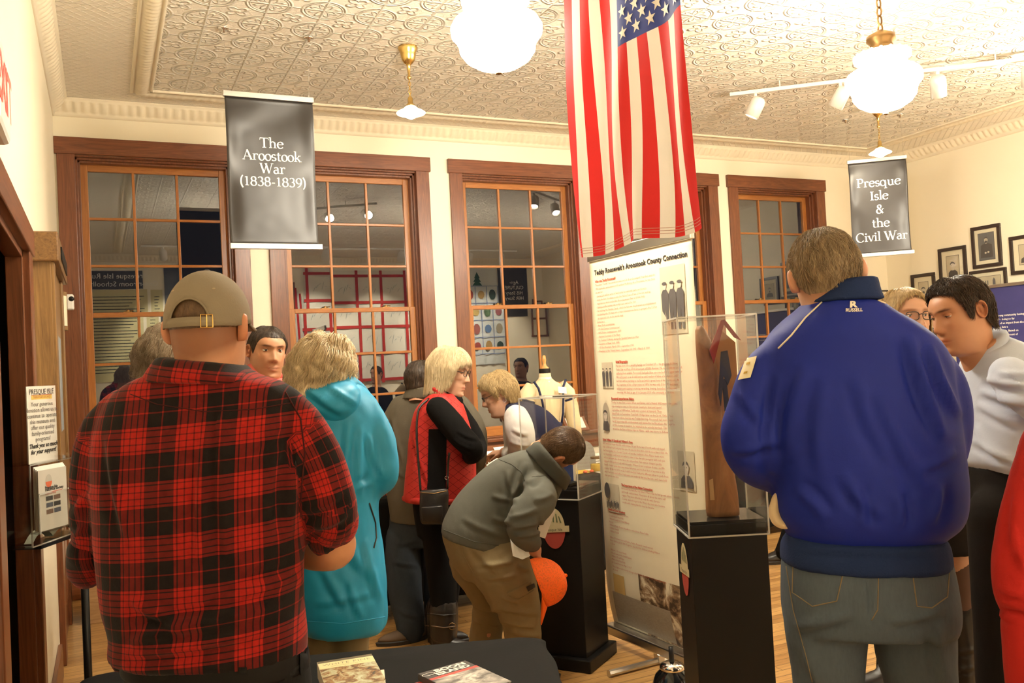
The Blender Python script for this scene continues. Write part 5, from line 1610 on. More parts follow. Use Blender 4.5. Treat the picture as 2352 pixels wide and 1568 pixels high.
def lumps(P, seed, freq=9, n=9):
    r = np.random.default_rng(seed)
    out = np.zeros(len(P)); W_ = P.copy()
    W_ = W_+.03*np.sin(P[:, [1, 2, 0]]*11+seed)
    for i in range(n):
        d = r.normal(size=3); d[2] *= .55; d = d/np.linalg.norm(d)
        f = freq*r.uniform(.7, 2.6)
        out += np.sin(W_@d*f*2*math.pi/3+r.uniform(0, 6.28))*(freq/f)
    return out/n
def pixels(P):
    d = P-CAM; s = d@FW
    return np.stack([W/2+FPX*(d@RT)/s, H/2-FPX*(d@UP)/s], 1)
def wrinkle(me, seed=1, amp=.004, freq=9, creases=()):
    P, N = get_v(me), get_n(me)
    am_k = 1.5
    a = lumps(P, seed, freq)*amp*2.4
    b = lumps(P*V(1, 1, 1), seed+5, freq*2.2)
    a += (np.abs(b)-.2)*amp*.9
    if creases:
        px = pixels(P); fac = (N@unit(FW)) < .25
        for (u0, v0, u1, v1, w, am) in creases:
            A, B = np.array([u0, v0]), np.array([u1, v1]); d = B-A; L2 = d@d
            t = np.clip(((px-A)@d)/L2, 0, 1)
            # a soft bow makes the fold less straight
            nrm_ = np.array([-d[1], d[0]])/math.sqrt(L2)
            q = px-(A+t[:, None]*d)-nrm_*(np.sin(t*math.pi)*w*.5)[:, None]
            ds = np.hypot(q[:, 0], q[:, 1])
            sd = q@nrm_
            env = np.sin(np.clip(t, 0, 1)*math.pi)**.5
            a += np.where(fac, am_k*am*env*np.exp(-(ds/w)**2)*(1-.8*np.exp(-((sd-w*.9)/w)**2)), 0)
            a -= np.where(fac, am_k*am*.6*env*np.exp(-((sd-w*1.25)/(w*.7))**2)*(ds < w*3), 0)
    P = P+N*a[:, None]
    me.vertices.foreach_set('co', P.ravel()); me.update()
def finish(me, name, mat, parent):
    me.name = name
    me.materials.clear()
    me.materials.append(mat)
    me.polygons.foreach_set('use_smooth', [True]*len(me.polygons))
    o = bpy.data.objects.new(name, me)
    link(o, parent)
    return o
def garment(part, name, mat, parent, voxel=.011, smooth=5, seed=1, amp=.004, freq=9, creases=()):
    me = part.mesh(voxel, smooth)
    wrinkle(me, seed, amp, freq, creases)
    return finish(me, name, mat, parent)
def bvh_of(o):
    me = o.data
    M = o.matrix_world
    return BVHTree.FromPolygons([tuple(M@v.co) for v in me.vertices], [tuple(p.vertices) for p in me.polygons])
def hit(b, u, v, lift=.002):
    r = ray(u, v); r = r/np.linalg.norm(r)
    loc, n, i, d = b.ray_cast(Vector(CAM), Vector(r))
    if loc is None: return None
    n = np.array(n)
    if n@r > 0: n = -n
    return np.array(loc)+n*lift
def on_line(o, pts, rpx_m, name, mat, parent=None, step=9, lift=.0005):
    """cord laid on the surface of o along a pixel polyline"""
    b = bvh_of(o); P = []
    for (a, c) in zip(pts[:-1], pts[1:]):
        n = max(1, int(math.hypot(c[0]-a[0], c[1]-a[1])/step))
        for i in range(n): 
            h = hit(b, a[0]+(c[0]-a[0])*i/n, a[1]+(c[1]-a[1])*i/n, lift)
            if h is not None: P.append(h)
    h = hit(b, pts[-1][0], pts[-1][1], lift)
    if h is not None: P.append(h)
    if len(P) < 2: return None
    return MB().tube(P, rpx_m, 6).build(name, mat, parent or o, smooth=True)
def on_patch(o, corners, name, mat, parent=None, n=10, lift=.002, thick=.0):
    """four-cornered patch laid on the surface of o (pixel corners, in order)"""
    b = bvh_of(o)
    A, B, C_, D = [np.array(c, float) for c in corners]
    rows = []
    for j in range(n+1):
        row = []
        for i in range(n+1):
            s_, t_ = i/n, j/n
            p = A*(1-s_)*(1-t_)+B*s_*(1-t_)+C_*s_*t_+D*(1-s_)*t_
            h = hit(b, p[0], p[1], lift)
            row.append(h)
        rows.append(row)
    flatr = [h for r in rows for h in r if h is not None]
    if not flatr: return None
    last = flatr[0]
    for r in rows:
        for i in range(len(r)):
            if r[i] is None: r[i] = last
            last = r[i]
    mb = MB(); mb.rings([np.array(r) for r in rows], False, False)
    return mb.build(name, mat, parent or o, smooth=True)
def on_text(o, vf, at, ex, ey, name, mat, parent=None, lift=.0025):
    """lettering laid on the surface of o: ex and ey are the pixel vectors of one unit"""
    b = bvh_of(o); v, f = vf
    P = []
    for p in v:
        h = hit(b, at[0]+ex[0]*p[0]+ey[0]*p[1], at[1]+ex[1]*p[0]+ey[1]*p[1], lift)
        P.append(h)
    ok = [q for q in f if all(P[i] is not None for i in q)]
    if not ok: return None
    P = [h if h is not None else V(0, 0, 0) for h in P]
    used = sorted({i for q in ok for i in q}); ren = {i: k for k, i in enumerate(used)}
    mb = MB(); mb.add([P[i] for i in used], [[ren[i] for i in q] for q in ok])
    return mb.build(name, mat, parent or o)

# ---- hands
def hand(part, wrist, d, nrm, side, k=1.0, curl=.5, spread=.1):
    d, nrm = unit(d), unit(nrm)
    nrm = unit(nrm-d*(nrm@d)); x = np.cross(d, nrm)*side       # thumb side
    w = np.asarray(wrist, float)
    t = np.linspace(0, 2*np.pi, 16, endpoint=False)
    rings = []
    for q, a, b in ((-.02, .026, .019), (.0, .027, .018), (.03, .036, .017), (.06, .042, .015), (.085, .042, .012), (.093, .036, .008)):
        rings.append(w+d*q*k+np.cos(t)[:, None]*x*a*k+np.sin(t)[:, None]*nrm*b*k)
    part.mb.rings(rings)
    for i, (o, L_) in enumerate(((.031, .072), (.0105, .082), (-.0105, .076), (-.031, .058))):
        p = w+d*.082*k+x*o*k
        dd = unit(d+x*(o/.031)*spread)
        pts, rr = [p-dd*.02*k, p], [.0095*k, .0095*k]
        ang = 0
        for j, fr_ in enumerate((.45, .31, .24)):
            ang += curl*(.7, 1.0, .7)[j]*(1+.12*i)
            q = dd*math.cos(ang)+nrm*math.sin(ang)
            p = p+q*L_*fr_*k
            pts.append(p); rr.append((.0088, .008, .0065)[j]*k)
        part.mb.tube(pts, rr, 10); part.mb.ball(pts[-1], rr[-1], 8)
    p0 = w+d*.02*k+x*.024*k
    p1 = p0+unit(x*.8+d*.6+nrm*.25)*.036*k; p2 = p1+unit(x*.3+d*.9+nrm*.5)*.03*k; p3 = p2+unit(d*.9+nrm*.6)*.024*k
    part.mb.tube([p0, p1, p2, p3], [.014*k, .012*k, .010*k, .0075*k], 10); part.mb.ball(p3, .0075*k, 8)

# ---- heads
HZ = [(-.23, .012, -.055, .048), (-.19, .028, -.076, .060), (-.155, .032, -.080, .060), (-.132, .040, -.078, .058), (-.122, .062, -.077, .057), (-.113, .079, -.077, .057), (-.100, .088, -.078, .059), (-.086, .089, -.079, .062), (-.072, .089, -.081, .065), (-.055, .090, -.084, .068), (-.038, .089, -.088, .070), (-.02, .088, -.093, .072), (0, .087, -.097, .0735), (.02, .086, -.0995, .0745), (.037, .090, -.101, .0755), (.055, .087, -.099, .0730), (.073, .076, -.092, .0665), (.090, .056, -.076, .0550), (.103, .033, -.054, .0400), (.111, .010, -.032, .0240), (.1145, -.008, -.016, .008)]
HZ = np.array(HZ)
def head_sec(z):
    return [np.interp(z, HZ[:, 0], HZ[:, i]) for i in (1, 2, 3)]
class HeadFrame:
    def __init__(s, c, fwd, up, k=1.0):
        s.c = np.asarray(c, float); s.y = unit(fwd); s.z = unit(np.asarray(up)-s.y*(np.asarray(up)@s.y)); s.x = np.cross(s.y, s.z); s.k = k
        s.M = np.stack([s.x, s.y, s.z], 1)
    def w(s, P): return np.asarray(P)*s.k@s.M.T+s.c
def head_mesh(fr, brow=(.25, .18, .14), lip=(1.0, .55, .5), stubble=0., lid=0., nmin=-.3, neckw=1.0, neck_to=None, smile=0., look=0., female=False, hairtint=None):
    """head and neck: (verts, faces, tint, material index)"""
    zs = cr(HZ, 4)
    zs = zs[zs[:, 0] >= nmin]
    n = 84
    t = np.linspace(0, 2*np.pi, n, endpoint=False)
    V_, T_ = [], []
    for z, yf, yb, w in zs:
        if z < -.125:
            kk = 1+(neckw-1)*min(1, (-.125-z)/.03)
            w *= kk; yb = yb*(1+(kk-1)*.6)
        if female and z < -.02: w *= .95
        yc, b = (yf+yb)/2, (yf-yb)/2
        ct, st = np.cos(t), np.sin(t)
        p = 2.15
        x = w*np.sign(ct)*np.abs(ct)**(2/p)
        y = yc+b*np.sign(st)*np.abs(st)**(2/p)
        V_.append(np.stack([x, y, np.full(n, z)], 1))
    P = np.vstack(V_)
    x, y, z = P[:, 0], P[:, 1], P[:, 2]
    fr_ = np.clip((y-.0)/.06, 0, 1)
    g = lambda cx, cz, sx, sz: np.exp(-((np.abs(x)-cx)/sx)**2-((z-cz)/sz)**2) if cx else np.exp(-(x/sx)**2-((z-cz)/sz)**2)
    dy = np.zeros(len(P))
    nose_z = np.interp(z, [-.040, -.033, -.026, -.018, .0, .02, .036, .045], [0, .012, .024, .027, .017, .008, .003, 0])
    nose_w = np.interp(z, [-.035, -.02, .0, .03], [.0155, .0135, .0105, .0085])
    dy += nose_z*np.exp(-(x/nose_w)**2)
    dy += .006*np.exp(-((np.abs(x)-.0145)/.006)**2-((z+.026)/.008)**2)
    dy -= .0095*g(.031, .018, .017, .013)
    dy += .004*g(.030, .037, .020, .007)
    dy += .0045*g(.044, -.012, .018, .018)
    dy += .0055*g(0, -.0565, .020, .0055)+.006*g(0, -.0685, .017, .0055)-.004*g(0, -.0625, .024+.006*smile, .0022)
    dy -= .003*g(0, -.045, .006, .008)
    dy += .005*g(0, -.100, .016, .010)-.003*g(0, -.081, .02, .006)
    dy += .004*smile*g(.034, -.035, .014, .016)
    y = y+dy*fr_
    P = np.stack([x, y, z], 1)
    tint = np.ones((len(P), 3))
    def paint(m, c): tint[:] = tint*(1-m[:, None])+tint*np.asarray(c)*m[:, None]
    zl = -.0625+smile*.010*(np.abs(x)/.026)**2
    mlip = np.exp(-(x/(.023+.005*smile))**4)*np.exp(-((z-zl)/.0085)**4)*(y > .06)
    paint(mlip*.75, lip)
    paint(np.exp(-(x/.026)**4)*np.exp(-((z-zl)/.0014)**2)*(y > .06)*.8, (.35, .2, .2))
    if smile: paint(np.exp(-(x/.021)**4)*np.exp(-((z-zl-.001)/.0042)**4)*(y > .06)*smile, (1.5, 2.7, 3.6))
    mb_ = np.exp(-((np.abs(x)-.032)/.019)**4)*np.exp(-((z-.0375-.10*(np.abs(x)-.03)*(np.abs(x) < .04))/.0042)**2)*(y > .05)
    paint(np.clip(mb_*1.1, 0, 1), brow)
    paint(g(.042, -.02, .02, .018)*(y > .03)*.25, (1.0, .78, .75))
    paint(g(0, -.022, .014, .012)*(y > .07)*.25, (1.0, .75, .72))
    paint(np.exp(-((np.abs(x)-.0075)/.003)**2-((z+.033)/.0025)**2)*(y > .08)*.7, (.3, .18, .15))
    if stubble:
        m = np.clip((-.02-z)/.03, 0, 1)*np.clip((z+.135)/.02, 0, 1)*np.clip((y-.0)/.03, 0, 1)
        paint(m*stubble, (.72, .70, .70))
    if hairtint is not None:     # close-cropped hair seen through at nape and temples
        phi = np.abs(np.arctan2(x, y))
        zh = np.interp(phi, [0, .9, 1.2, 1.6, 2.0, 3.14], [.10, .085, .01, .02, -.05, -.085])
        m = np.clip((z-zh)/.03, 0, 1)
        paint(m*.85, hairtint)
    F = []
    R = len(zs)
    for i in range(R-1):
        for j in range(n):
            k = (j+1) % n
            F.append([i*n+j, i*n+k, (i+1)*n+k, (i+1)*n+j])
    F.append([(R-1)*n+j for j in range(n)])
    MI = [0]*len(F)
    Vs, Fs, Ts, Ms = [P], list(F), [tint], MI
    cnt = [len(P)]
    def add(v, f, tn, mi):
        Vs.append(v); Fs.extend([[a+cnt[0] for a in q] for q in f]); Ts.append(np.tile(np.asarray(tn, float), (len(v), 1))); Ms.extend([mi]*len(f)); cnt[0] += len(v)
    def sphere(c, r, n1=12, n2=16, ax=None):
        th = np.linspace(.001, np.pi-.001, n1); ph = np.linspace(0, 2*np.pi, n2, endpoint=False)
        v = np.array([[math.sin(a)*math.cos(b)*r[0], math.sin(a)*math.sin(b)*r[1], math.cos(a)*r[2]] for a in th for b in ph])
        if ax is not None: v = v@ax
        f = [[i*n2+j, (i+1)*n2+j, (i+1)*n2+(j+1) % n2, i*n2+(j+1) % n2] for i in range(n1-1) for j in range(n2)]
        return v+np.asarray(c), f
    for s_ in (-1, 1):       # eyes with lids
        c = (s_*.0315, .0655, .0185)
        v, f = sphere(c, (.0122, .0122, .0122)); add(v, f, (1, 1, 1), 1)
        v, f = sphere((c[0]+look*.003, c[1]+.0085, c[2]-.001), (.0055, .0046, .0055)); add(v, f, (1, 1, 1), 2)
        v, f = sphere((c[0], c[1]-.0002, c[2]), (.0140, .0132, .0128))
        drop = (.0035 if not female else .002)-lid
        keep = [q for q in f if np.mean(v[q][:, 2]) > c[2]+drop or np.mean(v[q][:, 2]) < c[2]-.0052]
        add(v, keep, (.93, .86, .84), 0)
        # lash line
        m0 = MB(); m0.tube([V(c[0]+.0115*math.cos(a), c[1]+.0128*math.sin(a)**.5 if math.sin(a) > 0 else c[1], c[2]+drop+.0002) for a in np.linspace(.35, math.pi-.35, 9)], .0011, 5)
        add(np.vstack(m0.v), m0.f, (1, 1, 1), 2)
    for s_ in (-1, 1):       # ears
        nu, nv = 22, 9
        v = []
        for i in range(nu):
            a = 2*math.pi*i/nu
            for j in range(nv):
                q = j/(nv-1)
                rad = q
                hz_ = math.sin(a)*.033*rad*(1-.18*(math.sin(a) < 0))
                hy = math.cos(a)*.0185*rad*(1+.15*math.sin(a))
                # dished surface with a rolled rim
                dep = .0015+.0085*math.exp(-((q-.86)/.16)**2)-.004*math.exp(-((q-.45)/.2)**2)+.004*math.exp(-(q/.22)**2)*0
                if q > .93: dep *= .6
                v.append((dep, hy, hz_))
        for i in range(nu):      # back of the rim
            a = 2*math.pi*i/nu
            v.append((-.010, math.cos(a)*.0150, math.sin(a)*.028))
        v = np.array(v)
        f = [[i*nv+j, i*nv+j+1, ((i+1) % nu)*nv+j+1, ((i+1) % nu)*nv+j] for i in range(nu) for j in range(nv-1)]
        f += [[i*nv+nv-1, nu*nv+i, nu*nv+(i+1) % nu, ((i+1) % nu)*nv+nv-1] for i in range(nu)]
        f.append([nu*nv+i for i in range(nu)])
        an = .50
        vx = v[:, 0]*math.cos(an)-v[:, 1]*math.sin(an); vy = v[:, 0]*math.sin(an)+v[:, 1]*math.cos(an)
        vv = np.stack([vx+.0785, vy-.018, v[:, 2]+.004-.1*vy], 1)
        vv[:, 0] *= s_
        if s_ < 0: f = [q[::-1] for q in f]
        add(vv, f, (1.0, .86, .82), 0)
    return fr.w(np.vstack(Vs)), Fs, np.vstack(Ts), Ms

def hair_grid(fr, line, bottom_thick, thick, wave=0., seed=0, n=72, m_=26, hang=True, vol=None, topz=.1145):
    """hair shell: line maps the angle round the head (0 face, pi nape) to the height its lower edge reaches"""
    r = np.random.default_rng(seed)
    ang = np.linspace(-np.pi, np.pi, n, endpoint=False)
    A = np.zeros((m_, n, 3)); base = np.zeros((m_, n, 3))
    for i, a in enumerate(ang):
        zb = np.interp(abs(a), *zip(*line))
        for j in range(m_):
            q = j/(m_-1)
            z = zb+(topz-zb)*(1-(1-q)**1.35)
            zz = max(z, -.03) if (hang and abs(a) > .75) else z
            yf, yb, w = head_sec(zz)
            yc, b = (yf+yb)/2, (yf-yb)/2
            dx, dy = math.sin(a), math.cos(a)
            rr = 1/max(1e-6, (abs(dx/w)**2.2+abs(dy/b)**2.2)**(1/2.2))
            P = V(dx*rr, yc+dy*rr, z)
            nn = unit(V(dx*rr/w**2, dy*rr/b**2, max(0, (z-.03))*110/.1))
            th = thick*(bottom_thick+(1-bottom_thick)*min(1, q*4))
            if vol: th *= vol(a, z)
            base[j, i] = P
            A[j, i] = P+nn*(th-(.0035 if q < .02 and bottom_thick < .3 else 0))
    if wave:
        ph = r.uniform(0, 6.28, 6)
        for j in range(m_):
            for i in range(n):
                p = A[j, i]; s_ = math.sin(p[0]*90+ph[0]+2*math.sin(p[2]*50))*math.sin(p[2]*80+ph[1])+.6*math.sin(p[1]*100+ph[2])*math.sin(p[2]*60+p[0]*50)
                A[j, i] = p+unit(p-V(0, -.01, .0))*s_*wave
    return A, ang
def hair(fr, name, mat, parent, line, thick=.010, bottom_thick=.1, wave=0., seed=1, strands=700, slen=.35, srad=.0011, curl=0., lift=.004, vol=None, hang=True, rough_=.25, topz=.1145, flow=0.):
    A, ang = hair_grid(fr, line, bottom_thick, thick, wave, seed, vol=vol, hang=hang, topz=topz)
    m_, n, _ = A.shape
    Pw = fr.w(A.reshape(-1, 3)).reshape(A.shape)
    mb = MB()
    mb.rings([Pw[j] for j in range(m_)], cap=False)
    mb.add(Pw[-1], [list(range(n))])
    # inner lip so the edge has thickness
    r = np.random.default_rng(seed+3)
    cen = fr.w(np.array([[0, -.01, .0]]))[0]
    def at(q, a):
        a = (a/(2*np.pi)+.5)*n
        i0 = int(math.floor(a)) % n; i1 = (i0+1) % n; fa = a-math.floor(a)
        q = min(max(q, 0), 1)*(m_-1); j0 = min(int(q), m_-2); fq = q-j0
        return (Pw[j0, i0]*(1-fa)+Pw[j0, i1]*fa)*(1-fq)+(Pw[j0+1, i0]*(1-fa)+Pw[j0+1, i1]*fa)*fq
    for k in range(strands):
        a = r.uniform(-np.pi, np.pi); q = r.uniform(.05, 1.0)**.8
        Ls = slen*r.uniform(.6, 1.2)
        drift = r.normal(0, rough_)+flow
        pts, rr = [], []
        ns = 6 if not curl else 10
        ph, fq_ = r.uniform(0, 6.28), r.uniform(.8, 1.5)
        lf = lift*r.uniform(.2, 1.2)
        for i in range(ns):
            t = i/(ns-1)
            qq = q-Ls*t
            aa = a+drift*t*.35
            p = at(max(qq, 0), aa)
            o = unit(p-cen)
            p = p+o*lf*math.sin(t*math.pi*.8+.3)
            if qq < 0: p = p+fr.z*qq*.06*fr.k
            if curl: p = p+o*curl*math.sin(ph+t*9*fq_)+fr.z*curl*.8*math.cos(ph+t*9*fq_)
            pts.append(p); rr.append(srad*(1-.75*t)*r.uniform(.8, 1.2))
        mb.tube(pts, rr, 3, cap=False)
    return mb.build(name, mat, parent, smooth=True)
def hair_mat(name, c1, c2, rough=.45):
    if name in MATS: return MATS[name]
    t = NT(name)
    f = t.noise(t.coord('Object', (70, 70, 25)), 1.0, 4, .7, .6)
    t.base(t.ramp(f, [(.3, c1), (.7, c2)]), rough, 0, .45)
    t.bump(f, .4, .004)
    MATS[name] = t.m
    return t.m
SHORT = [(0, .078), (.5, .076), (.85, .062), (1.05, .02), (1.25, .0), (1.5, .03), (1.75, .035), (1.95, -.03), (2.3, -.055), (3.15, -.062)]
def glasses(fr, parent, mat, w=.024, h=.016, y=.094, temple=True):
    mb = MB()
    for s_ in (-1, 1):
        mb.tube(list(fr.w(np.array([[s_*.033+w*math.copysign(abs(math.cos(a))**.6, math.cos(a)), y-.10*(abs(s_*.033+w*math.cos(a))-.02)*(abs(math.cos(a)) > 0)*.6, .014+h*math.copysign(abs(math.sin(a))**.6, math.sin(a))] for a in np.linspace(0, 2*np.pi, 21)]))), .0017*fr.k, 6, cap=False)
    mb.tube(list(fr.w(np.array([[-.010, y+.002, .018], [0, y+.005, .021], [.010, y+.002, .018]]))), .0017*fr.k, 6)
    g = mb.build('glasses', mat, parent, smooth=True)
    if temple:
        for s_ in (-1, 1):
            MB().tube(list(fr.w(np.array([[s_*.057, y-.004, .018], [s_*.074, .06, .018], [s_*.0805, -.005, .016], [s_*.079, -.022, .004]]))), .0018*fr.k, 6).build('temple', mat, g, smooth=True)
    ln = MB()
    for s_ in (-1, 1):
        ln.add(fr.w(np.array([[s_*.033+w*.95*math.copysign(abs(math.cos(a))**.6, math.cos(a)), y-.001-.10*(abs(s_*.033+w*math.cos(a))-.02)*.6, .014+h*.95*math.copysign(abs(math.sin(a))**.6, math.sin(a))] for a in np.linspace(0, 2*np.pi, 20, endpoint=False)])), [list(range(20))])
    ln.build('lens', M_acr, g)
    return g

def body(root, sk, part, head=None, voxel=.009):
    """one continuous figure: limbs and trunk remeshed together, the head's own neck rising out of them"""
    me = part.mesh(voxel, 3)
    V1 = get_v(me); F1_ = [list(p.vertices) for p in me.polygons]
    bpy.data.meshes.remove(me)
    T1 = np.ones((len(V1), 3)); M1 = [0]*len(F1_)
    if head is not None:
        V2, F2, T2, M2 = head
        F1_ += [[a+len(V1) for a in f] for f in F2]
        V1 = np.vstack([V1, V2]); T1 = np.vstack([T1, T2]); M1 += M2
    m = bpy.data.meshes.new('body')
    m.from_pydata([tuple(p) for p in V1], [], F1_)
    m.polygons.foreach_set('use_smooth', [True]*len(m.polygons))
    m.polygons.foreach_set('material_index', M1)
    at = m.color_attributes.new('tint', 'FLOAT_COLOR', 'POINT')
    at.data.foreach_set('color', np.hstack([T1, np.ones((len(T1), 1))]).ravel())
    for x in (sk, M_eyew, M_iris): m.materials.append(x)
    bm = bmesh.new(); bm.from_mesh(m); bmesh.ops.recalc_face_normals(bm, faces=bm.faces); bm.to_mesh(m); bm.free()
    o = bpy.data.objects.new('body', m)
    return link(o, root)
def person(at, label):
    return empty('person', (at[0], at[1], 0.0), label, 'person')
def shoe(parent, heel, d, mat, L_=.28, w=.048, h=.075, name='shoe', z0=.0):
    d = unit(V(d[0], d[1], 0)); x = np.cross(d, Z); hl = V(heel[0], heel[1], z0)
    t = np.linspace(0, 2*np.pi, 24, endpoint=False)
    def ring(z, k, toe):
        pts = []
        for a in t:
            yy = (math.cos(a)*.5+.5)
            ww = w*(.80+.28*math.sin(yy*math.pi)**1.0)*k*(1-.25*max(0, yy-.8)/.2)
            pts.append(hl+d*(yy*L_*toe-(0)+(1-toe)*0)+x*math.sin(a)*ww*1.0+Z*z)
        return np.array(pts)
    mb = MB(); mb.rings([ring(.0, .98, 1.0), ring(.02, 1.04, 1.02), ring(.024, .98, .99)]); 
    so = mb.build('sole', plain('dark_sole', (.02, .017, .014), .6), parent)
    mb = MB()
    rg = [ring(.022, .96, .98)]
    for z, k, toe in ((.04, .95, .96), (.055, .88, .85), (.068, .80, .62), (h+.01, .74, .44), (h+.04, .70, .38)):
        rg.append(ring(z, k, toe))
    mb.rings(rg)
    o = mb.build(name, mat, parent, smooth=True)
    return o
def floor_at(u, s):
    """pixel row where the floor lies below column u at distance s"""
    r0, r1 = S(u, 1000, s)[2], S(u, 1400, s)[2]
    return 1000+400*(r0/(r0-r1))
def legs(part, pts):   # trouser legs down to the floor
    for l in pts: part.limb(l)
# ------------------------------------------------------------------ clothing materials
def plaid_mat():
    t = NT('red_black_plaid_flannel')
    at = t.new('ShaderNodeAttribute'); at.attribute_name = 'weave'
    sp = t.new('ShaderNodeSeparateXYZ'); t.link(at.outputs['Vector'], sp.inputs[0])
    P = .104
    def bands(a):
        f = t.math('FRACT', t.math('ADD', t.math('DIVIDE', a, P), 40.0))
        red = t.math('LESS_THAN', f, .48)
        # fine black lines inside the red band, one red thread inside the black band
        g = t.math('FRACT', t.math('MULTIPLY', f, 8.33))
        ln = t.math('MULTIPLY', t.math('LESS_THAN', t.math('ABSOLUTE', t.math('SUBTRACT', g, .5)), .10), red)
        th = t.math('LESS_THAN', t.math('ABSOLUTE', t.math('SUBTRACT', f, .74)), .014)
        v = t.math('SUBTRACT', red, t.math('MULTIPLY', ln, .75))
        return t.math('MAXIMUM', v, t.math('MULTIPLY', th, .8))
    u, v = bands(sp.outputs[0]), bands(sp.outputs[1])
    m_ = t.math('MULTIPLY', t.math('ADD', u, v), .5)
    mm = t.math('POWER', m_, 1.6)
    nz = t.noise(t.coord('Object'), 55, 3)
    cc = t.mix(mm, (.010, .007, .007), (.34, .014, .009))
    c2 = t.new('ShaderNodeMix', data_type='RGBA', blend_type='MULTIPLY'); c2.inputs[0].default_value = .7
    t.link(cc, c2.inputs[6]); t.link(t.ramp(nz, [(.3, (.7, .7, .7)), (.7, (1.15, 1.15, 1.15))]), c2.inputs[7])
    t.base(c2.outputs[2], .9, 0, .15)
    t.b.inputs['Sheen Weight'].default_value = .08
    t.bump(t.noise(t.coord('Object'), 240, 2), .2, .002)
    return t.m
M_plaid = plaid_mat()
def weave_attr(me, arms, s, cu=0., tilt=0.):
    P = get_v(me)
    o = S(480, 900, s)
    d = P-o
    x, z = d@RT, d@UP
    U = .24*np.arcsin(np.clip(x/.27, -.99, .99))*1.02+cu
    Vv = z+x*tilt
    best = np.full(len(P), 1e9)
    for c, r in arms:
        axd = unit(c[-1]-c[0])
        L_ = np.append(0, np.cumsum(np.linalg.norm(np.diff(c, axis=0), axis=1)))
        dist = np.linalg.norm(P[:, None]-c[None], axis=2)
        k = dist.argmin(1); dm = dist[np.arange(len(P)), k]
        sel = (dm < r[k]*1.22) & (L_[k] > .07) & (dm < best)
        tv = np.gradient(c, axis=0)[k]; tv /= np.linalg.norm(tv, axis=1)[:, None]
        q = P-c[k]
        side = np.cross(tv, FH); side /= np.maximum(np.linalg.norm(side, axis=1), 1e-6)[:, None]
        bk = np.cross(side, tv)
        ang = np.arctan2((q*side).sum(1), -(q*bk).sum(1))
        U = np.where(sel, ang*.075+.02, U); Vv = np.where(sel, -(L_[k]+(q*tv).sum(1)), Vv)
        best = np.where(sel, dm, best)
    at = me.attributes.new('weave', 'FLOAT_VECTOR', 'POINT')
    at.data.foreach_set('vector', np.stack([U, Vv, U*0], 1).ravel())
def denim(name, c):
    if name in MATS: return MATS[name]
    t = NT(name)
    f = t.noise(t.coord('Object', (4, 4, 2)), 1.0, 4, .6)
    f2 = t.noise(t.coord('Object', (160, 160, 50)), 1.0, 2)
    t.base(t.mix(t.math('ADD', t.math('MULTIPLY', f, .7), t.math('MULTIPLY', f2, .4)), dk(c, .55), dk(c, 1.45)), .85, 0, .2)
    t.bump(f2, .3, .002)
    MATS[name] = t.m
    return t.m
M_jeans = denim('grey_blue_denim', (.072, .095, .125))
M_jeansd = denim('dark_blue_denim', (.030, .038, .050))
M_blkden = denim('black_denim', (.008, .0075, .0075))
M_navy = fabric('royal_navy_nylon', (.010, .022, .25), .6, .12, .12, spec=.2)
M_rib = fabric('navy_rib_knit', (.010, .024, .090), .9, .1, .5)
M_teal = fabric('turquoise_shell_fabric', (.012, .27, .48), .5, .10, .12, spec=.4)
M_khaki = fabric('khaki_cotton', (.235, .178, .095), .9, .12, .3)
M_redv = fabric('quilted_red_nylon', (.46, .022, .018), .5, .1, .12, spec=.4)
M_blk = fabric('black_knit', (.006, .0055, .0055), .9, .1, .3, spec=.12)
M_olive = fabric('olive_grey_twill', (.10, .085, .06), .85, .12, .3)
M_grey = fabric('grey_softshell', (.105, .105, .088), .75, .08, .2)
M_greyd = fabric('grey_softshell_collar', (.07, .07, .058), .8, .08, .2)
M_navyk = fabric('navy_knit', (.016, .018, .045), .9, .1, .4)
M_whites = fabric('white_dotted_cotton', (.62, .60, .58), .85, .06, .3)
M_shirt = fabric('pale_blue_shirt', (.50, .56, .68), .75, .05, .15)
M_char = fabric('charcoal_wool', (.010, .008, .007), .85, .15, .2, spec=.12)
M_redc = fabric('red_fleece_coat', (.42, .015, .012), .9, .08, .3, sheen=.05)
M_maroon = fabric('maroon_knit', (.10, .02, .03), .9, .1, .3)
M_pink = fabric('coral_polo', (.55, .12, .10), .85, .08, .3)
M_tan = fabric('tan_cap_cotton', (.235, .195, .14), .9, .08, .35)
M_orange = fabric('blaze_orange_cotton', (.95, .14, .01), .7, .06, .2)
M_leath = plain('black_leather', (.014, .011, .010), .38, var=.2, bump=.2, bscale=80)
M_brleath = plain('brown_suede', (.11, .07, .04), .7, var=.2)
M_cuff = fabric('cream_lining', (.66, .52, .34), .8, .05, .2)
SK1 = skin_mat('ruddy', (.52, .255, .145))
SK2 = skin_mat('fair', (.60, .345, .23))
SK3 = skin_mat('warm', (.48, .235, .125))
H_brown = hair_mat('cropped_brown_hair', (.07, .035, .015), (.17, .095, .045))
H_lbrown = hair_mat('light_brown_hair', (.15, .10, .055), (.42, .31, .19))
H_dark = hair_mat('dark_brown_hair', (.018, .010, .006), (.07, .04, .02))
H_plat = hair_mat('platinum_hair', (.50, .37, .19), (.82, .68, .44))
H_blond = hair_mat('blond_hair', (.30, .20, .08), (.66, .48, .24))
H_curl = hair_mat('curly_blond_hair', (.46, .34, .18), (.90, .75, .50))
H_grey = hair_mat('greying_curls', (.22, .16, .10), (.50, .40, .28))
M_lens_dk = plain('black_eyeglass_frame', (.012, .010, .010), .3)
LIPS = (1.0, .55, .5)

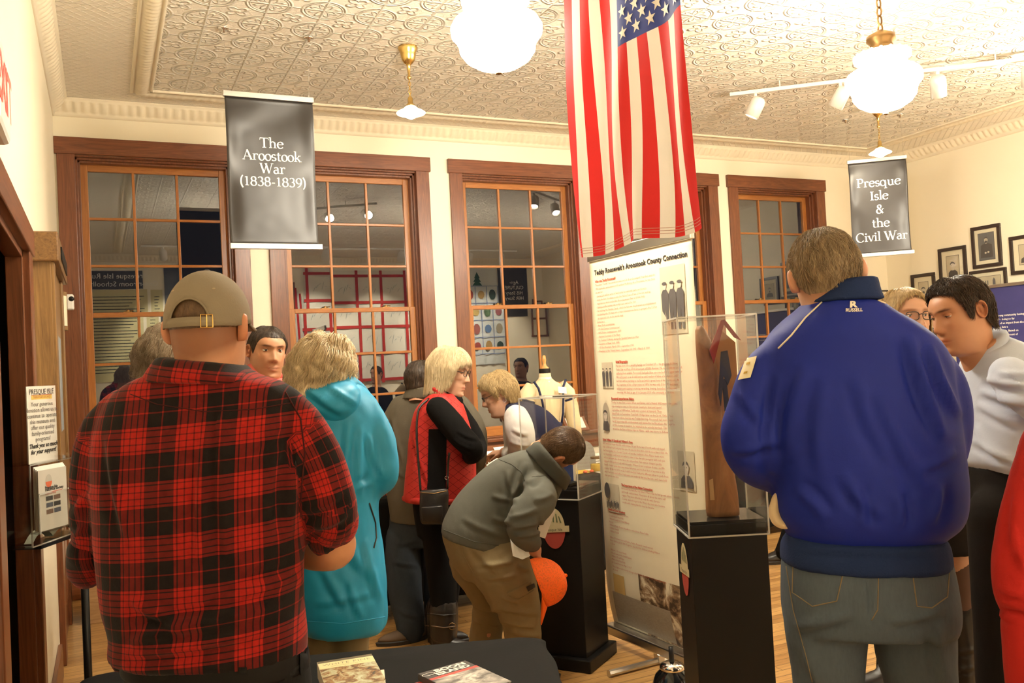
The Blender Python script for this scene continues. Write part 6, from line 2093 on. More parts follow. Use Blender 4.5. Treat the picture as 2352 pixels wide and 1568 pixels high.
# ================================================================== the man in red and black plaid, nearest at the left
M_belt = plain('dull_black_belt', (.008, .007, .007), .6, var=.1, spec=.15)
M_seam = fabric('dark_red_seam_thread', (.05, .008, .008), .9)
def plaid_man():
    s = 1.8
    r = person(S(480, 900, s), 'person from behind in a red and black plaid shirt and a tan baseball cap')
    up = unit(UP+RT*.0)
    hf = HeadFrame(S(481, 764, s-.0), FH*1.0+RH*.05-Z*.05, Z, .955)
    tr = torso([(846, 385, 560, .095, .0), (864, 345, 600, .100, .0), (884, 296, 655, .105), (925, 250, 686, .108), (1000, 226, 700, .125), (1100, 224, 704, .135), (1200, 228, 700, .135), (1300, 234, 694, .13), (1390, 244, 697, .13), (1450, 262, 702, .13), (1492, 258, 704, .13), (1506, 264, 702, .12)], s)
    ra = [(640, 932, s, 54), (690, 985, s, 58), (730, 1060, s, 62), (760, 1150, s, 60), (766, 1195, s+.02, 56), (758, 1218, s+.05, 52)]
    la = [(282, 940, s, 50), (236, 1000, s, 54), (216, 1080, s, 52), (207, 1180, s, 46), (208, 1250, s+.02, 44), (203, 1296, s+.05, 42)]
    sh = Part().sec(tr).limb(ra).limb(la)
    sh.limb([(290, 1490, s-.02, 32), (272, 1524, s-.02, 22), (330, 1512, s-.03, 18)])
    me = sh.mesh(.0095, 5)
    cre = [(510, 940, 500, 1010, 9, .006), (470, 985, 455, 1300, 14, .008), (505, 985, 520, 1290, 14, .008), (690, 980, 660, 1230, 16, .012), (250, 1000, 290, 1240, 14, .008), (640, 1390, 300, 1470, 18, .014), (690, 1320, 480, 1400, 16, .010), (300, 1380, 430, 1440, 16, .010), (720, 1215, 800, 1180, 12, .008), (700, 1180, 790, 1130, 12, .007), (560, 1060, 660, 960, 14, .006), (210, 1130, 170, 1180, 12, .008), (200, 1210, 168, 1240, 10, .006), (290, 1505, 620, 1450, 14, .010)]
    weave_attr(me, sh.limbs, s, .02, -.10)
    wrinkle(me, 3, .0035, 8, cre)
    shirt = finish(me, 'plaid_shirt', M_plaid, r)
    # turned-up collar
    c = Part()
    c.sec([(336, 876, 604, 880, .122, s+.0), (344, 858, 594, 864, .116, s+.0), (364, 830, 572, 848, .106, s+.004), (372, 819, 562, 836, .101, s+.006)])
    cm = c.mesh(.008, 2); weave_attr(cm, [], s, .03, .1); wrinkle(cm, 5, .002, 10); finish(cm, 'collar', M_plaid, shirt)
    # rolled cuffs
    for nm, pts in (('cuff', [(770, 1190, s+.03, 59), (758, 1214, s+.05, 58), (748, 1230, s+.06, 54)]), ('cuff', [(205, 1262, s+.02, 48), (203, 1288, s+.04, 48), (200, 1312, s+.06, 44)])):
        p = Part().limb(pts); m2 = p.mesh(.008, 2); weave_attr(m2, p.limbs, s); wrinkle(m2, 6, .004, 14); finish(m2, nm, M_plaid, shirt)
    on_line(shirt, [(300, 905), (360, 928), (470, 945), (580, 940), (668, 925)], .0010, 'yoke_seam', M_seam, shirt)
    on_line(shirt, [(655, 900), (690, 960), (700, 1040), (690, 1150)], .0016, 'armhole_seam', M_seam, shirt)
    # trousers, belt
    fl = floor_at(480, s)
    t_ = Part().sec(torso([(1478, 300, 696, .115), (1530, 296, 706, .12), (1600, 292, 716, .125), (1660, 292, 716, .12)], s))
    t_.limb([(390, 1640, s, 100), (385, 1850, s, 82), (380, 2100, s+.02, 68), (378, fl-60, s, 58)])
    t_.limb([(612, 1640, s, 100), (615, 1850, s, 82), (618, 2100, s+.02, 68), (620, fl-60, s, 58)])
    tro = garment(t_, 'trousers', M_blkden, r, .012, 4, 8, .004, 9, [(700, 1520, 640, 1568, 10, .006)])
    rg = section_rings(torso([(1486, 292, 702, .124), (1500, 290, 705, .126), (1526, 288, 709, .128), (1532, 290, 708, .126)], s), 3)
    blt = MB().rings(rg, False).build('belt', M_belt, tro, smooth=True)
    for u in (418, 556, 694):
        on_patch(blt, [(u-9, 1487), (u+9, 1487), (u+12, 1546), (u-8, 1546)], 'belt_loop', M_blkden, tro, 4, .004)
    for x in (378, 620):
        p = S(x, fl-40, s); shoe(r, p-FH*.07, FH+RH*(-.1 if x < 480 else .15), M_leath)
    b = Part().sec([(390, 850, 556, 850, .05, s+.02), (320, 940, 620, 940, .075, s), (290, 1100, 640, 1100, .09, s), (300, 1300, 630, 1300, .09, s), (330, 1560, 660, 1560, .09, s)])
    b.limb([(650, 945, s, 36), (720, 1080, s, 40), (757, 1190, s+.02, 40), (772, 1235, s+.05, 44), (768, 1264, s+.07, 44), (716, 1268, s+.14, 40), (650, 1250, s+.24, 33), (575, 1235, s+.30, 27)])
    b.limb([(270, 950, s, 36), (216, 1080, s, 38), (205, 1230, s+.02, 34), (205, 1290, s+.06, 33), (250, 1300, s+.16, 31), (330, 1280, s+.27, 25)])
    b.limb([(390, 1600, s, 70), (382, fl-70, s, 38)]).limb([(612, 1600, s, 70), (618, fl-70, s, 38)])
    hand(b, S(575, 1235, s+.30), -RH*.8+FH*.3+Z*.2, Z*-.3+FH*-.9, 1, .95, .5)
    hand(b, S(330, 1280, s+.27), RH*.8+FH*.3+Z*.1, Z*-.3+FH*-.9, -1, .95, .5)
    body(r, SK1, b, head_mesh(hf, neckw=1.10, nmin=-.15, hairtint=(.40, .31, .25)), .0075)
    hair(hf, 'hair', H_brown, r, [(0, .09), (.9, .07), (1.2, .02), (1.5, .03), (1.8, .0), (2.1, .0), (3.15, -.005)], .0035, .05, 0, 4, 2200, .12, .0004, lift=.0004)
    # cap: six-panel crown with the rear opening and strap
    ang = np.linspace(-np.pi, np.pi, 72, endpoint=False)
    rows = []
    for q in np.linspace(0, 1, 22):
        row = []
        for a in ang:
            zb = np.interp(abs(a), [0, 1.2, 2.0, 3.15], [.030, .020, .006, .002])
            z = zb+(.131-zb)*math.sin(q*math.pi/2)**.92 if q < 1 else .131
            w0, b0 = .0845, .108
            k = max(.0, 1-((z-zb)/(.1315-zb))**2.25)**.5
            k = max(k, .02)
            panel = 1+.004*abs(math.sin(a*3))
            row.append((math.sin(a)*w0*k*panel, -.006+math.cos(a)*b0*k*panel, z))
        rows.append(hf.w(np.array(row)))
    mb = MB()
    n = 72
    vs = np.vstack(rows); fs = []
    loc = (vs-hf.c)@hf.M/hf.k
    for j in range(21):
        for i in range(n):
            k = (i+1) % n
            q = [j*n+i, j*n+k, (j+1)*n+k, (j+1)*n+i]
            m_ = loc[q].mean(0)
            if m_[1] < 0 and (m_[0]/.041)**2+((m_[2]-.010)/.052)**2 < 1: continue
            fs.append(q)
    fs.append([21*n+i for i in range(n)])
    mb.add(vs, fs)
    cap = mb.build('cap', M_tan, r, smooth=True)
    bm = bmesh.new(); bm.from_mesh(cap.data); bmesh.ops.delete(bm, geom=[v for v in bm.verts if not v.link_faces], context='VERTS')
    for v in bm.verts:      # draw the stepped edge of the opening into a smooth arch
        l = (np.array(v.co)-hf.c)@hf.M/hf.k
        if l[1] < 0 and v.is_boundary and abs(l[0]) < .06 and l[2] < .075 and l[2] > .008:
            d = math.hypot(l[0]/.041, (l[2]-.010)/.052)
            if .6 < d < 1.6:
                l[0] = l[0]/d; l[2] = .010+(l[2]-.010)/d
                v.co = Vector(hf.w(l[None])[0])
    bm.to_mesh(cap.data); bm.free()
    sol = cap.modifiers.new('thickness', 'SOLIDIFY'); sol.thickness = .0022; sol.offset = 1
    # strap, buckle, button, brim, arch binding
    st = [hf.w(np.array([[math.sin(a)*.0865, -.006+math.cos(a)*.1095, zz] for a in np.linspace(2.55, 3.73, 20)])) for zz in (.003, .022)]
    so = MB().rings(st, False, False).build('strap', M_tan, cap, smooth=True)
    so.modifiers.new('thickness', 'SOLIDIFY').thickness = .003
    bk = MB()
    ps = [hf.w(np.array([[math.sin(a)*.089, -.006+math.cos(a)*.113, z]]))[0] for a, z in ((2.57, .0), (2.57, .026), (2.82, .026), (2.82, .0), (2.57, .0))]
    bk.tube(ps, .0014, 6); bk.tube([(ps[0]+ps[3])/2, (ps[1]+ps[2])/2], .0012, 6)
    bk.build('buckle', M_brass, so)
    MB().ball(hf.w(np.array([[0, -.006, .133]]))[0], (.008, .008, .004), 12).build('button', plain('dark_button', (.06, .045, .03), .7), cap, smooth=True)
    arch = [hf.w(np.array([[.0415*math.cos(t), -.006-.1085*math.sqrt(max(0, 1-(.0415*math.cos(t)/.0845)**2))*max(.05, 1-((max(.006, .010+.052*math.sin(t))-.002)/.1295)**2.25)**.5-.001, .010+.052*math.sin(t)]]))[0] for t in np.linspace(.12, math.pi-.12, 26)]
    MB().tube(arch, .0024, 6).build('binding', M_tan, cap, smooth=True)
    bp = []
    for q in np.linspace(0, 1, 5):
        bp.append(hf.w(np.array([[math.sin(a)*(.0845+.004*q), -.006+math.cos(a)*.108+q*.065*math.cos(a/1.35)**2, .030-.012*q-.012*(a/1.2)**2] for a in np.linspace(-1.25, 1.25, 24)])))
    br = MB().rings(bp, False, False).build('brim', M_tan, cap, smooth=True); br.modifiers.new('t', 'SOLIDIFY').thickness = .003
    for sx in (-1, 1):
        MB().lathe([(.0, .0012), (.0028, .0012), (.0036, 0)], hf.w(np.array([[sx*.043, -.079, .083]]))[0], 10, hf.w(np.array([[sx*.043, -.079-.06, .083+.09]]))[0]-hf.w(np.array([[sx*.043, -.079, .083]]))[0]).build('eyelet', plain('tan_thread', (.34, .27, .17), .8), cap)
plaid_man()

# ================================================================== the big man in the royal blue jacket, right foreground
def blue_man():
    s = 2.15
    r = person(S(1960, 900, s), 'person from behind in a royal blue warm-up jacket and grey-blue jeans')
    hf = HeadFrame(S(1897, 640, s), FH*1.0+RH*.16-Z*.05, Z-RH*.13, 1.0)
    tr = torso([(692, 1854, 2010, .122, .0), (714, 1828, 2044, .128), (742, 1794, 2096, .134), (778, 1764, 2142, .140), (830, 1748, 2176, .14), (900, 1752, 2184, .15), (1000, 1764, 2196, .16), (1100, 1776, 2208, .165), (1170, 1782, 2206, .165), (1205, 1796, 2192, .155), (1228, 1812, 2162, .14), (1240, 1815, 2155, .132)], s)
    la = [(1800, 806, s, 46), (1755, 865, s, 56), (1732, 940, s, 62), (1722, 1005, s, 68), (1738, 1058, s+.05, 60), (1800, 1082, s+.16, 50), (1860, 1060, s+.27, 44)]
    ra = [(2120, 815, s, 46), (2160, 880, s, 54), (2174, 950, s, 56), (2172, 1010, s+.01, 54), (2158, 1052, s+.06, 50), (2110, 1060, s+.18, 46), (2050, 1050, s+.28, 42)]
    j = Part().sec(tr).limb(la).limb(ra)
    cre = [(2085, 770, 2165, 1010, 15, .015), (2130, 790, 2200, 960, 12, .012), (1850, 840, 1800, 1050, 18, .010), (1790, 860, 1772, 1090, 14, .014), (1960, 860, 2060, 1080, 20, .007), (2010, 900, 2130, 1130, 18, .009), (1890, 880, 1880, 1100, 20, .006), (1900, 1190, 1830, 1120, 14, .010), (1990, 1215, 1960, 1120, 14, .010), (2070, 1215, 2060, 1130, 14, .010), (2140, 1205, 2160, 1110, 14, .010), (1700, 900, 1760, 980, 14, .008), (1680, 1040, 1790, 1010, 14, .010), (2110, 1080, 2195, 1040, 12, .008), (1930, 1090, 2030, 1190, 16, .007)]
    jk = garment(j, 'jacket', M_navy, r, .0105, 5, 21, .0035, 7, cre)
    rg = Part().sec([(1838, 702, 2018, 690, .127, s), (1848, 688, 2010, 676, .122, s), (1860, 668, 2004, 653, .116, s), (1866, 656, 2002, 642, .112, s), (1874, 651, 1996, 637, .104, s)])
    garment(rg, 'ribbed_collar', M_rib, jk, .008, 3, 22, .001, 10)
    wb = Part().sec(torso([(1226, 1812, 2160, .14), (1250, 1798, 2170, .15), (1285, 1797, 2174, .155), (1296, 1800, 2172, .15)], s))
    garment(wb, 'waistband', M_rib, jk, .009, 3, 23, .003, 10, [(1830, 1262, 2140, 1266, 10, .006)])
    for pts in ([(1784, 1140, s-.0, 10), (1778, 1172, s-.0, 13), (1786, 1196, s-.005, 14), (1806, 1209, s-.02, 9)], [(2203, 1140, s, 10), (2200, 1172, s-.0, 13), (2188, 1196, s-.01, 12), (2176, 1204, s-.01, 8)]):
        garment(Part().limb(pts), 'side_insert', M_cuff, jk, .006, 2, 24, .001)
    M_pipe = plain('cream_piping', (.72, .62, .45), .6)
    on_line(jk, [(1888, 694), (1850, 730), (1818, 770), (1788, 800)], .0022, 'piping', M_pipe, jk)
    on_line(jk, [(2016, 690), (2050, 703), (2085, 722), (2104, 736)], .0022, 'piping', M_pipe, jk)
    # maker's mark below the collar
    rs = 1.0
    M_mark = plain('white_embroidery', (.80, .74, .66), .7)
    v, f = text_mesh('R', 19, 'CENTER', bold=.8, xs=1.45)
    on_text(jk, (v, f), (1959, 706), (1, -.04), (.04, -1), 'logo', M_mark, jk)
    v, f = text_mesh('RUSSELL', 10.5, 'CENTER', bold=.35, xs=.98)
    on_text(jk, (v, f), (1961, 715.5), (1, -.04), (.04, -1), 'logo_lettering', M_mark, jk)
    # the number patch on the left sleeve
    ex, ey = np.array([14, -3.0]), np.array([7.0, -24.0])
    c0 = np.array([1718, 846.0])
    on_patch(jk, [c0-ex-ey, c0+ex-ey, c0+ex*1.05+ey, c0-ex*.7+ey*1.0], 'number_patch', plain('cream_felt', (.74, .66, .46), .8), jk, 8, .003)
    dk_ = plain('gold_felt', (.48, .30, .04), .8)
    for q in (-.45, .42): 
        p = c0+ey*q
        on_patch(jk, [p-ex*.28-ey*.10, p+ex*.28-ey*.10, p+ex*.28+ey*.10, p-ex*.28+ey*.10], 'patch_opening', dk_, jk, 3, .0045)
    # jeans
    fl = floor_at(1900, s); fr2 = floor_at(2120, s)
    t_ = Part().sec(torso([(1255, 1808, 2168, .14), (1320, 1802, 2182, .152), (1380, 1803, 2188, .16), (1420, 1808, 2190, .155), (1440, 1815, 2186, .15)], s))
    t_.limb([(1898, 1425, s, 92), (1899, 1500, s, 85), (1901, 1568, s, 78), (1903, 1750, s+.01, 72), (1905, 1950, s+.02, 66), (1905, fl-35, s, 60)])
    t_.limb([(2098, 1425, s, 92), (2104, 1500, s, 88), (2114, 1568, s, 80), (2124, 1750, s+.01, 72), (2132, 1950, s+.02, 66), (2136, fr2-35, s, 60)])
    jn = garment(t_, 'jeans', M_jeans, r, .0105, 4, 25, .004, 8, [(1830, 1440, 1960, 1410, 14, .012), (2040, 1430, 2170, 1400, 14, .012), (1850, 1480, 1880, 1568, 14, .008), (2150, 1440, 2170, 1560, 14, .010), (1996, 1330, 1998, 1410, 6, -.006)])
    M_st = plain('tan_topstitch', (.20, .15, .085), .8)
    for a, b_ in (((1822, 1302), (1930, 1312)), ((2094, 1300), (2176, 1284))):
        pass
    on_line(jn, [(1822, 1285), (1820, 1360), (1866, 1392), (1922, 1380), (1938, 1310)], .0014, 'pocket_stitching', M_st, jn)
    on_line(jn, [(2094, 1302), (2106, 1392), (2140, 1396), (2176, 1370), (2182, 1290)], .0014, 'pocket_stitching', M_st, jn)
    on_line(jn, [(2018, 1305), (2016, 1400), (2002, 1424)], .0014, 'seat_seam', M_st, jn)
    on_line(jn, [(1806, 1300), (1822, 1400), (1850, 1500), (1866, 1566)], .0012, 'side_seam', M_st, jn)
    for x, f_ in ((1905, fl), (2136, fr2)): p = S(x, f_-30, s); shoe(r, p-FH*.08, FH, M_leath, L_=.30, w=.052)
    b = Part().sec([(1862, 700, 2000, 700, .06, s+.01), (1800, 800, 2110, 800, .085, s), (1800, 1000, 2150, 1000, .11, s), (1830, 1250, 2150, 1250, .11, s), (1830, 1400, 2170, 1400, .11, s)])
    b.limb([(1800, 820, s, 36), (1735, 960, s, 40), (1730, 1030, s+.04, 38), (1800, 1070, s+.16, 32), (1870, 1055, s+.29, 25)])
    b.limb([(2120, 830, s, 36), (2172, 960, s, 40), (2160, 1035, s+.05, 38), (2110, 1055, s+.18, 32), (2040, 1045, s+.30, 25)])
    b.limb([(1898, 1430, s, 62), (1904, fl-50, s, 38)]).limb([(2100, 1430, s, 62), (2134, fr2-50, s, 38)])
    hand(b, S(1870, 1055, s+.29), RH*.5+FH*.7+Z*.3, Z*-.6+RH*.6, -1, 1, .6)
    hand(b, S(2040, 1045, s+.30), -RH*.5+FH*.7+Z*.3, Z*-.6-RH*.6, 1, 1, .6)
    body(r, SK2, b, head_mesh(hf, neckw=1.25, hairtint=(.6, .5, .42)), .008)
    hair(hf, 'hair', H_lbrown, r, [(0, .078), (.5, .076), (.85, .062), (1.05, .02), (1.25, .0), (1.5, .03), (1.75, .035), (1.95, -.015), (2.3, -.035), (3.15, -.042)], .0085, .15, .0006, 9, 5200, .14, .0008, lift=.005)
blue_man()

# ================================================================== the woman in turquoise
def teal_woman():
    s = 3.0
    r = person(S(755, 950, s), 'person from behind in a long turquoise hooded jacket with curly blond hair')
    hf = HeadFrame(S(742, 862, s), FH*.75+RH*.5-Z*.38, Z+RH*.12, .93)
    tr = torso([(872, 700, 806, .075, .02), (886, 676, 832, .1), (915, 654, 856, .125), (960, 645, 872, .135), (1040, 648, 876, .145), (1120, 655, 872, .155), (1200, 662, 872, .165), (1300, 672, 886, .175), (1390, 684, 890, .18), (1430, 692, 888, .175), (1442, 698, 884, .165)], s)
    ra = [(832, 930, s, 34), (860, 990, s, 38), (878, 1055, s, 38), (876, 1100, s+.0, 36), (830, 1122, s+.08, 32), (770, 1120, s+.17, 27), (720, 1112, s+.24, 24)]
    la = [(676, 930, s, 34), (655, 1000, s, 36), (650, 1070, s, 36), (662, 1100, s+.06, 33), (690, 1110, s+.2, 27)]
    j = Part().sec(tr).limb(ra).limb(la)
    cre = [(800, 970, 790, 1180, 10, .010), (830, 980, 826, 1150, 10, .010), (760, 990, 740, 1200, 12, .008), (850, 1000, 875, 1090, 8, .008), (720, 1180, 790, 1300, 14, .008), (770, 1200, 850, 1330, 14, .010), (740, 1300, 800, 1400, 12, .008), (840, 1240, 870, 1380, 10, .010), (720, 1390, 860, 1360, 10, .006), (860, 1105, 800, 1130, 8, .010), (800, 1330, 830, 1420, 10, .008)]
    jk = garment(j, 'jacket', M_teal, r, .0105, 4, 31, .006, 10, cre)
    hd = Part().sec([(694, 876, 800, 866, .05, s-.02), (684, 900, 826, 892, .075, s-.07), (700, 935, 824, 930, .075, s-.09), (735, 966, 800, 966, .05, s-.08)])
    hd.limb([(668, 868, s-.02, 14), (720, 862, s-.05, 17), (790, 866, s-.03, 15), (830, 893, s+.02, 13), (858, 932, s+.04, 10)])
    ho = garment(hd, 'hood', M_teal, jk, .008, 3, 32, .004, 12, [(700, 890, 790, 950, 10, .008), (750, 880, 820, 930, 8, .006)])
    garment(Part().limb([(660, 872, s-.035, 13), (700, 858, s-.06, 15), (752, 856, s-.075, 14), (775, 862, s-.06, 9)]), 'hood_lining', M_khaki, ho, .007, 2, 33, .003)
    on_line(jk, [(848, 1155), (862, 1200), (864, 1235), (858, 1258)], .0035, 'zip', M_leath, jk)
    on_line(jk, [(690, 1425), (790, 1432), (884, 1416)], .0018, 'hem_stitching', M_teal, jk)
    fl = floor_at(760, s)
    t_ = Part().limb([(735, 1380, s, 48), (737, 1500, s, 44), (738, 1680, s, 38), (738, fl-20, s, 34)]).limb([(805, 1380, s, 48), (804, 1500, s, 42), (806, 1680, s, 38), (806, fl-20, s, 34)])
    garment(t_, 'trousers', M_khaki, r, .011, 4, 34, .004, 9)
    for x in (738, 806): p = S(x, fl-20, s); shoe(r, p-FH*.06, FH, M_brleath, L_=.25, w=.042)
    b = Part().sec([(712, 880, 795, 880, .05, s+.02), (690, 950, 840, 950, .08, s), (690, 1200, 840, 1200, .09, s), (700, 1400, 850, 1400, .09, s)])
    b.limb([(830, 940, s, 24), (872, 1060, s, 25), (830, 1118, s+.08, 22), (725, 1110, s+.24, 16)]).limb([(680, 940, s, 24), (655, 1070, s, 25), (692, 1108, s+.2, 16)])
    b.limb([(738, 1380, s, 34), (738, fl-30, s, 22)]).limb([(804, 1380, s, 34), (806, fl-30, s, 22)])
    hand(b, S(725, 1110, s+.24), -RH*.6+FH*.6, Z*-.8, 1, .85, .5); hand(b, S(692, 1108, s+.2), RH*.4+FH*.8, Z*-.8, -1, .85, .5)
    body(r, SK2, b, head_mesh(hf, female=True), .009)
    hair(hf, 'hair', H_curl, r, [(0, .08), (.6, .07), (.9, .0), (1.2, -.075), (2.0, -.105), (3.15, -.11)], .036, .75, .009, 33, 1900, .45, .0013, curl=.006, lift=.008, rough_=.5)
teal_woman()

# ================================================================== curly grey head behind the plaid man, and the smiling man
def grey_curls():
    s = 3.35
    r = person(S(392, 950, s), 'person with short greying curls, mostly hidden behind the plaid shirt')
    hf = HeadFrame(S(388, 838, s), FH*.5+RH*.8-Z*.3, Z, .98)
    t_ = Part().sec(torso([(895, 352, 440, .07), (930, 322, 476, .1), (1000, 316, 482, .12), (1150, 320, 478, .13), (1260, 318, 480, .13)], s)).limb([(330, 950, s, 28), (318, 1060, s, 26), (330, 1150, s+.08, 22)]).limb([(468, 950, s, 28), (478, 1060, s, 26), (465, 1150, s+.08, 22)])
    garment(t_, 'sweater', M_maroon, r, .013, 4, 41, .004)
    fl = floor_at(390, s)
    l_ = Part().sec(torso([(1240, 325, 475, .11), (1300, 325, 475, .11)], s)).limb([(360, 1290, s, 38), (358, fl-25, s, 28)]).limb([(440, 1290, s, 38), (442, fl-25, s, 28)])
    garment(l_, 'trousers', M_char, r, .013, 4, 42, .003)
    for x in (358, 442): p = S(x, fl-20, s); shoe(r, p-FH*.06, FH+RH*.3, M_leath, L_=.25, w=.042)
    b = Part().sec([(365, 890, 425, 890, .05, s), (340, 960, 460, 960, .08, s), (345, 1250, 455, 1250, .08, s)]).limb([(335, 960, s, 18), (320, 1060, s, 17), (335, 1165, s+.1, 13)]).limb([(462, 960, s, 18), (476, 1060, s, 17), (462, 1165, s+.1, 13)])
    b.limb([(360, 1260, s, 26), (358, fl-30, s, 18)]).limb([(440, 1260, s, 26), (442, fl-30, s, 18)])
    hand(b, S(335, 1165, s+.1), -Z, FH, 1, .85, .4); hand(b, S(462, 1165, s+.1), -Z, FH, -1, .85, .4)
    body(r, SK2, b, head_mesh(hf, female=True), .010)
    hair(hf, 'hair', H_grey, r, [(0, .075), (.7, .06), (1.0, .0), (1.3, -.03), (2.0, -.06), (3.15, -.07)], .034, .6, .006, 43, 1700, .3, .0010, curl=.007, lift=.010, rough_=.6)
grey_curls()
def smiling_man():
    s = 3.9
    r = person(S(618, 950, s), 'smiling dark-haired person in a coral collar, facing us beside the plaid shoulder')
    hf = HeadFrame(S(614, 811, s), -FH*.78+RH*.52-Z*.10, Z+RH*.10-FH*.0, 1.0)
    t_ = Part().sec(torso([(868, 585, 650, .07), (892, 545, 690, .1), (940, 525, 712, .12), (1050, 530, 708, .125), (1180, 535, 705, .125)], s)).limb([(545, 920, s, 28), (530, 1010, s, 25), (540, 1050, s, 24)]).limb([(695, 920, s, 28), (708, 1010, s, 25), (700, 1050, s, 24)])
    sh = garment(t_, 'polo_shirt', M_pink, r, .012, 4, 51, .004)
    garment(Part().limb([(576, 846, s-.03, 12), (588, 868, s-.08, 13), (618, 888, s-.10, 11), (648, 880, s-.05, 10)]).limb([(576, 846, s+.02, 12), (600, 850, s+.09, 12), (640, 862, s+.05, 11)]), 'collar', M_pink, sh, .007, 2, 52, .001)
    fl = floor_at(618, s)
    l_ = Part().sec(torso([(1160, 545, 695, .11), (1230, 545, 695, .11)], s)).limb([(580, 1220, s, 36), (578, fl-20, s, 26)]).limb([(658, 1220, s, 36), (660, fl-20, s, 26)])
    garment(l_, 'trousers', M_char, r, .013, 4, 53, .003)
    for x in (578, 660): p = S(x, fl-16, s); shoe(r, p+FH*.08, -FH+RH*.3, M_leath)
    b = Part().sec([(592, 872, 645, 872, .05, s), (560, 940, 680, 940, .08, s), (565, 1200, 675, 1200, .08, s)]).limb([(548, 930, s, 19), (530, 1040, s, 17), (535, 1130, s-.03, 14)]).limb([(692, 930, s, 19), (706, 1040, s, 17), (700, 1130, s-.03, 14)])
    b.limb([(582, 1200, s, 26), (578, fl-24, s, 17)]).limb([(656, 1200, s, 26), (660, fl-24, s, 17)])
    hand(b, S(535, 1130, s-.03), -Z, -FH, 1, .95, .4); hand(b, S(700, 1130, s-.03), -Z, -FH, -1, .95, .4)
    body(r, SK3, b, head_mesh(hf, neckw=1.15, smile=.9, brow=(.16, .10, .07), stubble=.35, hairtint=(.35, .3, .28)), .010)
    hair(hf, 'hair', H_dark, r, [(0, .070), (.5, .072), (.8, .055), (1.05, .015), (1.2, -.01), (1.45, .025), (1.75, .03), (1.95, -.03), (3.15, -.06)], .009, .15, .0006, 54, 1500, .2, .0007, lift=.003)
smiling_man()
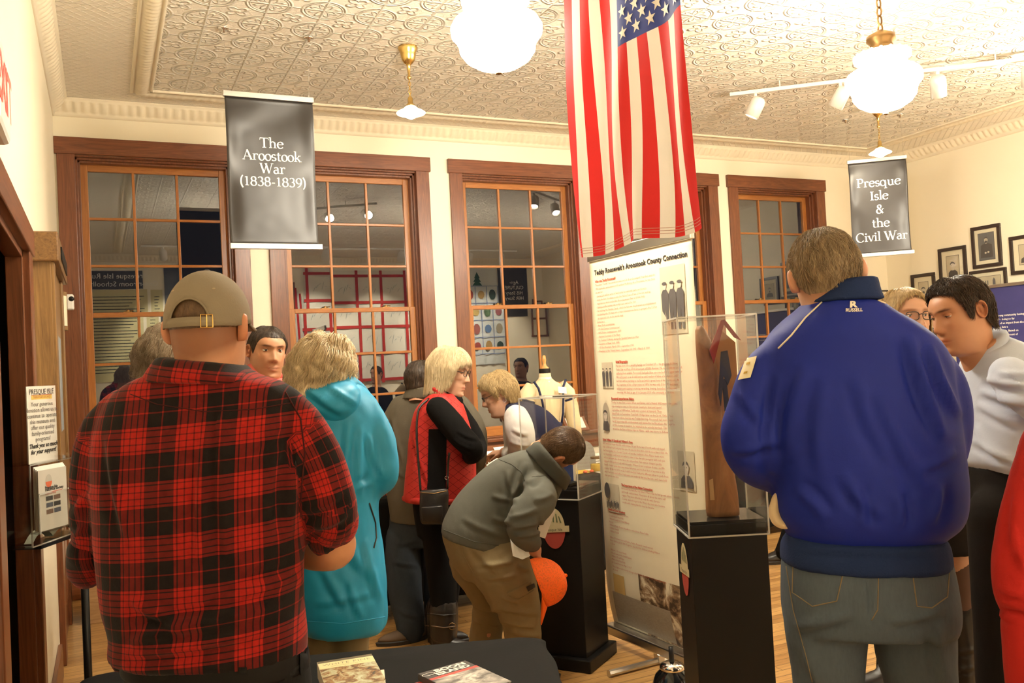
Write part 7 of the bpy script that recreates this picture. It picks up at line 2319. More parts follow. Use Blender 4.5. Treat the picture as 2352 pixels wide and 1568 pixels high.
# ================================================================== the woman in the red quilted vest
def vest_woman():
    s = 4.72
    r = person(S(1015, 950, s), 'person in profile with a platinum bob, glasses and a quilted red vest over black')
    hf = HeadFrame(S(1033, 857, s), RH*.93-FH*.22-Z*.22, Z+RH*.20, 1.05)
    tr = torso([(902, 990, 1046, .10), (918, 972, 1058, .14), (945, 952, 1070, .17), (1000, 940, 1086, .178), (1050, 935, 1093, .175), (1100, 931, 1094, .172), (1140, 927, 1090, .168), (1150, 930, 1086, .16)], s)
    v_ = Part().sec(tr)
    vest = garment(v_, 'quilted_vest', M_redv, r, .009, 4, 61, .003, 10, [(945, 990, 990, 1130, 5, .006), (1060, 960, 1085, 1060, 5, .006)])
    # diamond quilting stitched over the padding
    b = bvh_of(vest)
    mb = MB()
    for k in range(-8, 18):
        for sg in (1, -1):
            P = []
            for q in range(26):
                u = 925+q*7; v = 960+k*19+sg*(q*7-90)*.75
                if not (905 < v < 1146): 
                    continue
                h = hit(b, u, v, -.0005)
                if h is not None: P.append(h)
                elif len(P) > 1: break
            if len(P) > 3: mb.tube(P, .0016, 4)
    mb.build('quilting_seam', fabric('dark_red_thread', (.16, .010, .010), .8), vest)
    garment(Part().limb([(930, 1144, s-.0, 8), (960, 1150, s-.16, 7), (1010, 1151, s-.17, 7), (1080, 1146, s-.10, 7)]), 'hem', M_redv, vest, .006, 1, 62, .001)
    on_patch(vest, [(985, 985), (1026, 985), (1024, 1130), (982, 1130)], 'side_panel', M_blk, vest, 12, .004)
    # stand collar in black and red
    garment(Part().sec([(978, 925, 1058, 940, .10, s), (982, 900, 1064, 918, .085, s), (990, 884, 1052, 902, .07, s+.01)]), 'collar', M_blk, vest, .007, 2, 63, .002)
    garment(Part().limb([(1000, 893, s-.075, 9), (1020, 908, s-.085, 8), (1046, 926, s-.07, 8), (1066, 950, s-.03, 7)]), 'collar_edge', M_redv, vest, .006, 2, 64, .001)
    arm = Part().limb([(1006, 938, s-.17, 28), (1030, 965, s-.20, 30), (1058, 1000, s-.22, 29), (1082, 1026, s-.22, 26), (1086, 1042, s-.18, 23), (1074, 1046, s-.05, 20), (1052, 1042, s+.10, 18)])
    arm.limb([(1040, 935, s+.17, 26), (1075, 985, s+.18, 26), (1096, 1025, s+.16, 22), (1092, 1040, s+.05, 19), (1080, 1046, s-.03, 17)])
    garment(arm, 'sweater', M_blk, r, .008, 4, 65, .004, 12, [(1050, 990, 1095, 1010, 5, .006), (1040, 1010, 1085, 1035, 5, .006)])
    fl = floor_at(1015, s)
    t_ = Part().sec(torso([(1130, 945, 1075, .14), (1180, 950, 1068, .14), (1230, 960, 1060, .13)], s))
    t_.limb([(1004, 1200, s-.06, 38), (1012, 1290, s-.06, 35), (1018, 1360, s-.06, 32), (1020, 1420, s-.06, 29)]).limb([(1020, 1200, s+.10, 38), (1030, 1300, s+.10, 32), (1020, 1420, s+.10, 28)])
    garment(t_, 'trousers', M_blk, r, .010, 4, 66, .003)
    for (u, ds) in ((1019, -.06), (1012, .10)):
        bt = Part().limb([(u, 1392, s+ds, 34), (u, 1425, s+ds, 34), (u-1, 1460, s+ds, 32), (u-2, fl-18, s+ds, 30)])
        o = garment(bt, 'boot', M_leath, r, .007, 2, 67, .004, 18)
        p = S(u, fl-10, s+ds); shoe(o, p-RH*.07, RH-FH*.2, M_leath, L_=.24, w=.042, name='foot')
        for vv in (1408, 1436):
            on_line(o, [(u-34, vv), (u, vv+5), (u+34, vv+1)], .004, 'strap', M_brleath if vv == 1436 else M_leath, o, 5)
        MB().tube([S(u+20+8*math.cos(a), 1438+8*math.sin(a), s+ds-.085) for a in np.linspace(0, 2*np.pi, 13)], .0018, 5).build('buckle', M_brassd, o)
    b = Part().sec([(1010, 905, 1045, 912, .045, s), (975, 950, 1060, 960, .12, s), (965, 1100, 1065, 1100, .12, s), (970, 1180, 1060, 1180, .11, s)])
    b.limb([(1008, 945, s-.16, 18), (1058, 1000, s-.21, 19), (1084, 1034, s-.19, 16), (1050, 1042, s+.10, 12)]).limb([(1040, 940, s+.16, 18), (1092, 1022, s+.16, 16), (1078, 1046, s-.03, 12)])
    b.limb([(1004, 1190, s-.06, 26), (1019, fl-25, s-.06, 16)]).limb([(1020, 1190, s+.10, 26), (1014, fl-25, s+.10, 16)])
    hand(b, S(1050, 1042, s+.10), FH*.9-RH*.2, -RH, 1, .85, .5); hand(b, S(1074, 1046, s-.03), -RH*.5-FH*.1-Z*.3, FH, -1, .85, .5)
    body(r, SK2, b, head_mesh(hf, female=True, lid=.003, lip=(.95, .42, .42), look=-.3), .009)
    hair(hf, 'hair', H_plat, r, [(0, .050), (.45, .045), (.8, .035), (1.05, -.045), (1.5, -.092), (2.2, -.105), (3.15, -.108)], .030, .8, .0015, 68, 2600, .6, .0012, lift=.005, rough_=.15)
    glasses(hf, r, M_lens_dk, w=.025, h=.016)
    # shoulder bag: rests against her, carried on its strap
    rb = empty('shoulder_bag', tuple(S(998, 1165, s-.24)), 'small black leather shoulder bag hanging on a thin strap at the red vest', 'bag')
    q = s-.215
    bg = Part().sec([(966, 1126, 1030, 1120, .020, q), (964, 1140, 1031, 1136, .032, q), (964, 1175, 1031, 1172, .036, q), (966, 1196, 1029, 1194, .034, q), (970, 1204, 1024, 1203, .02, q)])
    o = garment(bg, 'pouch', M_leath, rb, .006, 3, 69, .003, 20)
    garment(Part().sec([(967, 1164, 1016, 1160, .012, q-.036), (966, 1180, 1018, 1178, .018, q-.034), (970, 1199, 1014, 1198, .014, q-.032)]), 'front_pocket', M_leath, rb, .005, 2, 70, .002, 20)
    on_line(o, [(966, 1131), (998, 1133), (1030, 1126)], .0025, 'zip', M_brassd, rb, 4, .001)
    pts = [S(966, 1128, q), S(961, 1060, s-.205), S(957, 990, s-.195), S(962, 940, s-.16), S(985, 915, s-.11)]
    MB().tube([Vector(p) for p in cr(np.array(pts), 6)], .006, 6).build('strap', M_leath, rb, smooth=True)
    pts = [S(1028, 1122, q), S(1029, 1070, s-.21), S(1032, 1040, s-.235)]
    MB().tube([p for p in cr(np.array(pts), 5)], .006, 6).build('strap', M_leath, rb, smooth=True)
    MB().tube([S(1026+4*math.cos(a), 1097+4*math.sin(a), s-.215) for a in np.linspace(0, 2*np.pi, 9)], .0015, 5).build('buckle', M_chrome, rb)
vest_woman()

# ================================================================== the man in olive behind her
def olive_man():
    s = 5.08
    r = person(S(985, 950, s), 'stooping person in an olive jacket and dark blue jeans, behind the red vest')
    hf = HeadFrame(S(967, 878, s-.02), FH*.85+RH*.40-Z*.30, Z+FH*.2, 1.02)
    tr = torso([(895, 942, 1000, .08), (912, 915, 1040, .11), (945, 893, 1080, .135), (1000, 886, 1098, .15), (1060, 884, 1092, .15), (1120, 888, 1072, .15), (1165, 893, 1058, .15), (1196, 896, 1055, .145)], s)
    j = Part().sec(tr).limb([(920, 930, s, 24), (897, 985, s, 27), (890, 1040, s, 26), (900, 1090, s+.02, 23)]).limb([(1058, 930, s, 24), (1088, 985, s, 27), (1094, 1040, s, 25), (1088, 1074, s+.04, 22), (1060, 1080, s+.1, 18)])
    jk = garment(j, 'jacket', M_olive, r, .010, 4, 71, .005, 10, [(900, 960, 925, 1060, 6, .008), (1080, 950, 1100, 1050, 6, .008), (885, 1050, 930, 1100, 6, .008)])
    garment(Part().sec([(922, 914, 1022, 914, .125, s-.01), (930, 900, 1014, 900, .120, s-.01), (938, 886, 1006, 888, .115, s-.01)]), 'collar', M_olive, jk, .008, 2, 74, .001)
    fl = floor_at(950, s-.22)
    t_ = Part().sec(torso([(1170, 895, 1055, .13), (1215, 895, 1055, .13), (1250, 900, 1050, .125)], s))
    t_.limb([(926, 1230, s, 40), (927, 1310, s-.08, 41), (934, 1380, s-.16, 38), (941, 1420, s-.20, 35), (944, fl-16, s-.22, 32)]).limb([(1012, 1230, s+.03, 40), (1010, 1310, s, 38), (1008, 1400, s-.05, 34), (1008, fl-18, s-.07, 31)])
    garment(t_, 'jeans', M_jeansd, r, .010, 4, 72, .004, 10, [(900, 1290, 960, 1300, 6, .006), (915, 1400, 965, 1420, 6, .008), (910, 1250, 960, 1240, 6, .005)])
    for u, q, d in ((950, s-.22, -RH*.75-FH*.3), (1010, s-.07, FH+RH*.2)):
        p = S(u, fl-10, q); p = p-unit(d*V(1, 1, 0))*.08
        o = shoe(r, p, d, M_brleath, L_=.29, w=.050, h=.07)
    b = Part().sec([(948, 890, 990, 900, .05, s), (925, 950, 1060, 950, .09, s), (920, 1170, 1035, 1170, .09, s)])
    b.limb([(922, 940, s, 17), (893, 1040, s, 17), (902, 1120, s+.05, 12)]).limb([(1056, 940, s, 17), (1092, 1040, s, 17), (1050, 1080, s+.12, 12)])
    b.limb([(926, 1200, s, 28), (927, 1310, s-.08, 26), (944, fl-20, s-.22, 18)]).limb([(1010, 1200, s+.03, 28), (1008, fl-20, s-.07, 18)])
    hand(b, S(902, 1120, s+.05), -Z+FH*.3, FH, 1, .95, .4); hand(b, S(1050, 1080, s+.12), FH*.5-RH*.6, -Z, 1, .95, .4)
    body(r, SK1, b, head_mesh(hf, nmin=-.125, hairtint=(.35, .26, .2)), .010)
    hair(hf, 'hair', H_dark, r, SHORT, .011, .15, .001, 73, 1400, .25, .0009, lift=.003)
olive_man()

# ================================================================== the woman leaning over the display
def leaning_woman():
    s = 5.2
    r = person(S(1290, 1000, s), 'person with short blond hair and glasses leaning left over the display in a navy vest')
    hf = HeadFrame(S(1145, 907, s), -RH*.90-FH*.12-Z*.36, Z-RH*.30, 1.02)
    secs = [(1162, 924, 1158, 962, .085, s), (1180, 920, 1168, 984, .13, s), (1212, 922, 1188, 1022, .155, s), (1250, 938, 1216, 1066, .16, s), (1284, 970, 1238, 1100, .155, s), (1304, 1014, 1246, 1126, .15, s), (1310, 1050, 1246, 1150, .15, s)]
    vs_ = Part().sec(secs)
    v_ = garment(vs_, 'knit_vest', M_navyk, r, .010, 4, 81, .004, 10, [(1200, 960, 1250, 1040, 8, .006)])
    sl = Part().limb([(1186, 958, s-.15, 30), (1194, 985, s-.17, 34), (1198, 1015, s-.15, 32), (1190, 1040, s-.06, 26), (1178, 1046, s+.06, 20), (1168, 1042, s+.20, 17)]).limb([(1180, 960, s+.15, 28), (1186, 1010, s+.17, 30), (1178, 1036, s+.2, 22)])
    garment(sl, 'blouse_sleeves', M_whites, r, .008, 3, 82, .004, 12, [(1175, 985, 1215, 1000, 6, .006), (1170, 1015, 1215, 1025, 6, .006)])
    fl = floor_at(1275, s)
    t_ = Part().sec(torso([(1110, 1240, 1316, .14), (1150, 1238, 1318, .145), (1200, 1242, 1314, .13)], s)).limb([(1268, 1180, s-.07, 36), (1264, 1300, s-.06, 30), (1266, fl-16, s-.06, 24)]).limb([(1284, 1180, s+.08, 36), (1286, 1300, s+.08, 30), (1286, fl-18, s+.08, 24)])
    garment(t_, 'trousers', M_char, r, .011, 4, 83, .003)
    for u, q in ((1266, s-.06), (1286, s+.08)): p = S(u, fl-8, q); shoe(r, p+RH*.06, -RH+FH*.1, M_leath, L_=.25, w=.042)
    b = Part().sec([(1160, 930, 1150, 962, .05, s), (1200, 935, 1190, 1000, .1, s), (1285, 1020, 1250, 1100, .1, s), (1300, 1120, 1250, 1150, .1, s)])
    b.limb([(1188, 962, s-.13, 19), (1197, 1012, s-.14, 19), (1184, 1044, s+.02, 15), (1158, 1038, s+.30, 12)]).limb([(1182, 962, s+.14, 19), (1184, 1020, s+.18, 17), (1156, 1044, s+.34, 12)])
    b.limb([(1268, 1160, s-.07, 26), (1266, fl-20, s-.06, 16)]).limb([(1284, 1160, s+.08, 26), (1286, fl-20, s+.08, 16)])
    hand(b, S(1158, 1038, s+.30), -RH*.8+FH*.25-Z*.05, -Z*.9+FH*.2, 1, .95, .45)
    hand(b, S(1156, 1046, s+.35), -RH*.7+FH*.4-Z*.05, -Z*.9, -1, .95, .45)
    body(r, SK2, b, head_mesh(hf, female=True, lid=.003, look=.2), .0055)
    hair(hf, 'hair', H_blond, r, [(0, .062), (.5, .058), (.85, .045), (1.05, .01), (1.3, -.012), (1.5, .02), (1.8, -.02), (2.1, -.07), (3.15, -.078)], .030, .55, .002, 84, 2400, .45, .0012, lift=.006, rough_=.2)
    glasses(hf, r, M_lens_dk, w=.022, h=.014)
    MB().tube([hf.w(np.array([[-.080, -.012+.009*math.sin(a), -.040+.010*math.cos(a)]]))[0] for a in np.linspace(0, 2*np.pi, 13)], .0016, 5).build('earring', M_chrome, r)
leaning_woman()

# ================================================================== the bent boy in grey
def boy():
    s = 4.0
    r = person(S(1110, 1300, s), 'bent-over young person in a grey soft-shell jacket and khaki cargo trousers')
    hf = HeadFrame(S(1287, 1032, s-.14), RH*.45+FH*.55-Z*.75, RH*.62-FH*.40+Z*.35, .93)
    secs = [(1224, 1030, 1296, 1112, .085, s-.10), (1190, 1036, 1284, 1140, .13, s-.07), (1135, 1058, 1262, 1180, .155, s-.03), (1085, 1098, 1228, 1215, .165, s), (1042, 1150, 1196, 1242, .17, s), (1018, 1196, 1180, 1258, .17, s), (1012, 1222, 1172, 1266, .168, s)]
    j = Part().sec(secs)
    j.limb([(1236, 1118, s-.20, 36), (1238, 1145, s-.26, 42), (1215, 1175, s-.28, 40), (1198, 1202, s-.28, 36), (1204, 1226, s-.25, 32), (1222, 1246, s-.22, 25)])
    j.limb([(1250, 1118, s+.10, 32), (1236, 1150, s+.20, 32), (1212, 1180, s+.26, 28)])
    cre = [(1205, 1060, 1175, 1180, 9, .010), (1165, 1080, 1180, 1150, 7, .008), (1130, 1140, 1190, 1150, 7, .009), (1130, 1190, 1180, 1200, 7, .008), (1170, 1190, 1235, 1170, 7, .010), (1180, 1212, 1240, 1200, 6, .010), (1185, 1232, 1245, 1222, 6, .010), (1210, 1110, 1240, 1090, 8, .010), (1225, 1150, 1270, 1135, 8, .008), (1240, 1180, 1250, 1215, 5, .006), (1060, 1190, 1160, 1235, 8, .005), (1175, 1140, 1195, 1110, 6, .010)]
    jk = garment(j, 'softshell_jacket', M_grey, r, .0085, 4, 91, .003, 9, cre)
    garment(Part().sec([(1206, 1032, 1298, 1126, .118, s-.10), (1226, 1016, 1308, 1108, .110, s-.13), (1240, 1012, 1312, 1098, .102, s-.14)]), 'collar', M_greyd, jk, .007, 2, 92, .002)
    on_line(jk, [(1141, 1053), (1175, 1066), (1196, 1082), (1206, 1104)], .0016, 'yoke_seam', M_greyd, jk, 5)
    on_line(jk, [(1222, 1095), (1252, 1092), (1276, 1112), (1282, 1140)], .0016, 'shoulder_seam', M_greyd, jk, 5)
    on_line(jk, [(1014, 1214), (1090, 1244), (1171, 1256)], .0016, 'hem_stitching', M_greyd, jk, 5)
    fl1, fl2 = floor_at(1205, s+.1), floor_at(1112, s+.42)
    t_ = Part().sec([(1015, 1206, 1175, 1252, .155, s), (1018, 1240, 1188, 1262, .16, s), (1034, 1285, 1216, 1300, .155, s+.01), (1060, 1322, 1220, 1330, .14, s+.03)])
    t_.limb([(1140, 1280, s-.04, 74), (1168, 1340, s-.04, 64), (1190, 1395, s, 52), (1200, 1440, s+.05, 46), (1205, fl1-30, s+.1, 42)])
    t_.limb([(1095, 1290, s+.14, 62), (1122, 1350, s+.22, 50), (1124, 1400, s+.32, 40), (1118, 1440, s+.40, 38), (1114, fl2-20, s+.42, 36)])
    pt = garment(t_, 'cargo_trousers', M_khaki, r, .008, 3, 93, .0075, 11, [(1100, 1300, 1180, 1290, 6, .008), (1120, 1330, 1190, 1320, 6, .008), (1190, 1300, 1216, 1310, 5, .008), (1150, 1370, 1190, 1385, 5, .010), (1130, 1395, 1235, 1410, 7, .010), (1150, 1425, 1230, 1440, 7, .010), (1170, 1450, 1240, 1460, 7, .008), (1080, 1250, 1160, 1330, 9, .006), (1060, 1240, 1110, 1340, 9, .006), (1090, 1390, 1150, 1405, 6, .010), (1090, 1425, 1150, 1435, 6, .010)])
    pk = on_patch(pt, [(1164, 1362), (1216, 1336), (1224, 1352), (1188, 1374)], 'pocket_flap', M_khaki, pt, 8, .006)
    on_line(pt, [(1164, 1362), (1216, 1336)], .002, 'pocket_seam', M_khaki, pt, 4, .004)
    on_line(pt, [(1168, 1366), (1188, 1376), (1224, 1354)], .002, 'pocket_seam', M_khaki, pt, 4, .006)
    on_patch(pt, [(1206, 1346), (1222, 1338), (1225, 1347), (1210, 1356)], 'pocket_label', M_leath, pt, 4, .011)
    on_line(pt, [(1060, 1240), (1062, 1270), (1095, 1330)], .0015, 'side_seam', M_khaki, pt, 5)
    for u, f_, q, d in ((1205, fl1, s+.1, RH+FH*.35), (1114, fl2, s+.42, RH*.9+FH*.5)): p = S(u, f_-12, q); shoe(r, p-unit(d)*.07, d, M_brleath, L_=.25, w=.043)
    b = Part().sec([(1240, 1040, 1290, 1095, .05, s-.12), (1195, 1065, 1260, 1135, .1, s-.06), (1060, 1175, 1180, 1235, .11, s), (1045, 1260, 1180, 1280, .11, s)])
    b.limb([(1240, 1120, s-.17, 24), (1222, 1170, s-.25, 25), (1204, 1205, s-.27, 22), (1216, 1240, s-.23, 18), (1230, 1266, s-.20, 16)]).limb([(1250, 1120, s+.10, 20), (1234, 1152, s+.20, 19), (1205, 1186, s+.27, 15)])
    b.limb([(1140, 1285, s-.04, 48), (1190, 1400, s, 30), (1205, fl1-34, s+.1, 22)]).limb([(1100, 1290, s+.14, 42), (1124, 1390, s+.3, 28), (1114, fl2-24, s+.42, 20)])
    hand(b, S(1231, 1264, s-.20), RH*.18-Z*.9+FH*.15, RH*.8+FH*.2, -1, .88, .55)
    hand(b, S(1205, 1186, s+.27), -RH*.6-Z*.6, FH, 1, .85, .5)
    body(r, SK1, b, head_mesh(hf, nmin=-.120, hairtint=(.55, .45, .36)), .006)
    hair(hf, 'hair', H_brown, r, SHORT, .009, .2, .0006, 94, 2600, .22, .0008, lift=.004)
    # the blaze-orange cap in his hand
    c0 = S(1243, 1336, s-.27)
    ax_ = unit(RT*.93+UP*.36); up_ = unit(np.cross(FW, ax_)); dp = unit(np.cross(ax_, up_))
    if up_@UP < 0: up_ = -up_
    o = empty('orange_cap', tuple(c0), 'blaze orange cap with twig print hanging from the bent boy\'s hand', 'cap')
    t = np.linspace(0, 2*np.pi, 44, endpoint=False)
    rings = []
    for q in np.linspace(0, 1, 14):
        k = max(.03, (1-q**2.3)**.5)
        rings.append(c0+ax_*(.118*q-.01)+(np.cos(t)[:, None]*up_*.106+np.sin(t)[:, None]*dp*.085)*k*(1+.012*np.cos(6*t))[:, None]-up_*.012*q)
    mb = MB(); mb.rings(rings, False); mb.add(rings[-1], [list(range(44))])
    nt = NT('twig_print_orange')
    f = nt.noise(nt.coord('Object', (26, 26, 26)), 1, 5, .7, 2.5)
    nt.base(nt.ramp(f, [(.42, (.98, .13, .008)), (.485, (.95, .15, .012)), (.50, (.32, .05, .01)), (.515, (.95, .15, .012)), (.6, (.98, .13, .008))]), .7)
    cr_ = mb.build('crown', nt.m, o, smooth=True); cr_.modifiers.new('t', 'SOLIDIFY').thickness = .003
    MB().ball(c0+ax_*.108-up_*.012, (.008, .008, .008), 10).build('button', M_orange, cr_, smooth=True)
    bp = []
    for q in np.linspace(0, 1, 7):
        row = []
        for a in np.linspace(-1.15, 1.15, 22):
            e = -up_*math.cos(a)*.106+dp*math.sin(a)*.085
            row.append(c0-ax_*.012+e+((-UP*.93-RT*.30)*.085*math.cos(a/1.25)**1.4+ax_*.02*(a/1.15)**2)*q)
        bp.append(np.array(row))
    b2 = MB().rings(bp, False, False).build('brim', M_orange, o, smooth=True); b2.modifiers.new('t', 'SOLIDIFY').thickness = .004
    MB().ball(S(1272, 1382, s-.30), (.012, .006, .008), 10).build('emblem', plain('dark_green_emblem', (.02, .05, .02), .7), cr_, smooth=True)
    # papers tucked under his arm
    def sheet(label, pts, q, q2):
        P = [S(u, v, a) for (u, v), a in zip(pts, q)]
        oo = MB().slab(P, -FW*.004).build('folded_paper', M_paper)
        tag(oo, label, 'paper', 'papers held by the boy')
    sheet('folded white paper hanging below the boy\'s sleeve, left of his hand', [(1168, 1215), (1190, 1208), (1218, 1276), (1200, 1284), (1178, 1276)], [s-.20, s-.20, s-.24, s-.24, s-.22], 0)
    sheet('printed white paper edge between the boy\'s forearm and the pedestal medallion', [(1270, 1168), (1276, 1172), (1252, 1236), (1240, 1232), (1238, 1200)], [s-.12, s-.12, s-.12, s-.12, s-.12], 0)
boy()

# ================================================================== the girl with glasses, the young man, the red coat
def girl():
    s = 3.28
    r = person(S(2130, 950, s), 'person with side-swept fair hair, dark glasses and a black skirt behind the blue jacket')
    hf = HeadFrame(S(2080, 738, s), -FH*.95+RH*.16+Z*.02, Z, 1.0)
    t_ = Part().sec(torso([(815, 2050, 2150, .08), (842, 2024, 2188, .105), (900, 2016, 2210, .12), (980, 2028, 2206, .12), (1060, 2036, 2202, .115), (1090, 2034, 2206, .12)], s)).limb([(2184, 862, s, 30), (2204, 940, s, 30), (2206, 1020, s, 27), (2190, 1060, s-.05, 24)]).limb([(2032, 862, s, 30), (2016, 940, s, 30), (2014, 1020, s, 27), (2030, 1060, s-.05, 24)])
    garment(t_, 'maroon_top', M_maroon, r, .011, 4, 101, .004)
    sk_ = Part().sec(torso([(1060, 2034, 2208, .12), (1120, 2026, 2232, .135), (1200, 2030, 2242, .14), (1262, 2044, 2238, .14)], s))
    garment(sk_, 'black_skirt', M_char, r, .011, 4, 102, .003)
    fl = floor_at(2210, s)
    b = Part().sec([(2050, 800, 2110, 800, .05, s), (2040, 870, 2180, 870, .085, s), (2050, 1200, 2200, 1200, .1, s)])
    b.limb([(2182, 870, s, 22), (2202, 1010, s, 19), (2180, 1080, s-.08, 14)]).limb([(2034, 870, s, 22), (2016, 1010, s, 19), (2036, 1080, s-.08, 14)])
    b.limb([(2205, 1200, s, 42), (2212, 1300, s, 33), (2214, 1380, s, 27), (2216, fl-30, s, 20)]).limb([(2110, 1200, s, 42), (2106, 1300, s, 33), (2104, 1390, s, 27), (2104, fl-30, s, 20)])
    hand(b, S(2180, 1080, s-.08), -Z*.8-RH*.3, -FH, -1, .85, .5); hand(b, S(2036, 1080, s-.08), -Z*.8+RH*.3, -FH, 1, .85, .5)
    body(r, SK2, b, head_mesh(hf, female=True, brow=(.5, .38, .28)), .010)
    for u in (2216, 2104):
        o = garment(Part().limb([(u-1, 1392, s, 31), (u, 1450, s, 30), (u+1, 1540, s, 28), (u, 1640, s, 26), (u, fl-26, s, 25)]), 'boot', M_leath, r, .009, 3, 103, .008, 14, [(u-25, 1500, u+25, 1490, 5, .008), (u-25, 1540, u+25, 1530, 5, .008)])
        p = S(u, fl-10, s); shoe(o, p+FH*.07, -FH, M_leath, L_=.25, w=.042, name='foot')
        garment(Part().limb([(u-1, 1240, s, 33), (u-1, 1310, s, 35), (u-1, 1400, s, 28.5)], .99), 'stocking', plain('sheer_dark_stocking', (.10, .05, .035), .6), r, .008, 3, 104, .0)
    hair(hf, 'hair', H_blond, r, [(0, .084), (.4, .076), (.7, .050), (1.0, -.02), (1.3, -.16), (2.0, -.19), (3.15, -.20)], .016, .6, .001, 105, 1500, .5, .0010, lift=.003, rough_=.12)
    glasses(hf, r, M_lens_dk, w=.0255, h=.0155)
girl()
def young_man():
    s = 2.7
    r = person(S(2310, 900, s), 'person in a pale blue dress shirt bending his dark-haired head to the left')
    hf = HeadFrame(S(2205, 724, s), -RH*.93-FH*.22-Z*.26, Z-RH*.20, .94)
    secs = [(2232, 818, 2304, 770, .10, s), (2226, 846, 2352, 796, .15, s), (2224, 900, 2412, 850, .18, s), (2222, 970, 2436, 940, .19, s), (2222, 1030, 2430, 1010, .185, s), (2228, 1062, 2420, 1056, .175, s), (2250, 1084, 2405, 1082, .16, s)]
    j = Part().sec(secs)
    j.limb([(2318, 862, s-.17, 46), (2368, 905, s-.22, 50), (2430, 960, s-.24, 44), (2480, 1000, s-.22, 38), (2512, 1024, s-.2, 33)]).limb([(2260, 870, s+.17, 44), (2240, 950, s+.2, 42), (2236, 1020, s+.2, 36)])
    cre = [(2255, 870, 2400, 890, 10, .012), (2250, 900, 2380, 930, 10, .012), (2245, 930, 2350, 980, 10, .009), (2232, 1010, 2330, 1060, 10, .010), (2290, 860, 2400, 860, 8, .010), (2240, 980, 2300, 1060, 10, .008)]
    sh = garment(j, 'dress_shirt', M_shirt, r, .0095, 4, 111, .004, 9, cre)
    garment(Part().sec([(2226, 850, 2292, 790, .088, s), (2232, 820, 2304, 768, .082, s), (2246, 796, 2296, 752, .072, s+.01)]), 'collar', M_shirt, sh, .008, 2, 112, .0015)
    fl = floor_at(2310, s)
    t_ = Part().sec(torso([(1066, 2236, 2416, .15), (1120, 2236, 2418, .155), (1200, 2240, 2415, .15)], s)).limb([(2290, 1180, s-.07, 66), (2294, 1350, s-.07, 58), (2296, 1568, s-.06, 50), (2298, fl-35, s-.06, 44)]).limb([(2345, 1180, s+.10, 66), (2350, 1400, s+.10, 54), (2356, fl-35, s+.1, 44)])
    garment(t_, 'trousers', M_char, r, .011, 4, 113, .004)
    for u, q in ((2298, s-.06), (2356, s+.1)): p = S(u, fl-14, q); shoe(r, p+RH*.06, -RH-FH*.1, M_leath)
    b = Part().sec([(2236, 800, 2282, 770, .06, s), (2250, 880, 2370, 850, .12, s), (2260, 1060, 2390, 1060, .12, s), (2270, 1170, 2390, 1170, .12, s)])
    b.limb([(2318, 870, s-.15, 30), (2430, 960, s-.22, 30), (2520, 1030, s-.2, 24)]).limb([(2262, 880, s+.16, 28), (2238, 1000, s+.2, 26), (2244, 1080, s+.22, 20)])
    b.limb([(2292, 1190, s-.07, 46), (2298, fl-40, s-.06, 28)]).limb([(2346, 1190, s+.1, 46), (2356, fl-40, s+.1, 28)])
    hand(b, S(2520, 1030, s-.2), RH*.6-Z*.6, -FH, 1, .95, .5); hand(b, S(2244, 1080, s+.22), -Z, -RH, 1, .95, .5)
    body(r, SK3, b, head_mesh(hf, neckw=1.1, lid=.006, brow=(.15, .1, .08), hairtint=(.35, .28, .25)), .008)
    hair(hf, 'hair', H_dark, r, [(0, .082), (.5, .078), (.8, .064), (1.0, .035), (1.15, -.012), (1.30, -.016), (1.45, .03), (1.75, .035), (1.95, -.03), (2.2, -.062), (3.15, -.075)], .012, .5, .0022, 114, 3400, .28, .0011, lift=.007, rough_=.45, vol=lambda a, z: 1+.55*max(0, math.cos(a))*(z > .06))
young_man()
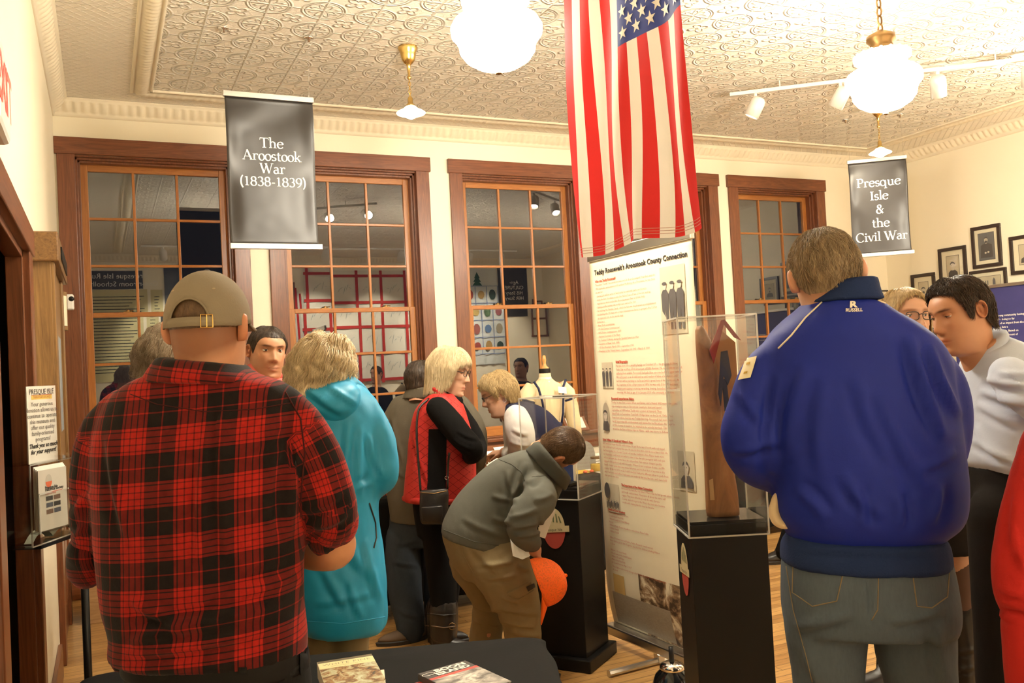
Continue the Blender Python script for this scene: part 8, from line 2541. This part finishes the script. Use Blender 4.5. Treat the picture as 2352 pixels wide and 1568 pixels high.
def red_coat():
    s = 1.8
    r = person(S(2450, 1100, s), 'person in a bright red coat cut off by the right edge')
    j = Part().sec(torso([(940, 2440, 2640, .09), (985, 2400, 2700, .12), (1080, 2392, 2720, .14), (1250, 2392, 2720, .14), (1450, 2380, 2730, .15), (1620, 2372, 2740, .16)], s))
    j.limb([(2412, 1010, s, 56), (2388, 1090, s, 58), (2366, 1180, s, 62), (2352, 1270, s, 66), (2346, 1340, s, 62), (2356, 1392, s, 54)]).limb([(2690, 1010, s, 56), (2730, 1180, s, 60), (2740, 1340, s, 56)])
    j.limb([(2362, 1424, s+.0, 56), (2368, 1500, s, 58), (2372, 1600, s, 58)])
    garment(j, 'coat', M_redc, r, .011, 4, 121, .004, 8, [(2335, 1120, 2325, 1300, 10, .008), (2330, 1220, 2352, 1310, 10, .010), (2290, 1350, 2360, 1370, 8, .008), (2300, 1402, 2360, 1412, 8, -.012)])
    hf = HeadFrame(S(2545, 830, s), RH*.2+FH, Z, 1.0)
    fl = floor_at(2500, s)
    l_ = Part().limb([(2490, 1600, s, 70), (2490, 2000, s, 60), (2490, fl-50, s, 54)]).limb([(2620, 1600, s, 70), (2625, 2000, s, 60), (2625, fl-50, s, 54)])
    garment(l_, 'trousers', M_char, r, .013, 4, 122, .003)
    for u in (2490, 2625): p = S(u, fl-45, s); shoe(r, p-FH*.08, FH, M_leath)
    b = Part().sec([(2495, 930, 2590, 930, .05, s), (2440, 1020, 2660, 1020, .09, s), (2440, 1550, 2660, 1550, .1, s)]).limb([(2420, 1020, s, 38), (2362, 1250, s, 36), (2372, 1560, s, 28), (2376, 1660, s, 24)]).limb([(2680, 1020, s, 38), (2736, 1250, s, 36), (2730, 1440, s+.05, 26)])
    b.limb([(2490, 1550, s, 50), (2490, fl-55, s, 34)]).limb([(2620, 1550, s, 50), (2625, fl-55, s, 34)])
    hand(b, S(2376, 1660, s), -Z, -RH, 1, .9, .4); hand(b, S(2730, 1440, s+.05), -Z+FH*.4, FH, -1, .9, .4)
    body(r, SK2, b, head_mesh(hf, female=True), .010)
    hair(hf, 'hair', H_grey, r, [(0, .08), (.7, .06), (1.0, -.03), (1.5, -.09), (3.15, -.10)], .025, .6, .003, 123, 900, .4, .0012, lift=.004)
red_coat()
# two people standing beyond the blue jacket: only their feet show
def beyond(s, ucen, head_v, foot, label, short=False, lf=RH*-1):
    r = person(S(ucen, 1000, s), label)
    k = FPX/s
    up = lambda z: floor_at(ucen, s)-z*k       # pixel row of a height above the floor
    fl = floor_at(ucen, s)
    w = .19*k
    t_ = Part().sec(torso([(up(1.30), ucen-.10*k, ucen+.10*k, .07), (up(1.24), ucen-w, ucen+w, .1), (up(1.05), ucen-w, ucen+w, .12), (up(.85), ucen-w*.95, ucen+w*.95, .12)], s))
    t_.limb([(ucen-w*.95, up(1.2), s, .05*k), (ucen-w*1.0, up(.95), s, .048*k), (ucen-w*.7, up(.85), s-.15, .04*k)]).limb([(ucen+w*.95, up(1.2), s, .05*k), (ucen+w*1.0, up(.95), s, .048*k), (ucen+w*.7, up(.85), s-.15, .04*k)])
    garment(t_, 'sweater', M_char, r, .014, 3, int(s*10), .004)
    l_ = Part().sec(torso([(up(.90), ucen-w*.9, ucen+w*.9, .11), (up(.76), ucen-w*.9, ucen+w*.9, .11)], s))
    fu, fv, fs = foot
    l_.limb([(ucen-.09*k, up(.78), s, .085*k), ((ucen-.09*k+fu)/2, (up(.78)+fv)/2, (s+fs)/2, .070*k), (fu, fv-.07*FPX/fs, fs, .062*k)]).limb([(ucen+.09*k, up(.78), s, .085*k), (ucen+.10*k, up(.4), s, .068*k), (ucen+.10*k, up(.08), s, .06*k)])
    garment(l_, 'trousers', M_blk, r, .012, 3, int(s*10)+1, .003)
    p = AZ(fu, fv, 0); shoe(r, p+unit(-lf)*.06, lf, M_leath, L_=.28)
    p = S(ucen+.10*k, fl, s); shoe(r, p-lf*.06, lf, M_leath, L_=.28)
    hf = HeadFrame(S(ucen, up(1.46), s), lf*.8+FH*.2, Z, 1.0)
    b = Part().sec([(ucen-.05*k, up(1.34), ucen+.05*k, up(1.34), .05, s), (ucen-.13*k, up(1.2), ucen+.13*k, up(1.2), .08, s), (ucen-.13*k, up(.85), ucen+.13*k, up(.85), .08, s)])
    b.limb([(ucen-w*.95, up(1.2), s, .035*k), (ucen-w*.95, up(.95), s, .032*k), (ucen-w*.5, up(.84), s-.2, .025*k)]).limb([(ucen+w*.95, up(1.2), s, .035*k), (ucen+w*.95, up(.95), s, .032*k), (ucen+w*.5, up(.84), s-.2, .025*k)])
    b.limb([(ucen-.09*k, up(.8), s, .055*k), (fu, fv-.08*FPX/fs, fs, .035*k)]).limb([(ucen+.09*k, up(.8), s, .055*k), (ucen+.10*k, up(.09), s, .035*k)])
    hand(b, S(ucen-w*.5, up(.84), s-.2), RH*.6-FH*.4, -Z, 1, .9, .5); hand(b, S(ucen+w*.5, up(.84), s-.2), -RH*.6-FH*.4, -Z, -1, .9, .5)
    body(r, SK2, b, head_mesh(hf), .012)
    hair(hf, 'hair', H_dark, r, SHORT, .012, .3, .001, int(s*7), 500, .3, .0012)
beyond(6.1, 1905, 780, (1800, 1292, 6.16), 'person in black whose shoe shows right of the tall clear case')
beyond(3.95, 2110, 800, (2046, 1582, 3.9), 'person in black whose pointed shoe shows between the blue-jacketed man\'s legs')
bpy.context.view_layer.update()
